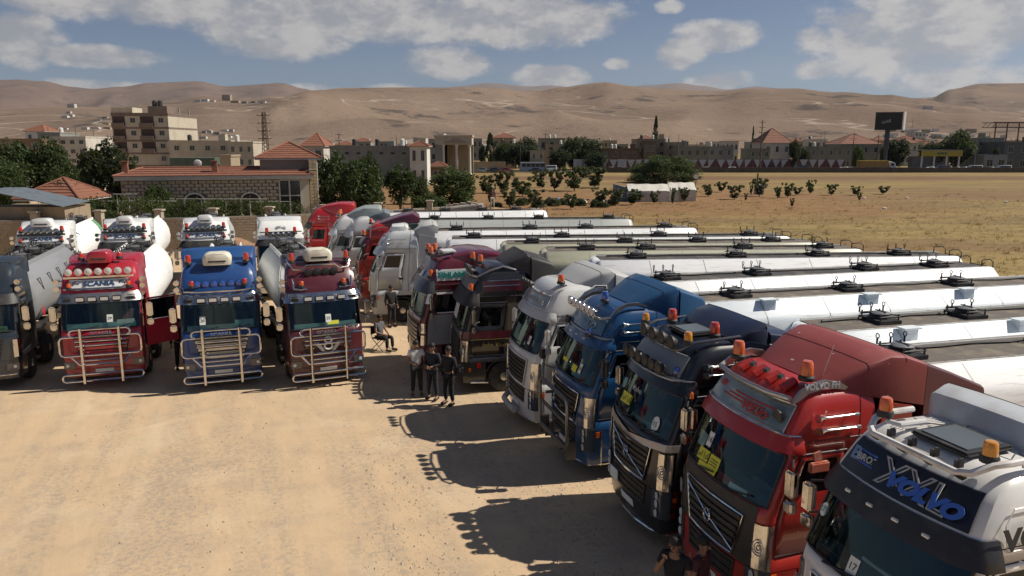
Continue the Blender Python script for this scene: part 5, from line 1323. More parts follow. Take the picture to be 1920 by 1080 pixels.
def block(name, label, px0, px1, ytop, Y, depth, wm, floors=2, cols=3, ww=.5, wh=.42, roof=None, roofpx=None, cat='building', group=None, base=0., parapet=True, clutter=0, band=None, skip=(), frame=True, tm=TILE):
    x0, x1, zt = pxb(px0, px1, ytop, Y); root = thing(name, label, cat, ((x0+x1)/2, Y, 0), 0, group)
    w = (x1-x0); a = MB(); a.b2(-w/2, w/2, 0, depth, base, zt); a.build('wall', wm, root)
    fh = (zt-base)/floors
    if roof is None and parapet:
        a = MB(); t_ = .18
        a.b2(-w/2-.12, w/2+.12, -.12, t_, zt, zt+.32); a.b2(-w/2-.12, w/2+.12, depth-t_, depth+.12, zt, zt+.32); a.b2(-w/2-.12, -w/2+t_, t_, depth-t_, zt, zt+.32); a.b2(w/2-t_, w/2+.12, t_, depth-t_, zt, zt+.32)
        a.build('parapet', wm if band is None else band, root)
    if band:
        for f in range(floors):
            a = MB(); a.b2(-w/2-.06, w/2+.06, -.06, depth+.06, base+fh*(f+1)-.45, base+fh*(f+1)-.02); a.build('floor_band', band, root)
    cw = w/max(1, cols)
    for f in range(floors):
        for c_ in range(cols):
            if (f, c_) in skip: continue
            window(root, -w/2+cw*(c_+.5), -.005, base+fh*(f+.52), cw*ww, fh*wh, frame=frame)
    if roof: hip_roof(root, -w/2, w/2, 0, depth, zt, zt+roof, tm)
    rg = random.Random(int(px0))
    for k in range(clutter):
        x = rg.uniform(-.42,.42)*w; y = rg.uniform(.1,.6)*depth; a = MB()
        if rg.random() < .5:
            a.lathe((x,y,zt), [(.5,.3),(.5,1.5),(.35,1.7),(.1,1.75)], 'z', 10); a.build('water_tank', rg.choice((WHITEW, BLK, WHITEW)), root)
        elif rg.random() < .5: a.b2(x-.8,x+.8,y,y+1.6,zt,zt+rg.uniform(.9,2.0)); a.build('roof_hut', wm, root)
        else: a.cyl((x,y,zt),(x,y,zt+rg.uniform(1.5,3.2)),.06,n=5); a.build('mast', CHS, root)
    return root, w, zt

# block wall along the back of the lot -------------------------------
BLOCKM = wallmat('wall_block', (.30,.235,.16), (.225,.175,.125), 2.5); CAPM = mat('wall_cap', (.35,.30,.23), .9, col2=(.26,.22,.17), scale=2)
wr = thing('block_wall', 'tan concrete block wall with square capped pillars behind the parked trucks', 'wall', (-22,54.6,0))
wpts = [(-40,51.2,2.45),(-30,53.0,2.42),(-24,54.2,2.42),(-18.3,56.4,2.40),(-12.2,59.5,2.40),(-7.6,62.5,2.45),(-3.2,66.0,2.45)]
blk = MB(); blk.b2(-.21,.21,-.0,.19,0,.19); bo = blk.build('block', BLOCKM, None, bevel=.012); bme = bo.data; bpy.data.objects.remove(bo)
nblk = 0
for (ax, ay, h0), (bx, by, h1) in zip(wpts, wpts[1:]):
    d = Vector((bx-ax, by-ay, 0)); L = d.length; ang = math.atan2(d.y, d.x); nrm = Vector((-d.y, d.x, 0)).normalized(); ux_ = d.normalized()
    core = MB(); core.prism([(ax+22+nrm.x*.02, ay-54.6+nrm.y*.02, 0), (bx+22+nrm.x*.02, by-54.6+nrm.y*.02, 0), (bx+22+nrm.x*.02, by-54.6+nrm.y*.02, h1), (ax+22+nrm.x*.02, ay-54.6+nrm.y*.02, h0)], nrm*.16); core.build('wall_core', CONC, wr)
    n = int(L/.435); rg = random.Random(int(ax*10))
    for k in range(n):                       # the upper courses, block by block
        for rr in range(2):
            p = Vector((ax, ay, 0))+ux_*((k+.5+(.5 if rr % 2 else 0))*L/(n+.5)); z = (h0+h1)/2-.21*(rr+1)-.02
            if nblk < 300:
                o = put('block', bme, wr, (p.x+22+nrm.x*rg.uniform(-.008,.004), p.y-54.6+nrm.y*rg.uniform(-.008,.004), z), ang); o.scale = (L/(n+.5)/.435, 1, 1); nblk += 1
    low = MB()
    for rr in range(2, 11):
        z = (h0+h1)/2-.21*(rr+1)-.02
        if z < 0: break
        for k in range(n):
            p = Vector((ax+22, ay-54.6, 0))+ux_*((k+.5+(.5 if rr % 2 else 0))*L/(n+.5))+nrm*(.09+rg.uniform(-.008,.004)); low.box((p.x, p.y, z+.095), (L/(n+.5)-.012,.19,.19), Matrix.Rotation(ang, 3, 'Z'))
    o = low.build('block_course', BLOCKM, wr, smooth=0); o['kind'] = 'stuff'
for px_ in (186, 298, 397, 506, 607, 708, 806, 60):
    # pillars stand where the wall runs
    best = min(((abs((Vector((a[0]+(b[0]-a[0])*k/20, a[1]+(b[1]-a[1])*k/20, 0))).x/(a[1]+(b[1]-a[1])*k/20)-(px_-960)/FPX*1.0), a, b, k/20) for a, b in zip(wpts, wpts[1:]) for k in range(21)))
    a, b, k = best[1:]; x = a[0]+(b[0]-a[0])*k+22; y = a[1]+(b[1]-a[1])*k-54.6
    p = MB(); p.b2(x-.24,x+.24,y-.12,y+.36,0,2.95); p.b2(x-.34,x+.34,y-.22,y+.46,2.95,3.07); p.build('pillar', CAPM, wr, bevel=.015)

# stone house ---------------------------------------------------------
STONE = mat('house_stone', (.40,.345,.265), .9, col2=(.31,.265,.20), scale=3, bump=.6, bscale=10); STONE2 = mat('house_stone_cream', (.46,.37,.22), .9, col2=(.36,.28,.18), scale=3, bump=.5, bscale=10); MORT = mat('mortar', (.23,.19,.145), .95)
HY = 66.0
def hx(px, y=HY): return at(px, 340, y).x
def hz(py, y=HY): return at(500, py, y).z
x0, x1, x2 = hx(257), hx(578), hx(595); xt0 = hx(490); ox = (x0+x2)/2
hs = thing('stone_house', 'single storey stone house with red tiled roof and square two storey end tower', 'house', (ox-.9, HY+1.2, 0), R(15)); hs.scale = (1.05, 1, 1)
X_ = lambda x: x-ox
ze = hz(338); zr = hz(316); zte = hz(301); ztr = hz(270)
a = MB(); a.b2(X_(x0), X_(x1), .15, 7.5, 0, ze); a.build('wall', MORT, hs)
a = MB(); a.b2(X_(xt0), X_(x2), 2.2, 8.4, ze-.3, zte); a.build('tower_wall', mat('tower_render', (.20,.19,.175), .9, col2=(.26,.22,.18), scale=1), hs)
a = MB(); a.b2(X_(x1)+.02, X_(x2), .16, 8.3, 0, ze+.8); a.b2(X_(x1)+.02, X_(x2), 1.2, 2.19, ze+.8, zte-.02); a.build('corner_wall', MORT, hs)
rg = random.Random(11); sm = []
for v in range(4):
    s_ = MB(); s_.b2(-.28,.28,-.03+.015*v,.14,-.135,.135); so = s_.build('stone', STONE, None, bevel=.03); sm.append(so.data); bpy.data.objects.remove(so)
WINS = [(hx(377), .72), (hx(473), .72)]; n = 0; wxl = hx(525); rows = 0
zrow = ze-.2; far_ = MB()
while zrow > .2:
    x = X_(x0)+.3+(.28 if rows % 2 else 0)
    while x < X_(x1)-.2:
        inwin = any(abs(x-X_(w[0])) < w[1]+.25 and 1.5 < zrow < 3.5 for w in WINS) or (x > X_(wxl)-.05 and zrow > .7)
        if not inwin:
            if n < 280 and zrow > 1.9: o = put('stone', sm[rg.randrange(4)], hs, (x, 0.02, zrow)); o.scale = (rg.uniform(.9,1.0),1,1); n += 1
            else: far_.b2(x-.28, x+.28, -.01+rg.uniform(-.02,.02), .14, zrow-.135, zrow+.135)
        x += .60
    zrow -= .30; rows += 1
zrow = zte-.25
while zrow > .2:
    for k in range(2): far_.b2(X_(x1)+.08+k*.36, X_(x1)+.41+k*.36, 1.08 if zrow > ze+.8 else .06, 1.2 if zrow > ze+.8 else .17, zrow-.135, zrow+.135)
    zrow -= .3
o = far_.build('stone_course', STONE2, hs, smooth=0); o['kind'] = 'stuff'
for wx, hw in WINS:
    a = MB(); arc = [(X_(wx)+math.cos(q)*hw, -.0, 2.75+math.sin(q)*.62) for q in [math.pi*i/12 for i in range(13)]]+[(X_(wx)-hw,0,.9),(X_(wx)+hw,0,.9)]
    a.prism(arc, (0,.12,0)); w_ = a.build('arched_window', DARKIN, hs)
    s_ = MB()
    for i in range(12):
        q0, q1 = math.pi*i/12, math.pi*(i+.93)/12
        s_.prism([(X_(wx)+math.cos(q)*r_, -.08, 2.75+math.sin(q)*r_*.62/hw) for q, r_ in ((q0,hw),(q1,hw),(q1,hw+.14),(q0,hw+.14))], (0,.2,0))
    s_.b2(X_(wx)-hw-.14,X_(wx)-hw,-.08,.12,1.4,2.75); s_.b2(X_(wx)+hw,X_(wx)+hw+.14,-.08,.12,1.4,2.75); s_.build('window_surround', WHITEW, w_)
# corner glazing
a = MB(); gx0, gx1 = X_(wxl), X_(hx(563)); zb, zt_ = .9, ze-.08
a.b2(gx0,gx1,.02,.10,zb,zt_); gl = a.build('corner_window', PANE, hs)
f = MB()
for k in (0,.47,1): f.b2(gx0+(gx1-gx0)*k-.06, gx0+(gx1-gx0)*k+.06, -.08,.08,zb,zt_)
for z in (zb, (zb+zt_)/2+.35, zt_-.06): f.b2(gx0,gx1,-.07,.07,z,z+.10)
f.build('frame', FRM, gl)
a = MB(); a.b2(gx0-.1,gx1+.9,-.25,.12,zb-.16,zb-.02); a.build('window_sill', WHITEW, hs)
a = MB(); a.b2(X_(hx(563))+.06, X_(x1), -.02,.14,0,ze); a.build('corner_post', CREAMW, hs)
a = MB(); a.b2(X_(x0)-.35, X_(x1)+.35, -.38, 7.7, ze, ze+.22); a.build('cornice', PALEW, hs)
rf = hip_roof(hs, X_(x0)-.1, X_(x1)+.1, -.1, 7.5, ze+.36, ze+.36+(zr-ze)*.62, TILE, .35, ridge=1.6, courses=4, tiles=True)
rf2 = hip_roof(hs, X_(xt0), X_(x2), 2.2, 8.4, zte+.12, ztr+.2, TILE, .45, courses=8, tiles=True)
for px_ in (412, 262):
    a = MB(); c_ = X_(hx(px_)); a.b2(c_-.22,c_+.22,1.0,1.5,ze+.5,zr+.55); a.b2(c_-.28,c_+.28,.94,1.56,zr+.55,zr+.65); a.build('chimney', TILE, rf)
a = MB(); a.cyl((X_(x2)-.05,.1,.2),(X_(x2)-.05,.1,zte-.2),.05,n=6); a.build('downpipe', WHITEW, hs)
a = MB(); p = Vector((X_(hx(376)), 3.9, zr+.35)); a.lathe(p, [(.36,0),(.28,-.08),(.05,-.12)], 'y', 12); a.cyl(p, p+Vector((0,0,-1.3)), .05, n=5); a.build('satellite_dish', FRM, hs)

# pavilion, sheet roofed shed ------------------------------------------
px0, px1 = at(28,360,60).x, at(146,360,60).x; pv = thing('garden_pavilion', 'open garden pavilion under a hipped red tile roof', 'pavilion', ((px0+px1)/2, 60, 0)); w = px1-px0; ze_ = at(0,374,60).z; zr_ = at(0,336,60).z
for sx_ in (-1,1):
    for y in (.3,4.7): a = MB(); a.b2(sx_*(w/2-.5)-.15, sx_*(w/2-.5)+.15, y, y+.3, 0, ze_); a.build('post', BROWNW, pv)
a = MB(); a.b2(-w/2+.3,w/2-.3,4.2,4.4,0,ze_); a.build('back_wall', BROWNW, pv)
hip_roof(pv, -w/2, w/2, 0, 5, ze_, zr_, TILE, .2, courses=7, tiles=True)
sx0, sx1 = at(-40,390,52.6).x, at(122,390,52.6).x; sh = thing('sheet_roof_shed', 'low block shed under a sloping grey metal sheet roof', 'shed', ((sx0+sx1)/2, 52.7, 0)); w = sx1-sx0
z0, z1 = at(0,362,52).z, at(0,389,52).z
a = MB(); a.b2(-w/2+.3,w/2-.3,.3,3.6,0,z1-.05); a.build('wall', BLOCKM, sh); a = MB(); a.b2(w*.1,w*.1+1.2,.26,.34,0,2.0); a.build('door', DARKIN, sh)
for k in range(16):
    xa, xb = -w/2+w*k/16, -w/2+w*(k+1)/16; za, zb2 = z0+(z1-z0)*max(0,(k/16-.25)/.75)-.0, z0+(z1-z0)*max(0,((k+1)/16-.25)/.75)
    a = MB(); a.prism([(xa+.0,-.4,za),(xb-.015,-.4,zb2),(xb-.015,-.4,zb2+.05),(xa,-.4,za+.05)], (0,3.4,.15)); a.build('roof_sheet', mat('zinc_sheet', (.17,.20,.22), .5, .3, col2=(.13,.145,.15), scale=2), sh)
# pergolas --------------------------------------------------------------
PIPE = mat('white_pipe', (.40,.385,.35), .6)
def pergola(label, pxa, pxb_, ytop, Y, n=5):
    A, B = at(pxa, ytop, Y), at(pxb_, ytop, Y); r = thing('pergola', label, 'pergola', (A.x, Y, 0)); L = B.x-A.x
    for y in (0,):
        a = MB(); a.cyl((0,y,A.z),(L,y,B.z),.035,n=6); a.build('top_rail', PIPE, r)
        for k in range(n):
            a = MB(); x = L*(k+.3)/n; a.cyl((x,y,0),(x,y,A.z),.045,n=6); a.build('post', PIPE, r)
pergola('white pipe pergola left of the stone house, over dark vines', 140, 330, 377, 60.5)
pergola('taller white pipe frame by the dark round tree', 212, 256, 364, 63, 2)
pergola('white pipe pergola in front of the stone house windows', 318, 500, 373, 62, 4)
pergola('short white pipe frame by the corner window of the stone house', 470, 545, 378, 63.2, 2)

# apartment block and neighbours on the left -----------------------------
AY = 186
r, w, zt = block('apartment_block', 'four storey cream apartment block with brown bands and deep balconies', 208, 314, 214, AY, 17, CREAMW, floors=5, cols=4, ww=.34, wh=.36, band=PINKB, skip=[(f,c_) for f in range(5) for c_ in (0,2)]+[(0,1),(0,3),(1,0)], frame=True)
fh = zt/5
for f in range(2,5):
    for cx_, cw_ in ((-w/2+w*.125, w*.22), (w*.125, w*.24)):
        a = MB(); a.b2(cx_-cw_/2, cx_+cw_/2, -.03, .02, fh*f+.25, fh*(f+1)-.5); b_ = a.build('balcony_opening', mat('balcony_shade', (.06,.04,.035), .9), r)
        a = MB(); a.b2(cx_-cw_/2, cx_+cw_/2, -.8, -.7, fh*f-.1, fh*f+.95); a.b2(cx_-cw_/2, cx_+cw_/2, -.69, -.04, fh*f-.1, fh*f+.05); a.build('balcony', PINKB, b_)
for k in range(9): a = MB(); x = -w/2+1+k*1.6; a.b2(x-.12,x+.12,8+(k%3)*2,8.3+(k%3)*2,zt+.3,zt+1.5+.5*(k%2)); a.build('column_stub', CONC, r)
a = MB(); a.b2(-w*.05,w*.3,6,11,zt,zt+2.2); a.build('stair_hut', PINKB, r); a = MB(); a.b2(-w/2,-w*.12,0.1,5,zt+.33,zt+1.6); a.build('roof_room', CREAMW, r)
for x in (w*.05,w*.15): a = MB(); a.lathe((x,7,zt+2.2), [(.6,0),(.6,1.2),(.2,1.5)], 'z', 10); a.build('water_tank', BLK, r)
block('flat_roof_house', 'cream two storey flat roofed house right of the tall apartment block', 316, 432, 266, 172, 14, CREAMW, floors=3, cols=4, ww=.3, wh=.36, clutter=4)
block('flat_roof_house', 'small cream house behind the stone tower with open roof terrace', 428, 474, 268, 165, 9, CREAMW, floors=3, cols=3, ww=.35, wh=.4, clutter=1)
block('green_shed', 'long dark green corrugated shed in front of the cream house', 318, 402, 296, 120, 6, GREENW, floors=1, cols=0, parapet=False)
block('gate_post_building', 'narrow beige hut beside the green shed', 412, 432, 294, 118, 4, BEIGEW, floors=1, cols=1, ww=.4)
block('flat_roof_house', 'pale three storey flats behind the left trees', 92, 160, 258, 205, 14, PALEW, floors=4, cols=4, ww=.45, wh=.4, clutter=2)
block('flat_roof_house', 'white house with small red roof at far left above the trees', 46, 82, 246, 240, 9, WHITEW, floors=3, cols=2, ww=.3, roof=2.2)
block('flat_roof_house', 'grey green house with roof tank behind the left trees', 70, 112, 250, 225, 10, GREYW, floors=3, cols=2, ww=.4, clutter=3)
block('brown_house', 'low brown building at the left edge behind the trees', -30, 78, 262, 200, 12, BROWNW, floors=3, cols=4, ww=.4)
block('grey_warehouse', 'long grey warehouse with a row of small high windows', 618, 768, 276, 152, 22, GREYW, floors=3, cols=7, ww=.34, wh=.16, skip=[(f,c_) for f in (0,1) for c_ in range(7)], clutter=5, frame=False)
block('red_roof_house', 'house with red hipped roof behind the grey warehouse', 566, 606, 274, 180, 9, PALEW, floors=2, cols=2, roof=3.2)
r, w, zt = block('stair_tower', 'white stair tower with little red roof at the end of the warehouse', 768, 800, 274, 148, 6, WHITEW, floors=2, cols=2, ww=.34, wh=.5, roof=1.0)
block('flat_roof_house', 'white house half hidden beside the columned portal', 804, 838, 262, 212, 10, PALEW, floors=3, cols=2, ww=.3, clutter=3)
# columned portal
pr = thing('columned_portal', 'cream classical portal building with pediment and tall columns', 'building', ((at(846,0,205).x), 205, 0)); zt = at(0,257,205).z; w = at(882,0,205).x-at(810,0,205).x
a = MB(); a.b2(-w/2,w/2,0,9,zt-2.0,zt); a.b2(-w/2-.2,w/2+.2,-.3,9.2,zt,zt+.5); a.build('entablature', CREAMW, pr)
a = MB(); a.b2(-w/2,-w/2+1.9,.2,9,0,zt-2.0); a.build('side_wall', GREYW, pr); a = MB(); a.b2(-w/2+1.95,w/2,7,8.5,0,zt-2.0); a.build('back_wall', BEIGEW, pr)
a = MB(); a.prism([(-w*.28,-.2,zt-1.6),(w*.42,-.2,zt-1.6),(w*.07,-.2,zt-.4)], (0,.25,0)); a.build('pediment', BEIGEW, pr)
for k in range(3):
    a = MB(); x = -w/2+2.3+k*(w-2.9)/2; a.lathe((x,.5,0), [(.5,0),(.5,.4),(.36,.5),(.30,zt-2.5),(.48,zt-2.3),(.5,zt-2.02)], 'z', 12); a.build('column', WHITEW, pr)
block('tiled_kiosk', 'small brick kiosk with orange tiled roof before the portal', 806, 836, 312, 160, 4, BROWNW, floors=1, cols=1, ww=.5, roof=1.0)
block('long_boundary_wall', 'long beige boundary wall behind parked cars left of the bus', 882, 948, 303, 222, .5, BEIGEW, floors=1, cols=0, cat='wall', parapet=False)
# along the road, left to right
T = [('flat_roof_house','dull beige house behind conifers above the bus',930,968,270,262,10,BEIGEW,3,3,.35,None,2),
 ('flat_roof_house','small ochre house between trees over the bus',994,1022,284,232,7,BEIGEW,2,2,.3,None,0),
 ('flat_roof_house','tan house with roof hut at the right of the pole by the bus',1024,1062,272,275,9,BEIGEW,3,2,.35,None,2),
 ('brown_house','brown stone house with pale window bay left of the tall conifer',1126,1200,280,252,12,BROWNW,2,4,.4,None,3),
 ('tan_villa','tan villa with roof tanks under the tall conifer',1194,1250,262,268,12,BEIGEW,3,3,.36,None,4),
 ('brown_tower_house','narrow brown house with tall slit windows beside the tan villa',1208,1230,266,250,6,BROWNW,2,3,.5,None,0),
 ('tan_villa','long beige villa with white terrace edge behind the big bush',1250,1286,268,262,12,BEIGEW,3,2,.4,None,3),
 ('grey_stone_house','grey stone house with three dark arched windows',1272,1330,276,250,11,OLIVEW,2,4,.42,None,3),
 ('grey_stone_house','grey house with flat dark roof slab right of the big bush',1328,1376,276,254,11,GREYW,2,3,.36,None,1),
 ('pale_house','pale green house in front of the big red pyramid roof',1406,1444,280,250,10,OLIVEW,2,3,.4,None,0),
 ('red_roof_house','house with tall red pyramid roof beside the left utility pole',1432,1484,268,262,13,PALEW,2,3,.3,5.2,0),
 ('green_villa','long pale olive house between the two red roofs',1518,1600,276,254,12,OLIVEW,2,5,.26,None,2),
 ('red_roof_house','dark walled house with wide red roof left of the billboard',1578,1652,270,268,14,GREYW,2,4,.3,3.6,0),
 ('small_red_roof_house','small house with red roof right of the billboard',1698,1722,268,300,9,PALEW,2,2,.3,2.0,0),
 ('white_block','far white block of flats in the gap by the dark tree',1716,1736,248,520,12,PALEW,5,3,.4,None,0),
 ('old_stone_house','old grey house at the left of the steel framed roof',1832,1884,260,258,12,OLIVEW,3,3,.3,None,3),
 ('dark_workshop','dark workshop with blue doors at the right edge',1884,1960,268,246,14,mat('dark_render',(.10,.11,.11),.9,col2=(.07,.075,.075),scale=1),2,3,.4,None,2),
 ('low_shop','low dark shop right of the yellow filling station',1846,1890,292,240,8,GREYW,1,2,.5,None,0)]
for nm, lb_, a_, b_, yt, Y_, dp_, wm_, fl, cl, ww_, rf_, cg in T:
    block(nm, lb_, a_, b_, yt, Y_, dp_, wm_, floors=fl, cols=cl, ww=ww_, wh=.42, roof=rf_, clutter=cg, tm=TILE2)
TENS = ['','','twenty ','thirty ']
def NTH(n):
    if n <= 20: return ORD[n-1]
    return 'thirtieth' if n == 30 else TENS[n//10]+ORD[n % 10-1]
rg = random.Random(21); nk = 0
for k in range(38):        # second line of houses between the road and the hill foot
    px_ = 600+k*35+rg.uniform(-12,12); Y_ = rg.uniform(300,560); wpx = rg.uniform(20,44)*300/Y_*1.3; yt = 272-rg.uniform(0,16)*300/Y_
    wm_ = rg.choice((BEIGEW, PALEW, OLIVEW, GREYW, CREAMW)); rf_ = rg.choice((None, None, None, 2.2)); nk += 1
    cn = {id(PALEW):'pale',id(BEIGEW):'beige',id(GREYW):'grey',id(CREAMW):'cream',id(OLIVEW):'olive grey'}[id(wm_)]
    block('distant_house', '%s distant house%s, %s from left behind the road' % (cn, ' with red roof' if rf_ else '', NTH(nk)), px_, px_+wpx, yt, Y_, 10, wm_, floors=2, cols=3, ww=.4, roof=rf_, clutter=rg.choice((0,1,2)), group='distant houses behind the road', frame=False)
# hillside houses
MNAME = {id(PALEW):'pale',id(BEIGEW):'beige',id(WHITEW):'white',id(GREYW):'grey',id(CREAMW):'cream',id(OLIVEW):'olive grey'}
def hill_house(px, py, w, h, m, lab):
    p = on_hill(px, py)
    if p is None: return
    k = p.length/1400; w *= k; h *= k       # sizes given in photograph pixels
    r = thing('hillside_house', lab, 'house', (p.x, p.y, p.z-2), 0, 'houses scattered on the hillside'); a = MB(); a.b2(-w/2,w/2,0,w*.7,-6,h+2); a.build('wall', m, r)
    if w/k < 9: return
    for c_ in range(3):
        x = -w/2+w*(c_+.5)/3; a = MB(); a.b2(x-w*.04,x+w*.04,-.08,.03,h*.45,h*.45+1.5); a.build('window', PANE, r)
def cluster(spec, where):
    for k, (px_, py_, w, h, m) in enumerate(sorted(spec, key=lambda q: q[0])): hill_house(px_, py_, w, h, m, '%s little house, %s from the left %s' % (MNAME.get(id(m),'pale'), ORD[k], where))
hill_house(133,202,11,6,PALEW,'white house standing alone on the left hill crest'); hill_house(424,189,14,10,BEIGEW,'unfinished frame house on the hill crest above the apartment block')
cluster([(px_,py_,rg.uniform(7,14),rg.uniform(2.5,4),rg.choice((PALEW,BEIGEW,WHITEW,GREYW))) for px_, py_ in ((370,191),(383,190),(398,191),(440,193),(458,194),(475,193),(492,194))], 'on the hill crest over the apartment block')
cluster([(rg.uniform(1660,1900), rg.uniform(246,262), rg.uniform(6,15), rg.uniform(3,7), rg.choice((PALEW,WHITEW,BEIGEW))) for k in range(22)], 'in the far village right of the billboard')
cluster([(rg.uniform(100,205), rg.uniform(212,252), rg.uniform(5,11), rg.uniform(1.5,4), rg.choice((PALEW,WHITEW,BEIGEW))) for k in range(14)], 'on the slope left of the apartment block')
cluster([(rg.uniform(378,440), rg.uniform(246,262), rg.uniform(6,12), rg.uniform(3,5), rg.choice((PALEW,WHITEW,GREYW))) for k in range(9)], 'on the slope right of the apartment block')
hill_house(1742,205,12,5,WHITEW,'bright white building on the right hill')

# road, barrier, flags ------------------------------------------------------
a = MB(); A, B = gnd(-900,326), gnd(2900,312)
ASPH = mat('asphalt', (.055,.053,.05), .9, col2=(.085,.08,.072), scale=.4)
a.b2(-260,620,226,236,.01,.02); tag(a.build('road', ASPH), kind='structure', label='asphalt road running past the town')
a = MB(); a.b2(-260,620,224.8,226,0,.14); a.b2(-260,620,236,237.2,0,.14); tag(a.build('kerb', CONC), kind='structure', label='concrete kerb along the road')
bw = thing('road_bank', 'dark low roadside wall along the far edge of the field', 'wall', (18, 222.5, 0))
for k in range(30):
    a = MB(); a.b2(k*7.2, k*7.2+7.1, 0, .6, 0, 1.5+.1*math.sin(k*1.7)); a.build('wall_panel', mat('dark_stone_wall', (.075,.065,.055), .95, col2=(.11,.09,.07), scale=.5), bw)
FLAGW = mat('banner_white', (.42,.40,.39), .8); FLAGR = mat('banner_red', (.115,.035,.036), .8, col2=(.07,.03,.03), scale=2)
FM = {}
def banner(px, kind, lab):
    p = at(px, 312, 240)
    if kind not in FM:
        a = MB(); s_ = 1
        a.b2(-1.45,1.45,-.02,.02,.5,3.6); b0 = a.build('banner', FLAGR if kind != 2 else FLAGW, None)
        t_ = MB()
        if kind == 0: t_.prism([(-1.3,-.06,3.5),(1.3,-.06,3.5),(0,-.06,.9)], (0,.03,0))
        elif kind == 1: t_.prism([(-1.3,-.06,3.5),(.9,-.06,3.5),(-1.0,-.06,.8)], (0,.03,0))
        else: t_.prism([(-.5,-.06,2.9),(.5,-.06,2.9),(.5,-.06,1.4),(-.5,-.06,1.4)], (0,.03,0))
        t0 = t_.build('banner_print', FLAGW if kind != 2 else GREYINK, None)
        q = MB(); q.cyl((-1.5,0,0),(-1.5,0,3.7),.05,n=5); q0 = q.build('banner_pole', GAL, None)
        FM[kind] = [o.data for o in (b0,t0,q0)]
        for o in (b0,t0,q0): bpy.data.objects.remove(o)
    r = thing('roadside_banner', {0:'red banner with white pennant, ',1:'red banner with slanted white wedge, ',2:'white banner with grey square, '}[kind]+lab, 'banner', (p.x, 240, 0), 0, 'banners along the road')
    for nm, me in zip(('banner_cloth','banner_print','banner_pole'), FM[kind]): put(nm, me, r, (0,0,0))
for k in range(11): banner(1084+k*16.5, (2,1,2,0,0,2,0,1,2,0,0)[k], ORD[k]+' from left, left of the big bush')
for k in range(17): banner(1300+k*17.2, (0,0,1,0)[k % 4], ORD[k]+' from left, right of the big bush')
# ------------------------------------------------------------------ trees
LEAFD = foliage('dark_leaf', (.034,.056,.019), (.052,.075,.026), (.09,.10,.042)); LEAFM = foliage('mid_leaf', (.045,.073,.023), (.068,.094,.030), (.12,.125,.05)); LEAFO = foliage('olive_leaf', (.066,.084,.038), (.092,.108,.050), (.14,.145,.072)); LEAFC = foliage('conifer_leaf', (.018,.032,.016), (.026,.040,.020)); LEAFL = foliage('vine_leaf', (.075,.105,.03), (.105,.125,.042), (.16,.155,.06))
BARK = mat('bark', (.10,.075,.05), .95, col2=(.06,.045,.032), scale=8)
CROWN = {}
def crown_mesh(key, kind, n, leaf, seed):
    """many small leaves gathered into clumps; unit size: width 1, height 1"""
    if key in CROWN: return CROWN[key]
    rg = random.Random(seed); a = MB(); cl = []
    if kind == 'round':
        for _ in range(46):
            while True:
                p = Vector((rg.uniform(-1,1), rg.uniform(-1,1), rg.uniform(-1,1)))
                if .25 < p.length < .95: break
            cl.append((Vector((p.x*.42, p.y*.42, .52+p.z*.42)), rg.uniform(.09,.19)))
    elif kind == 'vase':
        for _ in range(44):
            q = rg.uniform(0,6.28); h = rg.uniform(.05,1); s_ = .06+.44*h**.8*rg.uniform(.35,1); cl.append((Vector((math.cos(q)*s_, math.sin(q)*s_, h*.92)), rg.uniform(.05,.11)))
    elif kind == 'conifer':
        for i in range(60):
            h = rg.random(); s_ = .42*(1-h)**.9*rg.uniform(.5,1); q = rg.uniform(0,6.28); cl.append((Vector((math.cos(q)*s_, math.sin(q)*s_, .08+h*.9)), .05+.06*(1-h)))
    elif kind == 'cypress':
        for i in range(40):
            h = rg.random(); s_ = .34*math.sin(math.pi*min(1,.12+h*.88))**.7*rg.uniform(.3,1); q = rg.uniform(0,6.28); cl.append((Vector((math.cos(q)*s_, math.sin(q)*s_, .04+h*.92)), .09))
    elif kind == 'dome':
        while len(cl) < 230:
            p = Vector((rg.uniform(-1,1), rg.uniform(-1,1), rg.uniform(0,1)))
            if .45 < p.length < 1: cl.append((Vector((p.x*.46, p.y*.46, p.z*.92)), rg.uniform(.06,.11)))
    elif kind == 'hedge':
        for i in range(110): cl.append((Vector((rg.uniform(-.47,.47), rg.uniform(-.3,.3), rg.uniform(.05,.85)*(1-abs(len(cl)/110*0))*1.0)), rg.uniform(.07,.13)))
    per = n//len(cl)
    for c, r in cl:
        for k in range(per):
            d = Vector((rg.gauss(0,1), rg.gauss(0,1), rg.gauss(0,1))).normalized()*r*rg.uniform(.45,1.15); p = c+d
            if p.z < 0: p.z = abs(p.z)*.3
            u = Vector((rg.gauss(0,1), rg.gauss(0,1), rg.gauss(0,.7))).normalized(); v = u.cross(Vector((rg.gauss(0,1), rg.gauss(0,1), rg.gauss(0,1)))).normalized(); s_ = leaf*rg.uniform(.6,1.3)
            a.add([p-u*s_, p+v*s_*.5, p+u*s_, p-v*s_*.5], [(0,1,2,3)])
    me = bpy.data.meshes.new(key); me.from_pydata(a.v, [], a.f); CROWN[key] = me; return me
MESHV = {}
def crown_variant(key, m):
    k = (key, m.name)
    if k not in MESHV: me = CROWN[key].copy(); me.materials.append(m); MESHV[k] = me
    return MESHV[k]
for i in range(3): crown_mesh('round%d' % i, 'round', 6500, .034, 30+i)
for i in range(4): crown_mesh('vase%d' % i, 'vase', 2000, .052, 40+i)
crown_mesh('conifer0','conifer',3000,.035,50); crown_mesh('cypress0','cypress',2400,.045,51)
for i in range(2): crown_mesh('hedge%d' % i,'hedge',5400,.024,60+i)
crown_mesh('dome0','dome',23000,.017,70)
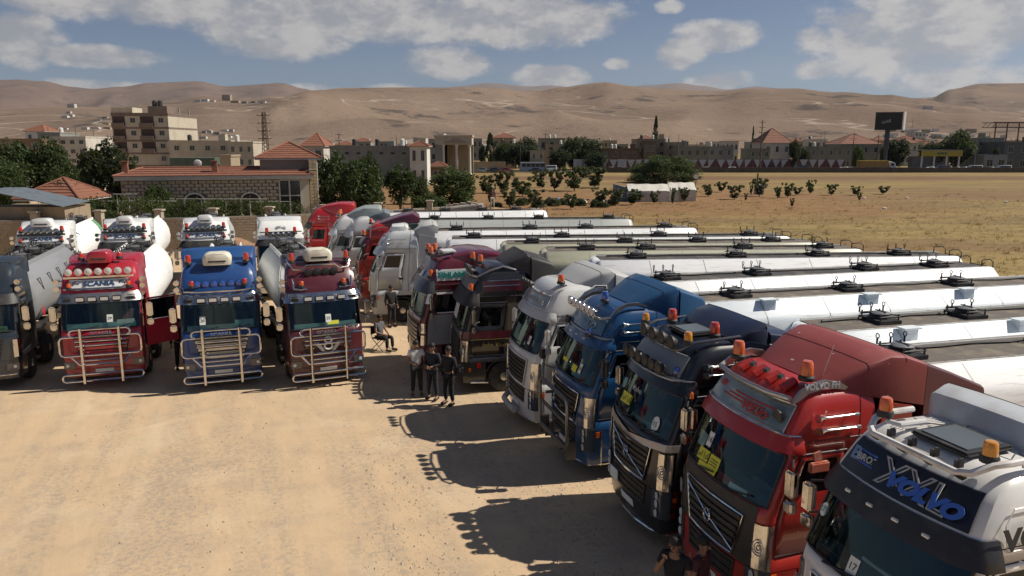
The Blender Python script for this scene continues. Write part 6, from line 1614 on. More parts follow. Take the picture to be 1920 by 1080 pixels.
def tree(name, label, x, y, w, h, key, m, trunk=.18, base=0., cat='tree', group=None, rz=None, dy=None):
    rg = random.Random(int(x*37+y*11)); r = thing(name, label, cat, (x, y, 0), rg.uniform(0,6.28) if rz is None else rz, group)
    c = put('crown', crown_variant(key, m), r, (0,0,h*trunk+base)); c.scale = (w, dy or w, h*(1-trunk))
    a = MB(); rr = max(.03, h*.022)
    a.tube([(0,0,-.05),(rr*.4,0,h*trunk*.6),(0,rr*.3,h*trunk+base),(rr*.5,-rr*.4,h*(trunk+.35))], [rr*1.25,rr,rr*.8,rr*.35], 7)
    for k in range(4):
        q = rg.uniform(0,6.28); a.tube([(0,0,h*trunk*.8),(math.cos(q)*w*.15,math.sin(q)*w*.15,h*(trunk+.2)),(math.cos(q)*w*.3,math.sin(q)*w*.3,h*(trunk+.45))], [rr*.6,rr*.4,rr*.15], 5)
    a.build('trunk', BARK, r); return r
def ptree(name, label, px0, px1, ytop, Y, key, m, **k):
    x0, x1, zt = pxb(px0, px1, ytop, Y); return tree(name, label, (x0+x1)/2, Y, abs(x1-x0)*1.04, zt, key, m, **k)
# left garden
ptree('broadleaf_tree','wide dark tree mass at the left edge above the pavilion',-40,66,258,78,'round0',LEAFD,trunk=.1)
ptree('broadleaf_tree','dark green tree rising right of the pavilion roof',52,128,264,80,'round1',LEAFD,trunk=.1)
ptree('broadleaf_tree','lower green tree between pavilion and the big dark tree',96,158,300,76,'round2',LEAFM,trunk=.08)
ptree('broadleaf_tree','tall dense reddish dark tree beside the stone house',142,246,256,72,'round2',foliage('bronze_leaf',(.022,.032,.014),(.034,.040,.018),(.075,.05,.025)),trunk=.06)
ptree('broadleaf_tree','pale green bush behind the shed roof',84,150,345,62,'round1',LEAFO,trunk=.04)
ptree('broadleaf_tree','green tree at the far left behind the metal shed',-30,40,300,70,'round1',LEAFM,trunk=.08)
ptree('broadleaf_tree','bushy tree in front of the stone house wall',268,322,342,64.6,'round0',LEAFM,trunk=.06)
ptree('broadleaf_tree','small tree left of the stone house corner',232,262,312,74,'round0',LEAFO,trunk=.08)
ptree('broadleaf_tree','dense dark tree right of the stone house tower',586,668,290,72,'round1',LEAFD,trunk=.06)
ptree('broadleaf_tree','broad dark tree with low crown between house and warehouse',634,722,294,70,'round0',LEAFD,trunk=.06)
ptree('broadleaf_tree','slender tree against the grey warehouse wall',668,712,280,92,'round2',LEAFD,trunk=.05)
ptree('broadleaf_tree','round headed tree with visible trunk near the wall pillar',718,780,306,74,'round2',LEAFD,trunk=.3)
ptree('broadleaf_tree','large light green bush left of the orchard',802,896,316,86,'round1',LEAFM,trunk=.04)
ptree('broadleaf_tree','low bush below the large light green bush',768,838,358,76,'round2',LEAFM,trunk=.03)
ptree('broadleaf_tree','bush in front of the white stair tower',760,806,326,100,'round0',LEAFD,trunk=.05)
rg = random.Random(9)
for k, (a_, b_, yt, Y_) in enumerate(((150,236,362,58.5),(228,304,358,60),(314,376,366,61.5),(356,424,366,62.0),(400,478,364,62.4),(454,524,366,62.8),(500,566,372,63.2),(96,164,370,57))):
    x0, x1, zt = pxb(a_, b_, yt, Y_)
    tree('vine_row', ('vines on the pipe pergola left of the stone house','vines below the taller pipe frame','leafy vine clump at the left window of the stone house','yellowing vine clump along the pergola','dense vine clump under the pergola rail','vine clump beneath the arched window','vine clump at the corner window','vine clump by the shed')[k], (x0+x1)/2, Y_, (x1-x0)*1.1, zt, 'hedge%d' % (k % 2), LEAFL if k % 2 else LEAFM, trunk=.02, cat='vines', rz=0, dy=2.5)
# roadside greenery
ptree('giant_bush','huge rounded olive green bush standing alone in the field',1178,1320,286,160,'dome0',LEAFM,trunk=.02,rz=0,dy=13)
ptree('conifer','tall spiky conifer above the tan villa',1217,1244,219,285,'conifer0',LEAFC,trunk=.1)
ptree('conifer','thin pair of conifers left of the red pyramid roof',1406,1420,238,290,'conifer0',LEAFC,trunk=.1)
ptree('cypress','pointed dark cypress left of the bus',906,934,250,250,'cypress0',LEAFC,trunk=.04)
ptree('cypress','smaller pointed cypress beside the pointed dark cypress',898,914,272,252,'cypress0',LEAFC,trunk=.04)
for a_, b_, yt, lb_ in ((926,966,268,'dark roadside tree right of the cypresses'),(950,1004,264,'wide dark roadside tree left of the bus roof'),(966,1010,258,'tall dark roadside tree behind the bus'),(1028,1072,276,'dark low tree right of the bus'),(1050,1098,254,'tall dark tree with uneven top right of the bus'),(1062,1136,260,'broad dark tree left of the brown stone house'),(1092,1146,284,'low dark shrub tree by the banners'),
        (1480,1502,258,'bluish spiky tree beside the red pyramid roof'),(1495,1522,278,'low green tree left of the long olive house'),(1656,1710,258,'mid green tree right of the billboard pole'),(1732,1772,266,'dark low tree left of the biggest dark tree'),(1762,1832,240,'biggest dark roadside tree behind the filling station'),(1862,1878,276,'small tree before the old grey house')):
    ptree('roadside_tree', lb_, a_, b_, yt, 244+rg.uniform(-6,8), 'round%d' % rg.randrange(3), rg.choice((LEAFC, LEAFD)), trunk=.06)
TL = 'roadside trees behind the first houses'
for k in range(24):
    px_ = 890+k*43+rg.uniform(-16,16); w_ = rg.uniform(14,34); ptree('town_tree', 'dark green tree among the houses, %s from the left behind the road' % NTH(k+1), px_, px_+w_, rg.uniform(266,284), rg.uniform(252,330), 'round%d' % rg.randrange(3), rg.choice((LEAFC, LEAFD, LEAFM)), trunk=.06, group=TL)
# orchard saplings: crown left, right, top, foot
SAP = [(896,926,326,362),(928,962,322,362),(960,1000,330,368),(1000,1022,322,352),(1026,1054,318,357),(1058,1096,316,358),(1096,1132,314,352),(940,972,352,388),(984,1026,358,392),(1058,1082,362,392),(1112,1140,352,382),(1138,1172,356,385),(1170,1200,352,384),(1182,1208,362,378),(1218,1236,356,382),(1232,1254,354,376),(1256,1266,354,382),(1272,1292,352,378),(1292,1308,354,372),(1316,1340,344,368),(1342,1364,340,360),(1362,1392,345,374),(1404,1412,342,366),(1412,1436,338,368),(1450,1466,350,372),(1466,1488,344,370),(1486,1504,350,366),(1512,1526,337,364),(1550,1568,346,366),(1596,1614,348,366),(1606,1616,362,376),(1646,1668,348,364),(1480,1490,372,388),(912,930,344,384),(1010,1024,340,352),(1394,1402,362,376)]
SAP.sort(key=lambda q: (q[3] > 371, q[0])); nb = sum(q[3] <= 371 for q in SAP)
for k, (a_, b_, yt, yb) in enumerate(SAP):
    p = gnd((a_+b_)/2, yb); s_ = p.y/FPX; h = (yb-yt)*s_*rg.uniform(.95,1.15); w = (b_-a_)*s_*rg.uniform(.9,1.2)
    tree('orchard_sapling','young orchard tree with spreading top, %s from the left in the %s row' % (NTH(k+1 if k < nb else k+1-nb), 'back' if k < nb else 'front'), p.x, p.y, w*1.25, h, 'vase%d' % (k % 4), LEAFO if k % 3 else LEAFM, trunk=.1, group='young orchard trees in the field')

for k in range(13):
    px_ = 936+k*17.5+rg.uniform(-5,5); p = gnd(px_, 386+rg.uniform(-4,3)); s_ = p.y/FPX
    tree('low_shrub', 'low dark green shrub, %s from the left in the hedge line before the saplings' % NTH(k+1), p.x, p.y, rg.uniform(18,30)*s_, rg.uniform(9,17)*s_, 'dome0', rg.choice((LEAFM, LEAFO, LEAFD)), trunk=.02, cat='shrub', group='low shrubs in the orchard')

# ------------------------------------------------------------------ poles, billboard, station
def pole(label, px, ytop, Y, arms=2, m=CHS, r=.14, lattice=False):
    p = at(px, ytop, Y); t_ = thing('utility_pole', label, 'utility pole', (p.x, Y, 0)); a = MB(); h = p.z
    if lattice:
        for sx_, sy in ((-1,-1),(1,-1),(1,1),(-1,1)): a.cyl((sx_*.7,sy*.7,0),(sx_*.25,sy*.25,h),.07,n=4)
        for k in range(18):
            z0, z1 = h*k/18, h*(k+1)/18; w0, w1 = .7-.45*k/18, .7-.45*(k+1)/18
            for sy in (-1,1): a.cyl((-w0,sy*w0,z0),(w1,sy*w1,z1),.04,n=4); a.cyl((w0,sy*w0,z0),(-w1,sy*w1,z1),.04,n=4)
    else: a.tube([(0,0,0),(0,0,h)], [r*1.2,r*.7], 7)
    a.build('mast', m, t_)
    for k in range(arms):
        z = h-.6-1.5*k; b_ = MB(); b_.box((0,-.15,z),(2.6 if lattice else 1.8,.12,.14)); c_ = b_.build('cross_arm', m, t_)
        q = MB()
        for x in (-.8,0,.8): q.lathe((x,-.15,z+.07), [(.07,0),(.1,.1),(.06,.25)], 'z', 6)
        q.build('insulators', WHITEW, c_)
    return t_
RUST = mat('rusty_steel', (.11,.065,.04), .8, col2=(.07,.045,.03), scale=3)
pole('rusty lattice power pylon behind the stone tower', 494, 210, 150, 4, RUST, lattice=True)
pole('dark power pole above the grey warehouse', 635, 248, 200, 2); pole('tall wooden pole right of the bus', 1023, 248, 226, 1, RUST, .16)
pole('lamp pole behind the bus', 1012, 256, 236, 0, GAL, .1); pole('short pole left of the bus', 976, 272, 236, 0, GAL, .1)
pole('tall brown utility pole standing before the red pyramid roof', 1430, 225, 224, 3, RUST, .2)
pole('thin lamp pole behind the banners', 1273, 252, 242, 0, GAL, .1); pole('dark pole with fittings left of the billboard', 1602, 248, 246, 2); pole('short dark pole before the billboard', 1648, 252, 247, 1)
pole('thin lamp pole over the long olive house', 1540, 248, 244, 0, GAL, .08); pole('second thin lamp pole over the long olive house', 1547, 246, 246, 0, GAL, .08); pole('thin mast far behind the billboard', 1712, 224, 420, 0, GAL, .12); pole('grey pole beside the filling station', 1833, 256, 240, 1, GAL, .12)
bp = at(1660, 300, 244); bb = thing('billboard', 'large dark billboard on a thick column above the road', 'billboard', (bp.x, 244, 0), R(-14)); zb, zt = at(0,243,244).z, at(0,211,244).z; hw = (at(1684,0,244).x-at(1636,0,244).x)/2
a = MB(); a.lathe((0,.6,0), [(.62,0),(.55,zb*.5),(.8,zb*.55),(.75,zb)], 'z', 10); a.build('column', mat('billboard_column', (.05,.055,.075), .6), bb)
a = MB(); a.b2(-hw,hw,0,.35,zb,zt); pn = a.build('panel', mat('billboard_black', (.014,.013,.015), .6), bb)
for z in (zb-.12, zt): a = MB(); a.b2(-hw-.15,hw+.15,-.1,.45,z,z+.14); a.build('frame', CHS, bb)
a = MB(); a.prism([(hw+.15,0,zb-.2),(hw+.35,0,zb-.2),(hw+1.5,2.4,zb-.2),(hw+1.3,2.4,zb-.2)], (0,0,zt-zb+.5)); a.build('side_panel', FRM, bb)
a = MB(); a.b2(-hw,hw+.6,-.9,.1,zb-.5,zb-.38); a.build('catwalk', RUST, bb)
text('\ufee5\ufeae\ufed8\ufedf\ufe8d', 1.3, PALEINK, pn, (-.8,-.03,(zb+zt)/2), FRONT, bold=.02)
YELP = mat('station_yellow', (.42,.29,.03), .6, col2=(.34,.23,.03), scale=1)
sp_ = at(1765, 300, 240); fs = thing('filling_station', 'yellow canopied filling station beside the road', 'filling station', (sp_.x, 240, 0)); w = at(1804,0,240).x-at(1724,0,240).x; zt = at(0,281,240).z
a = MB(); a.b2(-w/2,w/2,0,9,zt-.25,zt); a.build('canopy_roof', GREYW, fs); a = MB(); a.b2(-w/2,w/2,-.06,.2,zt-2.0,zt-.27); fc_ = a.build('canopy_fascia', YELP, fs); 
for k in range(4):
    a = MB(); a.b2(-1.5+k*.8,-.95+k*.8,-.10,-.065,zt-1.45,zt-.8); a.build('sign_patch', mat('green_print',(.03,.10,.05),.6), fc_)

for k in range(4): a = MB(); x = -w/2+.6+k*(w-1.2)/3; a.b2(x-.2,x+.2,.4,.8,0,zt-2.0); a.build('column', WHITEW, fs)
a = MB(); a.b2(-w/2+.5,w/2-.5,6,8.5,0,zt-2.1); a.build('shop', GREYW, fs)
for k in range(2): a = MB(); a.b2(-2+k*4,-1.2+k*4,2,2.6,0,1.5); a.build('pump', WHITEW, fs, bevel=.05)
# steel frame roof at the right edge
sf = at(1900, 240, 262); fr = thing('steel_roof_frame', 'open steel lattice roof frame on posts at the right edge', 'steel frame', (sf.x, 262, 0)); zt = at(0,230,262).z
for x in (-6,-2,2,6,10): a = MB(); a.b2(x-.15,x+.15,0,.3,0,zt); a.build('post', RUST, fr)
for y in (0,6):
    a = MB(); a.b2(-7,12,y,y+.25,zt,zt+.25); a.b2(-7,12,y,y+.2,zt-1.6,zt-1.4)
    for k in range(12): a.cyl((-7+k*1.55,y+.1,zt-1.5),(-7+(k+1)*1.55,y+.1,zt),.08,n=4)
    a.build('truss', RUST, fr)
# white tents --------------------------------------------------------------
CANV = mat('tent_canvas', (.62,.59,.52), .8, col2=(.48,.45,.39), scale=1.2)
for a_, b_, yt, yb, lb_, Yd in ((1178,1256,346,374,'long white canvas tent among the saplings, left of its pair',104),(1256,1306,343,372,'white canvas tent among the saplings, right of its pair',105)):
    x0, x1, zt = pxb(a_, b_, yt, Yd); r = thing('canvas_tent', lb_, 'tent', ((x0+x1)/2, Yd, 0)); w = x1-x0; hw = w/2
    a = MB(); secs = []
    for k in range(9):
        x = -hw+w*k/8; sag = .05*math.sin(k*2.1); secs.append([(x,-.1,0),(x+.03,-.05,zt*.62+sag),(x,1.5,zt+sag),(x,3.1,zt*.62+sag),(x,3.2,0)])
    a.loft(secs); a.build('canvas', CANV, r, smooth=30)
    a = MB(); a.b2(-.5,.5,-.14,-.08,.1,1.3); a.build('door_flap', mat('flap_canvas',(.45,.43,.39),.8), r)
tb = at(1166, 350, 105); tr_ = thing('grey_tent','small blue grey tarpaulin shelter at the left end of the white tents','tent',(tb.x,105,0)); zt = at(0,346,105).z
a = MB(); a.prism([(-1.0,0,0),(1.0,0,0),(.9,0,zt*.8),(-.9,0,zt)], (0,2.4,0)); a.build('tarpaulin', mat('blue_grey_tarp',(.16,.20,.24),.7,col2=(.10,.12,.13),scale=2), tr_)
for z in (.5,1.2): a = MB(); a.b2(-.95,.95,-.05,-.01,z,z+.08); a.build('strap', FRM, tr_)
rg = random.Random(4)
for k in range(14):
    p = gnd(1032+k*8+rg.uniform(-3,3), rg.uniform(372,382)); r = MB(); s_ = rg.uniform(.25,.6); r.loft([[(p.x+math.cos(q)*s_*kk*rg.uniform(.8,1.1), p.y+math.sin(q)*s_*kk, z*s_) for q in [i*math.pi/3 for i in range(6)]] for kk, z in ((1,0),(.9,.4),(.4,.75))]); tag(r.build('sack', rg.choice((WHITEW, mat('blue_bag',(.10,.14,.22),.7), BLK, FRM)), smooth=0), 'filled sack, %s from the left in the litter heap among the saplings' % NTH(k+1), 'sack', 'sacks in the litter heap')
# small white stones and rubbish on the field
for px_, py_, lb_ in ((1658,392,'pale stone block alone in the middle of the right field'),(1886,380,'pale stone near the right edge of the field'),(1062,384,'pale stone under the front saplings near the last trailer'),(1110,388,'pale stone between front saplings left of the tents'),(1222,368,'pale stone in front of the left tent'),(1620,372,'pale stone by the second last sapling'),(1700,372,'pale stone right of the last sapling')):
    p = gnd(px_, py_); r = MB(); s_ = .28; r.loft([[(p.x+math.cos(q)*s_*kk, p.y+math.sin(q)*s_*kk*.7, z*s_) for q in [i*math.pi/3 for i in range(6)]] for kk, z in ((1,-.1),(.9,.5),(.3,.8))]); tag(r.build('pale_stone', WHITEW, smooth=0), lb_, 'stone', 'pale stones on the field')

# ------------------------------------------------------------------ far vehicles
def car_mesh(h=1.0, kind='sedan'):
    s_ = [(-2.1,.35,.82),(-2.05,.3,.95),(-1.2,.3,1.0)] if 0 else None
    prof = {'sedan':[(-2.15,.55),(-2.1,.82),(-1.25,.95),(-.65,1.4),(.75,1.42),(1.4,1.0),(2.1,.92),(2.18,.55)],'van':[(-2.3,.55),(-2.25,1.0),(-1.7,1.15),(-1.2,1.9),(2.2,1.95),(2.3,1.1),(2.3,.55)]}[kind]
    a = MB(); poly = [(x, z*h) for x, z in prof]+[(prof[-1][0],.28),(prof[0][0],.28)]
    rings = []
    for y, k in ((-.85,.96),(-.80,1),(.80,1),(.85,.96)): rings.append([(x*k, y if z < 1.0*h else y*.86, .28+(z-.28)*(k if z > .9 else 1)) for x, z in poly])
    a.loft(rings); return a, prof, h
def car(label, px, py, Y, m, kind='sedan', rz=0., name='parked_car', cat='car'):
    p = at(px, py, Y); r = thing(name, label, cat, (p.x, Y, .02), rz); a, prof, h = car_mesh(1.0, kind); a.build('body', m, r, smooth=30)
    g_ = MB()
    if kind == 'sedan': g_.prism([(-1.08,-.86,.98),(-.62,-.80,1.33),(.70,-.80,1.35),(1.2,-.86,1.0)], (0,-.03,0))
    else: g_.prism([(-1.6,-.87,1.2),(-1.15,-.83,1.75),(1.9,-.83,1.78),(1.95,-.87,1.25)], (0,-.03,0))
    g_.build('window', PANE, r)
    for x in (-1.35,1.35):
        for sy in (-1,1):
            w_ = MB(); w_.lathe((x, sy*.78, .31), [(.18,-.1),(.31,-.1),(.31,.1),(.18,.1)], 'y', 12); o = w_.build('wheel', RUB, r); q = MB(); q.lathe((x, sy*.80, .31), [(.17,-.1),(.17,.1)], 'y', 8); q.build('rim', ALU, o)
    return r
CW = mat('car_white', (.62,.62,.61), .3, 0, .6); CD = mat('car_dark', (.03,.033,.04), .3, 0, .6); CS = mat('car_silver', (.32,.33,.34), .3, .3, .5); CBL = mat('car_blue', (.05,.08,.14), .3, 0, .6); CR = mat('car_red', (.22,.03,.03), .35, 0, .5)
for lb_, px_, m_, kd in (('white hatchback on the road behind the orchard',1146,CW,'sedan'),('dark sedan parked left of the bus',926,CD,'sedan'),('silver sedan parked left of the dark sedan',904,CS,'sedan'),('white car half behind the big bush',1322,CW,'sedan'),('white low car under the banners',1372,CW,'sedan'),('dark pickup like van before the long olive house',1502,CD,'van'),('silver car left of the yellow tanker lorry',1596,CS,'sedan'),('white car just left of the yellow tanker lorry',1582,CW,'sedan'),('white car on the filling station forecourt',1744,CW,'sedan'),('teal blue van in front of the filling station',1766,CBL,'van'),('dark car right of the teal blue van',1792,CD,'sedan'),('silver car at the right column of the filling station',1806,CS,'sedan'),('white van near the grey pole by the filling station',1826,CW,'van'),('white car before the dark workshop',1880,CW,'van'),('dark car in front of the bus',1004,CD,'sedan'),('red car beside the boundary wall',948,CR,'sedan'),('dark car at the low shop',1856,CD,'sedan')):
    car(lb_, px_, 316, 231 if px_ > 1020 else 222, m_, kd)
# bus
b_ = at(1000, 316, 228); bs = thing('minibus', 'pale blue and white minibus stopped on the road', 'bus', (b_.x, 228, .02)); L = 8.3
a = MB(); a.loft([[(-L/2,y*k2,.45),(-L/2-.05,y*k2,1.2),(-L/2+.25,y*.94,2.75),(L/2-.6,y*.94,2.78),(L/2-.05,y*k2,1.35),(L/2,y*k2,.45)] for y, k2 in ((-1.1,1),(1.1,1))]); a.build('body', mat('bus_blue', (.20,.27,.33), .4, 0, .4), bs)
a = MB(); a.b2(-L/2+.2,L/2-.6,-1.06,1.06,2.76,2.9); a.build('roof', CW, bs, bevel=.05)
for k in range(5): a = MB(); a.b2(-L/2+.7+k*1.38,-L/2+1.9+k*1.38,-1.13,-1.05,1.55,2.45); a.build('window', PANE, bs)
for x in (-2.4,2.5):
    for sy in (-1,1): a = MB(); a.lathe((x,sy*.95,.42), [(.2,-.12),(.42,-.12),(.42,.12),(.2,.12)], 'y', 12); o = a.build('wheel', RUB, bs); q = MB(); q.lathe((x,sy*.97,.42), [(.2,-.12),(.2,.12)], 'y', 8); q.build('rim', ALU, o)
b2_ = at(1026, 316, 229); car('white box van beside the tall wooden pole', 1030, 316, 229, CW, 'van')
# yellow road tanker
y_ = at(1640, 316, 231); yt_ = thing('tanker_lorry', 'white cab lorry with a long yellow box body on the road', 'lorry', (y_.x, 231, .02))
a = MB(); a.b2(-5.2,3.6,-1.2,1.2,1.1,3.3); a.build('box_body', mat('lorry_yellow', (.36,.19,.04), .5, col2=(.28,.14,.035), scale=.8), yt_, bevel=.12); a = MB(); a.b2(-5.2,3.6,-1.24,1.24,3.1,3.35); a.build('top_rail', YELP, yt_)
a = MB(); a.loft([[(3.9,y,.6),(3.9,y,2.9),(4.6,y,3.1),(5.7,y,2.5),(5.9,y,1.5),(5.95,y,.6)] for y in (-1.2,1.2)]); cb_ = a.build('cab', CW, yt_, bevel=.06); a = MB(); a.b2(4.3,5.3,-1.24,-1.18,1.7,2.5); a.build('window', PANE, cb_)
a = MB(); a.b2(-5.2,5.2,-.5,.5,.7,1.05); a.build('chassis_frame', CHS, yt_)
for x in (-4,-2.8,2.2,5.0):
    for sy in (-1,1): a = MB(); a.lathe((x,sy*1.0,.5), [(.25,-.15),(.5,-.15),(.5,.15),(.25,.15)], 'y', 12); o = a.build('wheel', RUB, yt_); q = MB(); q.lathe((x,sy*1.02,.5), [(.24,-.15),(.24,.15)], 'y', 8); q.build('rim', ALU, o)
# field clutter right of the orchard
p = gnd(1424, 364); r = thing('field_pump','small pump stand with a dark post and pale box in the field','pump stand',(p.x,p.y,0)); a = MB(); a.b2(-.7,.7,0,.8,0,1.5); a.build('box', FRM, r); a = MB(); a.cyl((-.5,-.2,0),(-.5,-.2,3.3),.12,n=6); a.build('post', BLK, r)
p = at(1305, 335, 108); r = thing('round_sign','round white sign on a forked post by the tents','sign',(p.x,108,0)); a = MB(); a.lathe((0,0,at(0,331,108).z), [(.34,0),(.34,-.05),(.1,-.06)], 'y', 14); a.build('sign_disc', WHITEW, r); a = MB(); a.cyl((0,.05,0),(0,.05,at(0,333,108).z),.05,n=6); a.build('post', CHS, r)
# concrete trough and earth bank beside the last trailer
p0, p1 = at(824,388,62), at(905,384,64); r = thing('concrete_ramp','low concrete ledge with loose slabs at the end of the block wall','ledge',((p0.x+p1.x)/2,63,0)); w = p1.x-p0.x
a = MB(); a.prism([(-w/2,0,0),(w/2,0,0),(w/2,0,2.7),(-w/2,0,2.3)], (0,2.5,0)); a.build('ledge', CONC, r)
for k in range(4): a = MB(); a.box((-w*.25+k*w*.17,.8,2.62+.06*k),(.9,.5,.09), Matrix.Rotation(.1*k-.1,3,'Y')); a.build('slab', CAPM, r)
a = MB(); rr = []
for k in range(9):
    q = k/8; y = 60+4*q
    rr.append([(at(926,393,62).x+math.cos(t_)*3.2*math.sin(math.pi*(.12+.76*q)), 59.2+6.5*q, max(-.1, 2.55*math.sin(math.pi*(.12+.76*q))**.6*math.sin(t_))) for t_ in [math.pi*i/10 for i in range(11)]])
a.loft(rr, closed=False); tag(a.build('earth_bank', mat('bank_soil',(.30,.18,.09),.95,col2=(.36,.25,.12),scale=1.2,bump=.6,bscale=4), smooth=60), kind='structure', label='low earth bank behind the last trailer')

# ------------------------------------------------------------------ people
SKIN = mat('skin', (.26,.135,.085), .6); HAIR = mat('dark_hair', (.012,.010,.009), .7)
def skin_mesh(name, pts, edges, m, parent, sub=1):
    me = bpy.data.meshes.new(name); me.from_pydata([p for p, r in pts], edges, []); o = link(name, me, parent)
    md = o.modifiers.new('skin', 'SKIN'); md.use_smooth_shade = True
    for i, (p, r) in enumerate(pts): me.skin_vertices[0].data[i].radius = r if isinstance(r, tuple) else (r, r)
    adj = {i: set() for i in range(len(pts))}
    for a, b in edges: adj[a].add(b); adj[b].add(a)
    seen = set()
    for i in range(len(pts)):
        if i in seen: continue
        me.skin_vertices[0].data[i].use_root = True; st = [i]
        while st:
            k = st.pop()
            if k in seen: continue
            seen.add(k); st += list(adj[k])
    s_ = o.modifiers.new('smooth', 'SUBSURF'); s_.levels = s_.render_levels = sub
    me.materials.append(m); return o
def person(label, x, y, rz, shirt, trousers, pose='stand', z=0., hscale=1., arms=None, sleeve='short', group=None):
    r = thing('person', label, 'person', (x, y, z), rz, group); r.scale = (hscale,)*3
    ph = .92; lean = 0.
    hips = [(-.09,0,.90),(.09,0,.90)]; knees = [(-.11,-.02,.50),(.11,-.03,.50)]; ank = [(-.13,.02,.09),(.13,.02,.09)]
    pel, spine, chest, neck, head = (0,0,.95),(0,.01,1.15),(0,.02,1.36),(0,.01,1.50),(0,-.015,1.60)
    if pose == 'sit':
        hips = [(-.09,0,.48),(.09,0,.48)]; knees = [(-.14,-.44,.50),(.14,-.44,.50)]; ank = [(-.14,-.42,.09),(.14,-.46,.09)]
        pel, spine, chest, neck, head = (0,0,.52),(0,.04,.72),(0,.06,.93),(0,.04,1.07),(0,.01,1.17)
    sh = [(-.19,chest[1],chest[2]+.06),(.19,chest[1],chest[2]+.06)]
    dz = chest[2]-1.36
    A = arms or ('down','down'); elb = []; wri = []
    for i, sg in enumerate((-1,1)):
        if A[i] == 'down': elb.append((sg*.26,.04,1.14+dz)); wri.append((sg*.27,-.04,.90+dz))
        elif A[i] == 'front': elb.append((sg*.26,.02,1.13+dz)); wri.append((sg*.06,-.20,1.08+dz))
        elif A[i] == 'hip': elb.append((sg*.38,.10,1.16+dz)); wri.append((sg*.20,-.02,.98+dz))
        elif A[i] == 'face': elb.append((sg*.26,-.10,1.14+dz)); wri.append((sg*.10,-.20,1.44+dz))
        elif A[i] == 'lap': elb.append((sg*.27,-.02,.72)); wri.append((sg*.12,-.28,.62))
    pts = [(pel,(.13,.10)),(spine,(.125,.095)),(chest,(.15,.10)),(neck,.055),((neck[0],neck[1]-.01,neck[2]+.05),.05),(head,(.078,.092)),((head[0],head[1]+.005,head[2]+.10),(.07,.085))]
    ed = [(0,1),(1,2),(2,3),(3,4),(4,5),(5,6)]
    def add(p, rd, par): pts.append((p, rd)); ed.append((par, len(pts)-1)); return len(pts)-1
    hands = []
    for i in (0,1):
        h = add(hips[i], .085, 0); k = add(knees[i], .058, h); a_ = add(ank[i], .04, k); add((ank[i][0]+(-.02,.02)[i], ank[i][1]-.17, .035), .035, a_)
        s_ = add(sh[i], .058, 2); e = add(elb[i], .042, s_); w_ = add(wri[i], .03, e)
        d = (Vector(wri[i])-Vector(elb[i])).normalized(); palm = Vector(wri[i])+d*.07; pi_ = add(tuple(palm), (.038,.018), w_); hands.append((palm, d, (-1,1)[i]))
    for palm, d, sg in hands:           # four fingers and a thumb, rooted inside the palm
        side = d.cross(Vector((0,-1,.2))).normalized()
        for q, ln in ((-.027,.062),(-.009,.075),(.009,.072),(.027,.055)):
            b0 = len(pts); p0 = palm+side*q; pts.append((tuple(p0),.010)); pts.append((tuple(p0+d*ln*.6),.009)); pts.append((tuple(p0+d*ln+Vector((0,-.02,0))),.008)); ed += [(b0,b0+1),(b0+1,b0+2)]
        b0 = len(pts); p0 = palm-d*.03; pts.append((tuple(p0),.011)); pts.append((tuple(p0-side*.04+d*.03),.010)); pts.append((tuple(p0-side*.05+d*.06),.009)); ed += [(b0,b0+1),(b0+1,b0+2)]
    body = skin_mesh('body', pts, ed, SKIN, r, 2)
    # face
    f = MB(); hx_, hy_, hz_ = head; f.loft([[(hx_-.014,hy_-.085,hz_+.05),(hx_+.014,hy_-.085,hz_+.05),(hx_,hy_-.09,hz_+.05)],[(hx_-.02,hy_-.09,hz_+.0),(hx_+.02,hy_-.09,hz_+.0),(hx_,hy_-.122,hz_+.005)]]); f.build('nose', SKIN, r)
    f = MB()
    for sg in (-1,1): f.lathe((hx_+sg*.032,hy_-.088,hz_+.045), [(.012,0),(.008,-.006)], 'y', 8)
    f.b2(hx_-.026,hx_+.026,hy_-.098,hy_-.086,hz_-.038,hz_-.030); f.build('features', HAIR, r)
    f = MB()
    for sg in (-1,1): f.box((hx_+sg*.083,hy_+.005,hz_+.03),(.02,.04,.06))
    f.build('ears', SKIN, r, bevel=.008)
    f = MB(); f.loft([[(hx_+math.cos(q)*.088*k, hy_+.018+math.sin(q)*.10*k, hz_+zz) for q in [i*math.pi/6 for i in range(12)]] for k, zz in ((1.0,.065),(1.03,.11),(.85,.165),(.4,.19))]); f.build('hair', HAIR, r, smooth=60)
    # clothes
    cp = [((pel[0],pel[1],pel[2]-.03),(.155,.125)),(spine,(.155,.125)),(chest,(.18,.13)),((neck[0],neck[1]+.005,neck[2]-.03),(.085,.075))]; ce = [(0,1),(1,2),(2,3)]
    for i in (0,1):
        b0 = len(cp); k = .55 if sleeve == 'short' else 1; e = Vector(sh[i]).lerp(Vector(elb[i]), k); cp += [(sh[i],.078),(tuple(e),.064 if sleeve == 'short' else .055)]; ce += [(2,b0),(b0,b0+1)]
        if sleeve == 'long': cp.append((tuple(Vector(elb[i]).lerp(Vector(wri[i]),.9)),.043)); ce.append((b0+1,b0+2))
    skin_mesh('shirt', cp, ce, shirt, r, 2)
    tp = [((pel[0],pel[1],pel[2]+.02),(.15,.12))]; te = []
    for i in (0,1):
        b0 = len(tp); tp += [(hips[i],.108),(knees[i],.078),((ank[i][0],ank[i][1],ank[i][2]+.03),.062)]; te += [(0,b0),(b0,b0+1),(b0+1,b0+2)]
    skin_mesh('trousers', tp, te, trousers, r, 2)
    s_ = MB()
    for i in (0,1): s_.box((ank[i][0]+(-.01,.01)[i], ank[i][1]-.08, .045),(.10,.28,.09))
    s_.build('shoes', BLK, r, bevel=.03); return r
def cloth(n, c): return mat(n, c, .9, col2=tuple(v*.7 for v in c), scale=9)
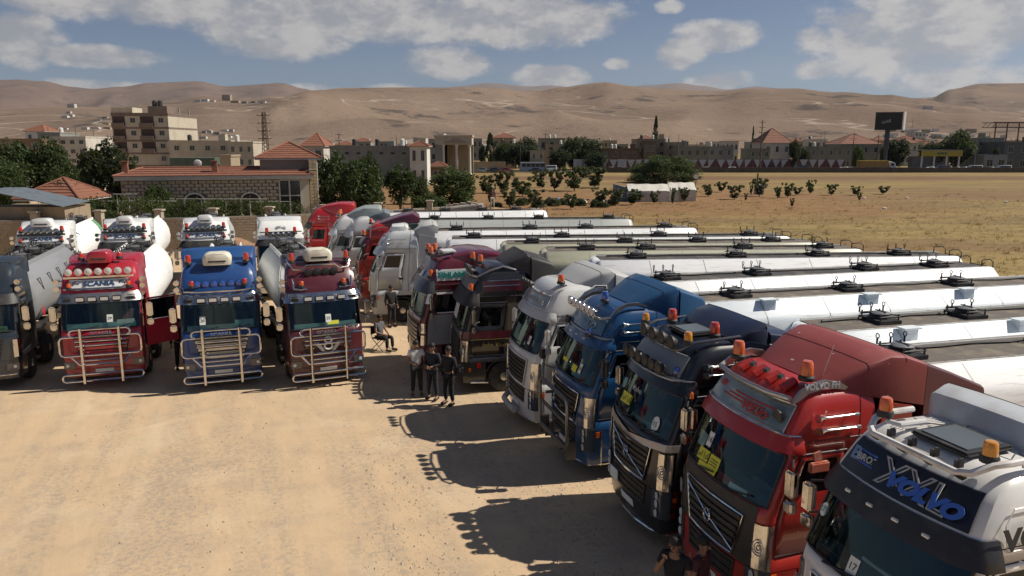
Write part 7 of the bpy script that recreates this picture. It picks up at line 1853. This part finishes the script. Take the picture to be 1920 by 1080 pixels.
WSH = cloth('white_check_shirt', (.66,.66,.63)); NAVYC = cloth('navy_cloth', (.02,.022,.03)); BLACKC = cloth('black_cloth', (.014,.014,.016)); GREYC = cloth('grey_cloth', (.10,.10,.11)); LIGHTC = cloth('light_trousers', (.40,.37,.33)); DREDC = cloth('dark_red_cloth', (.07,.02,.025))
q = gnd(782,741); person('person in a white short sleeved shirt and dark trousers beside the maroon truck', q.x, q.y, R(10), WSH, BLACKC, arms=('front','down'), hscale=.98)
q = gnd(812,748); person('person in dark clothes standing between two others by the black truck', q.x, q.y, R(-20), NAVYC, NAVYC, arms=('front','front'), sleeve='long', hscale=.98)
q = gnd(842,758); person('person in black clothes standing closest to the black truck', q.x, q.y, R(-35), BLACKC, BLACKC, arms=('down','down'), sleeve='long')
q = gnd(735,612,0); person('person in dark clothes standing in front of the grey white truck', q.x, q.y, R(40), BLACKC, BLACKC, sleeve='long')
q = gnd(714,655,0); cr = thing('folding_chair','dark folding chair between the two truck blocks','chair',(q.x,q.y,0),R(60))
for sx_ in (-.22,.22):
    a = MB(); a.tube([(sx_,-.28,0),(sx_,.22,.46),(sx_,.26,.9)],.015,5); a.build('leg', CHS, cr); a = MB(); a.tube([(sx_*.9,.28,0),(sx_*.9,-.22,.46)],.015,5); a.build('leg', CHS, cr)
a = MB(); a.box((0,0,.46),(.46,.44,.03)); a.build('seat', NAVYC, cr); a = MB(); a.box((0,.26,.74),(.46,.03,.3)); a.build('backrest', NAVYC, cr)
person('person in a grey shirt sitting on a folding chair between the truck blocks', q.x, q.y, R(60), GREYC, BLACKC, pose='sit', arms=('lap','lap'))
q = gnd(318,702,0); person('person in dark clothes standing by the open door of the red tanker', q.x+.15, q.y+.6, R(30), BLACKC, BLACKC, sleeve='long')
q = gnd(322,560,1.45); person('person with hands on hips standing between the red and blue tankers', q.x, q.y+2.0, R(10), BLACKC, BLACKC, arms=('hip','hip'), z=.9)
q = gnd(1258,1200,0); person('person in black at the bottom edge raising a hand to the mouth', q.x, q.y, R(-35), BLACKC, BLACKC, arms=('face','down'), hscale=.98)
q = gnd(1306,1205,0); person('person in dark red at the bottom edge beside the red tractor', q.x+.05, q.y+.1, R(50), DREDC, LIGHTC, arms=('front','down'), hscale=.97)
q = at(923,392,62); person('person in a dark red top and light trousers standing on the earth bank', q.x, q.y, R(20), DREDC, LIGHTC, z=2.42, arms=('front','down'), sleeve='long')
# boards and beams stacked by the wall, dirt heaps
q = gnd(305,452,.0)
hp = MB(); rg = random.Random(2); rr = []
for k in range(12):
    x = -21.5+k*1.1; rr.append([(x, 50.5+2.4*t_+rg.uniform(-.1,.1)+.33*k, max(-.05, (1.0+.4*math.sin(k*1.3))*math.sin(math.pi*t_)+rg.uniform(-.08,.08))) for t_ in [i/8 for i in range(9)]])
hp.loft(rr, closed=False); tag(hp.build('dirt_heap', mat('heap_soil',(.27,.15,.085),.95,col2=(.34,.22,.13),scale=2,bump=.7,bscale=6), smooth=40), kind='structure', label='brown dirt heaped along the foot of the block wall')

# ------------------------------------------------------------------ air: thin even haze round the whole place
HZ = bpy.data.materials.new('haze'); HZ.use_nodes = True; t = NT(HZ.node_tree)
v = t.new('ShaderNodeVolumePrincipled'); v.inputs['Density'].default_value = 2.7e-5; v.inputs['Color'].default_value = (.80,.86,.95,1); v.inputs['Anisotropy'].default_value = .25
o = t.new('ShaderNodeOutputMaterial'); t.l.new(v.outputs[0], o.inputs['Volume'])
hb = MB(); hb.b2(-16000,16000,-900,17500,-8,1750); hz_o = hb.build('haze', HZ, smooth=0); tag(hz_o, kind='stuff', label='thin pale haze in the air over the plain')
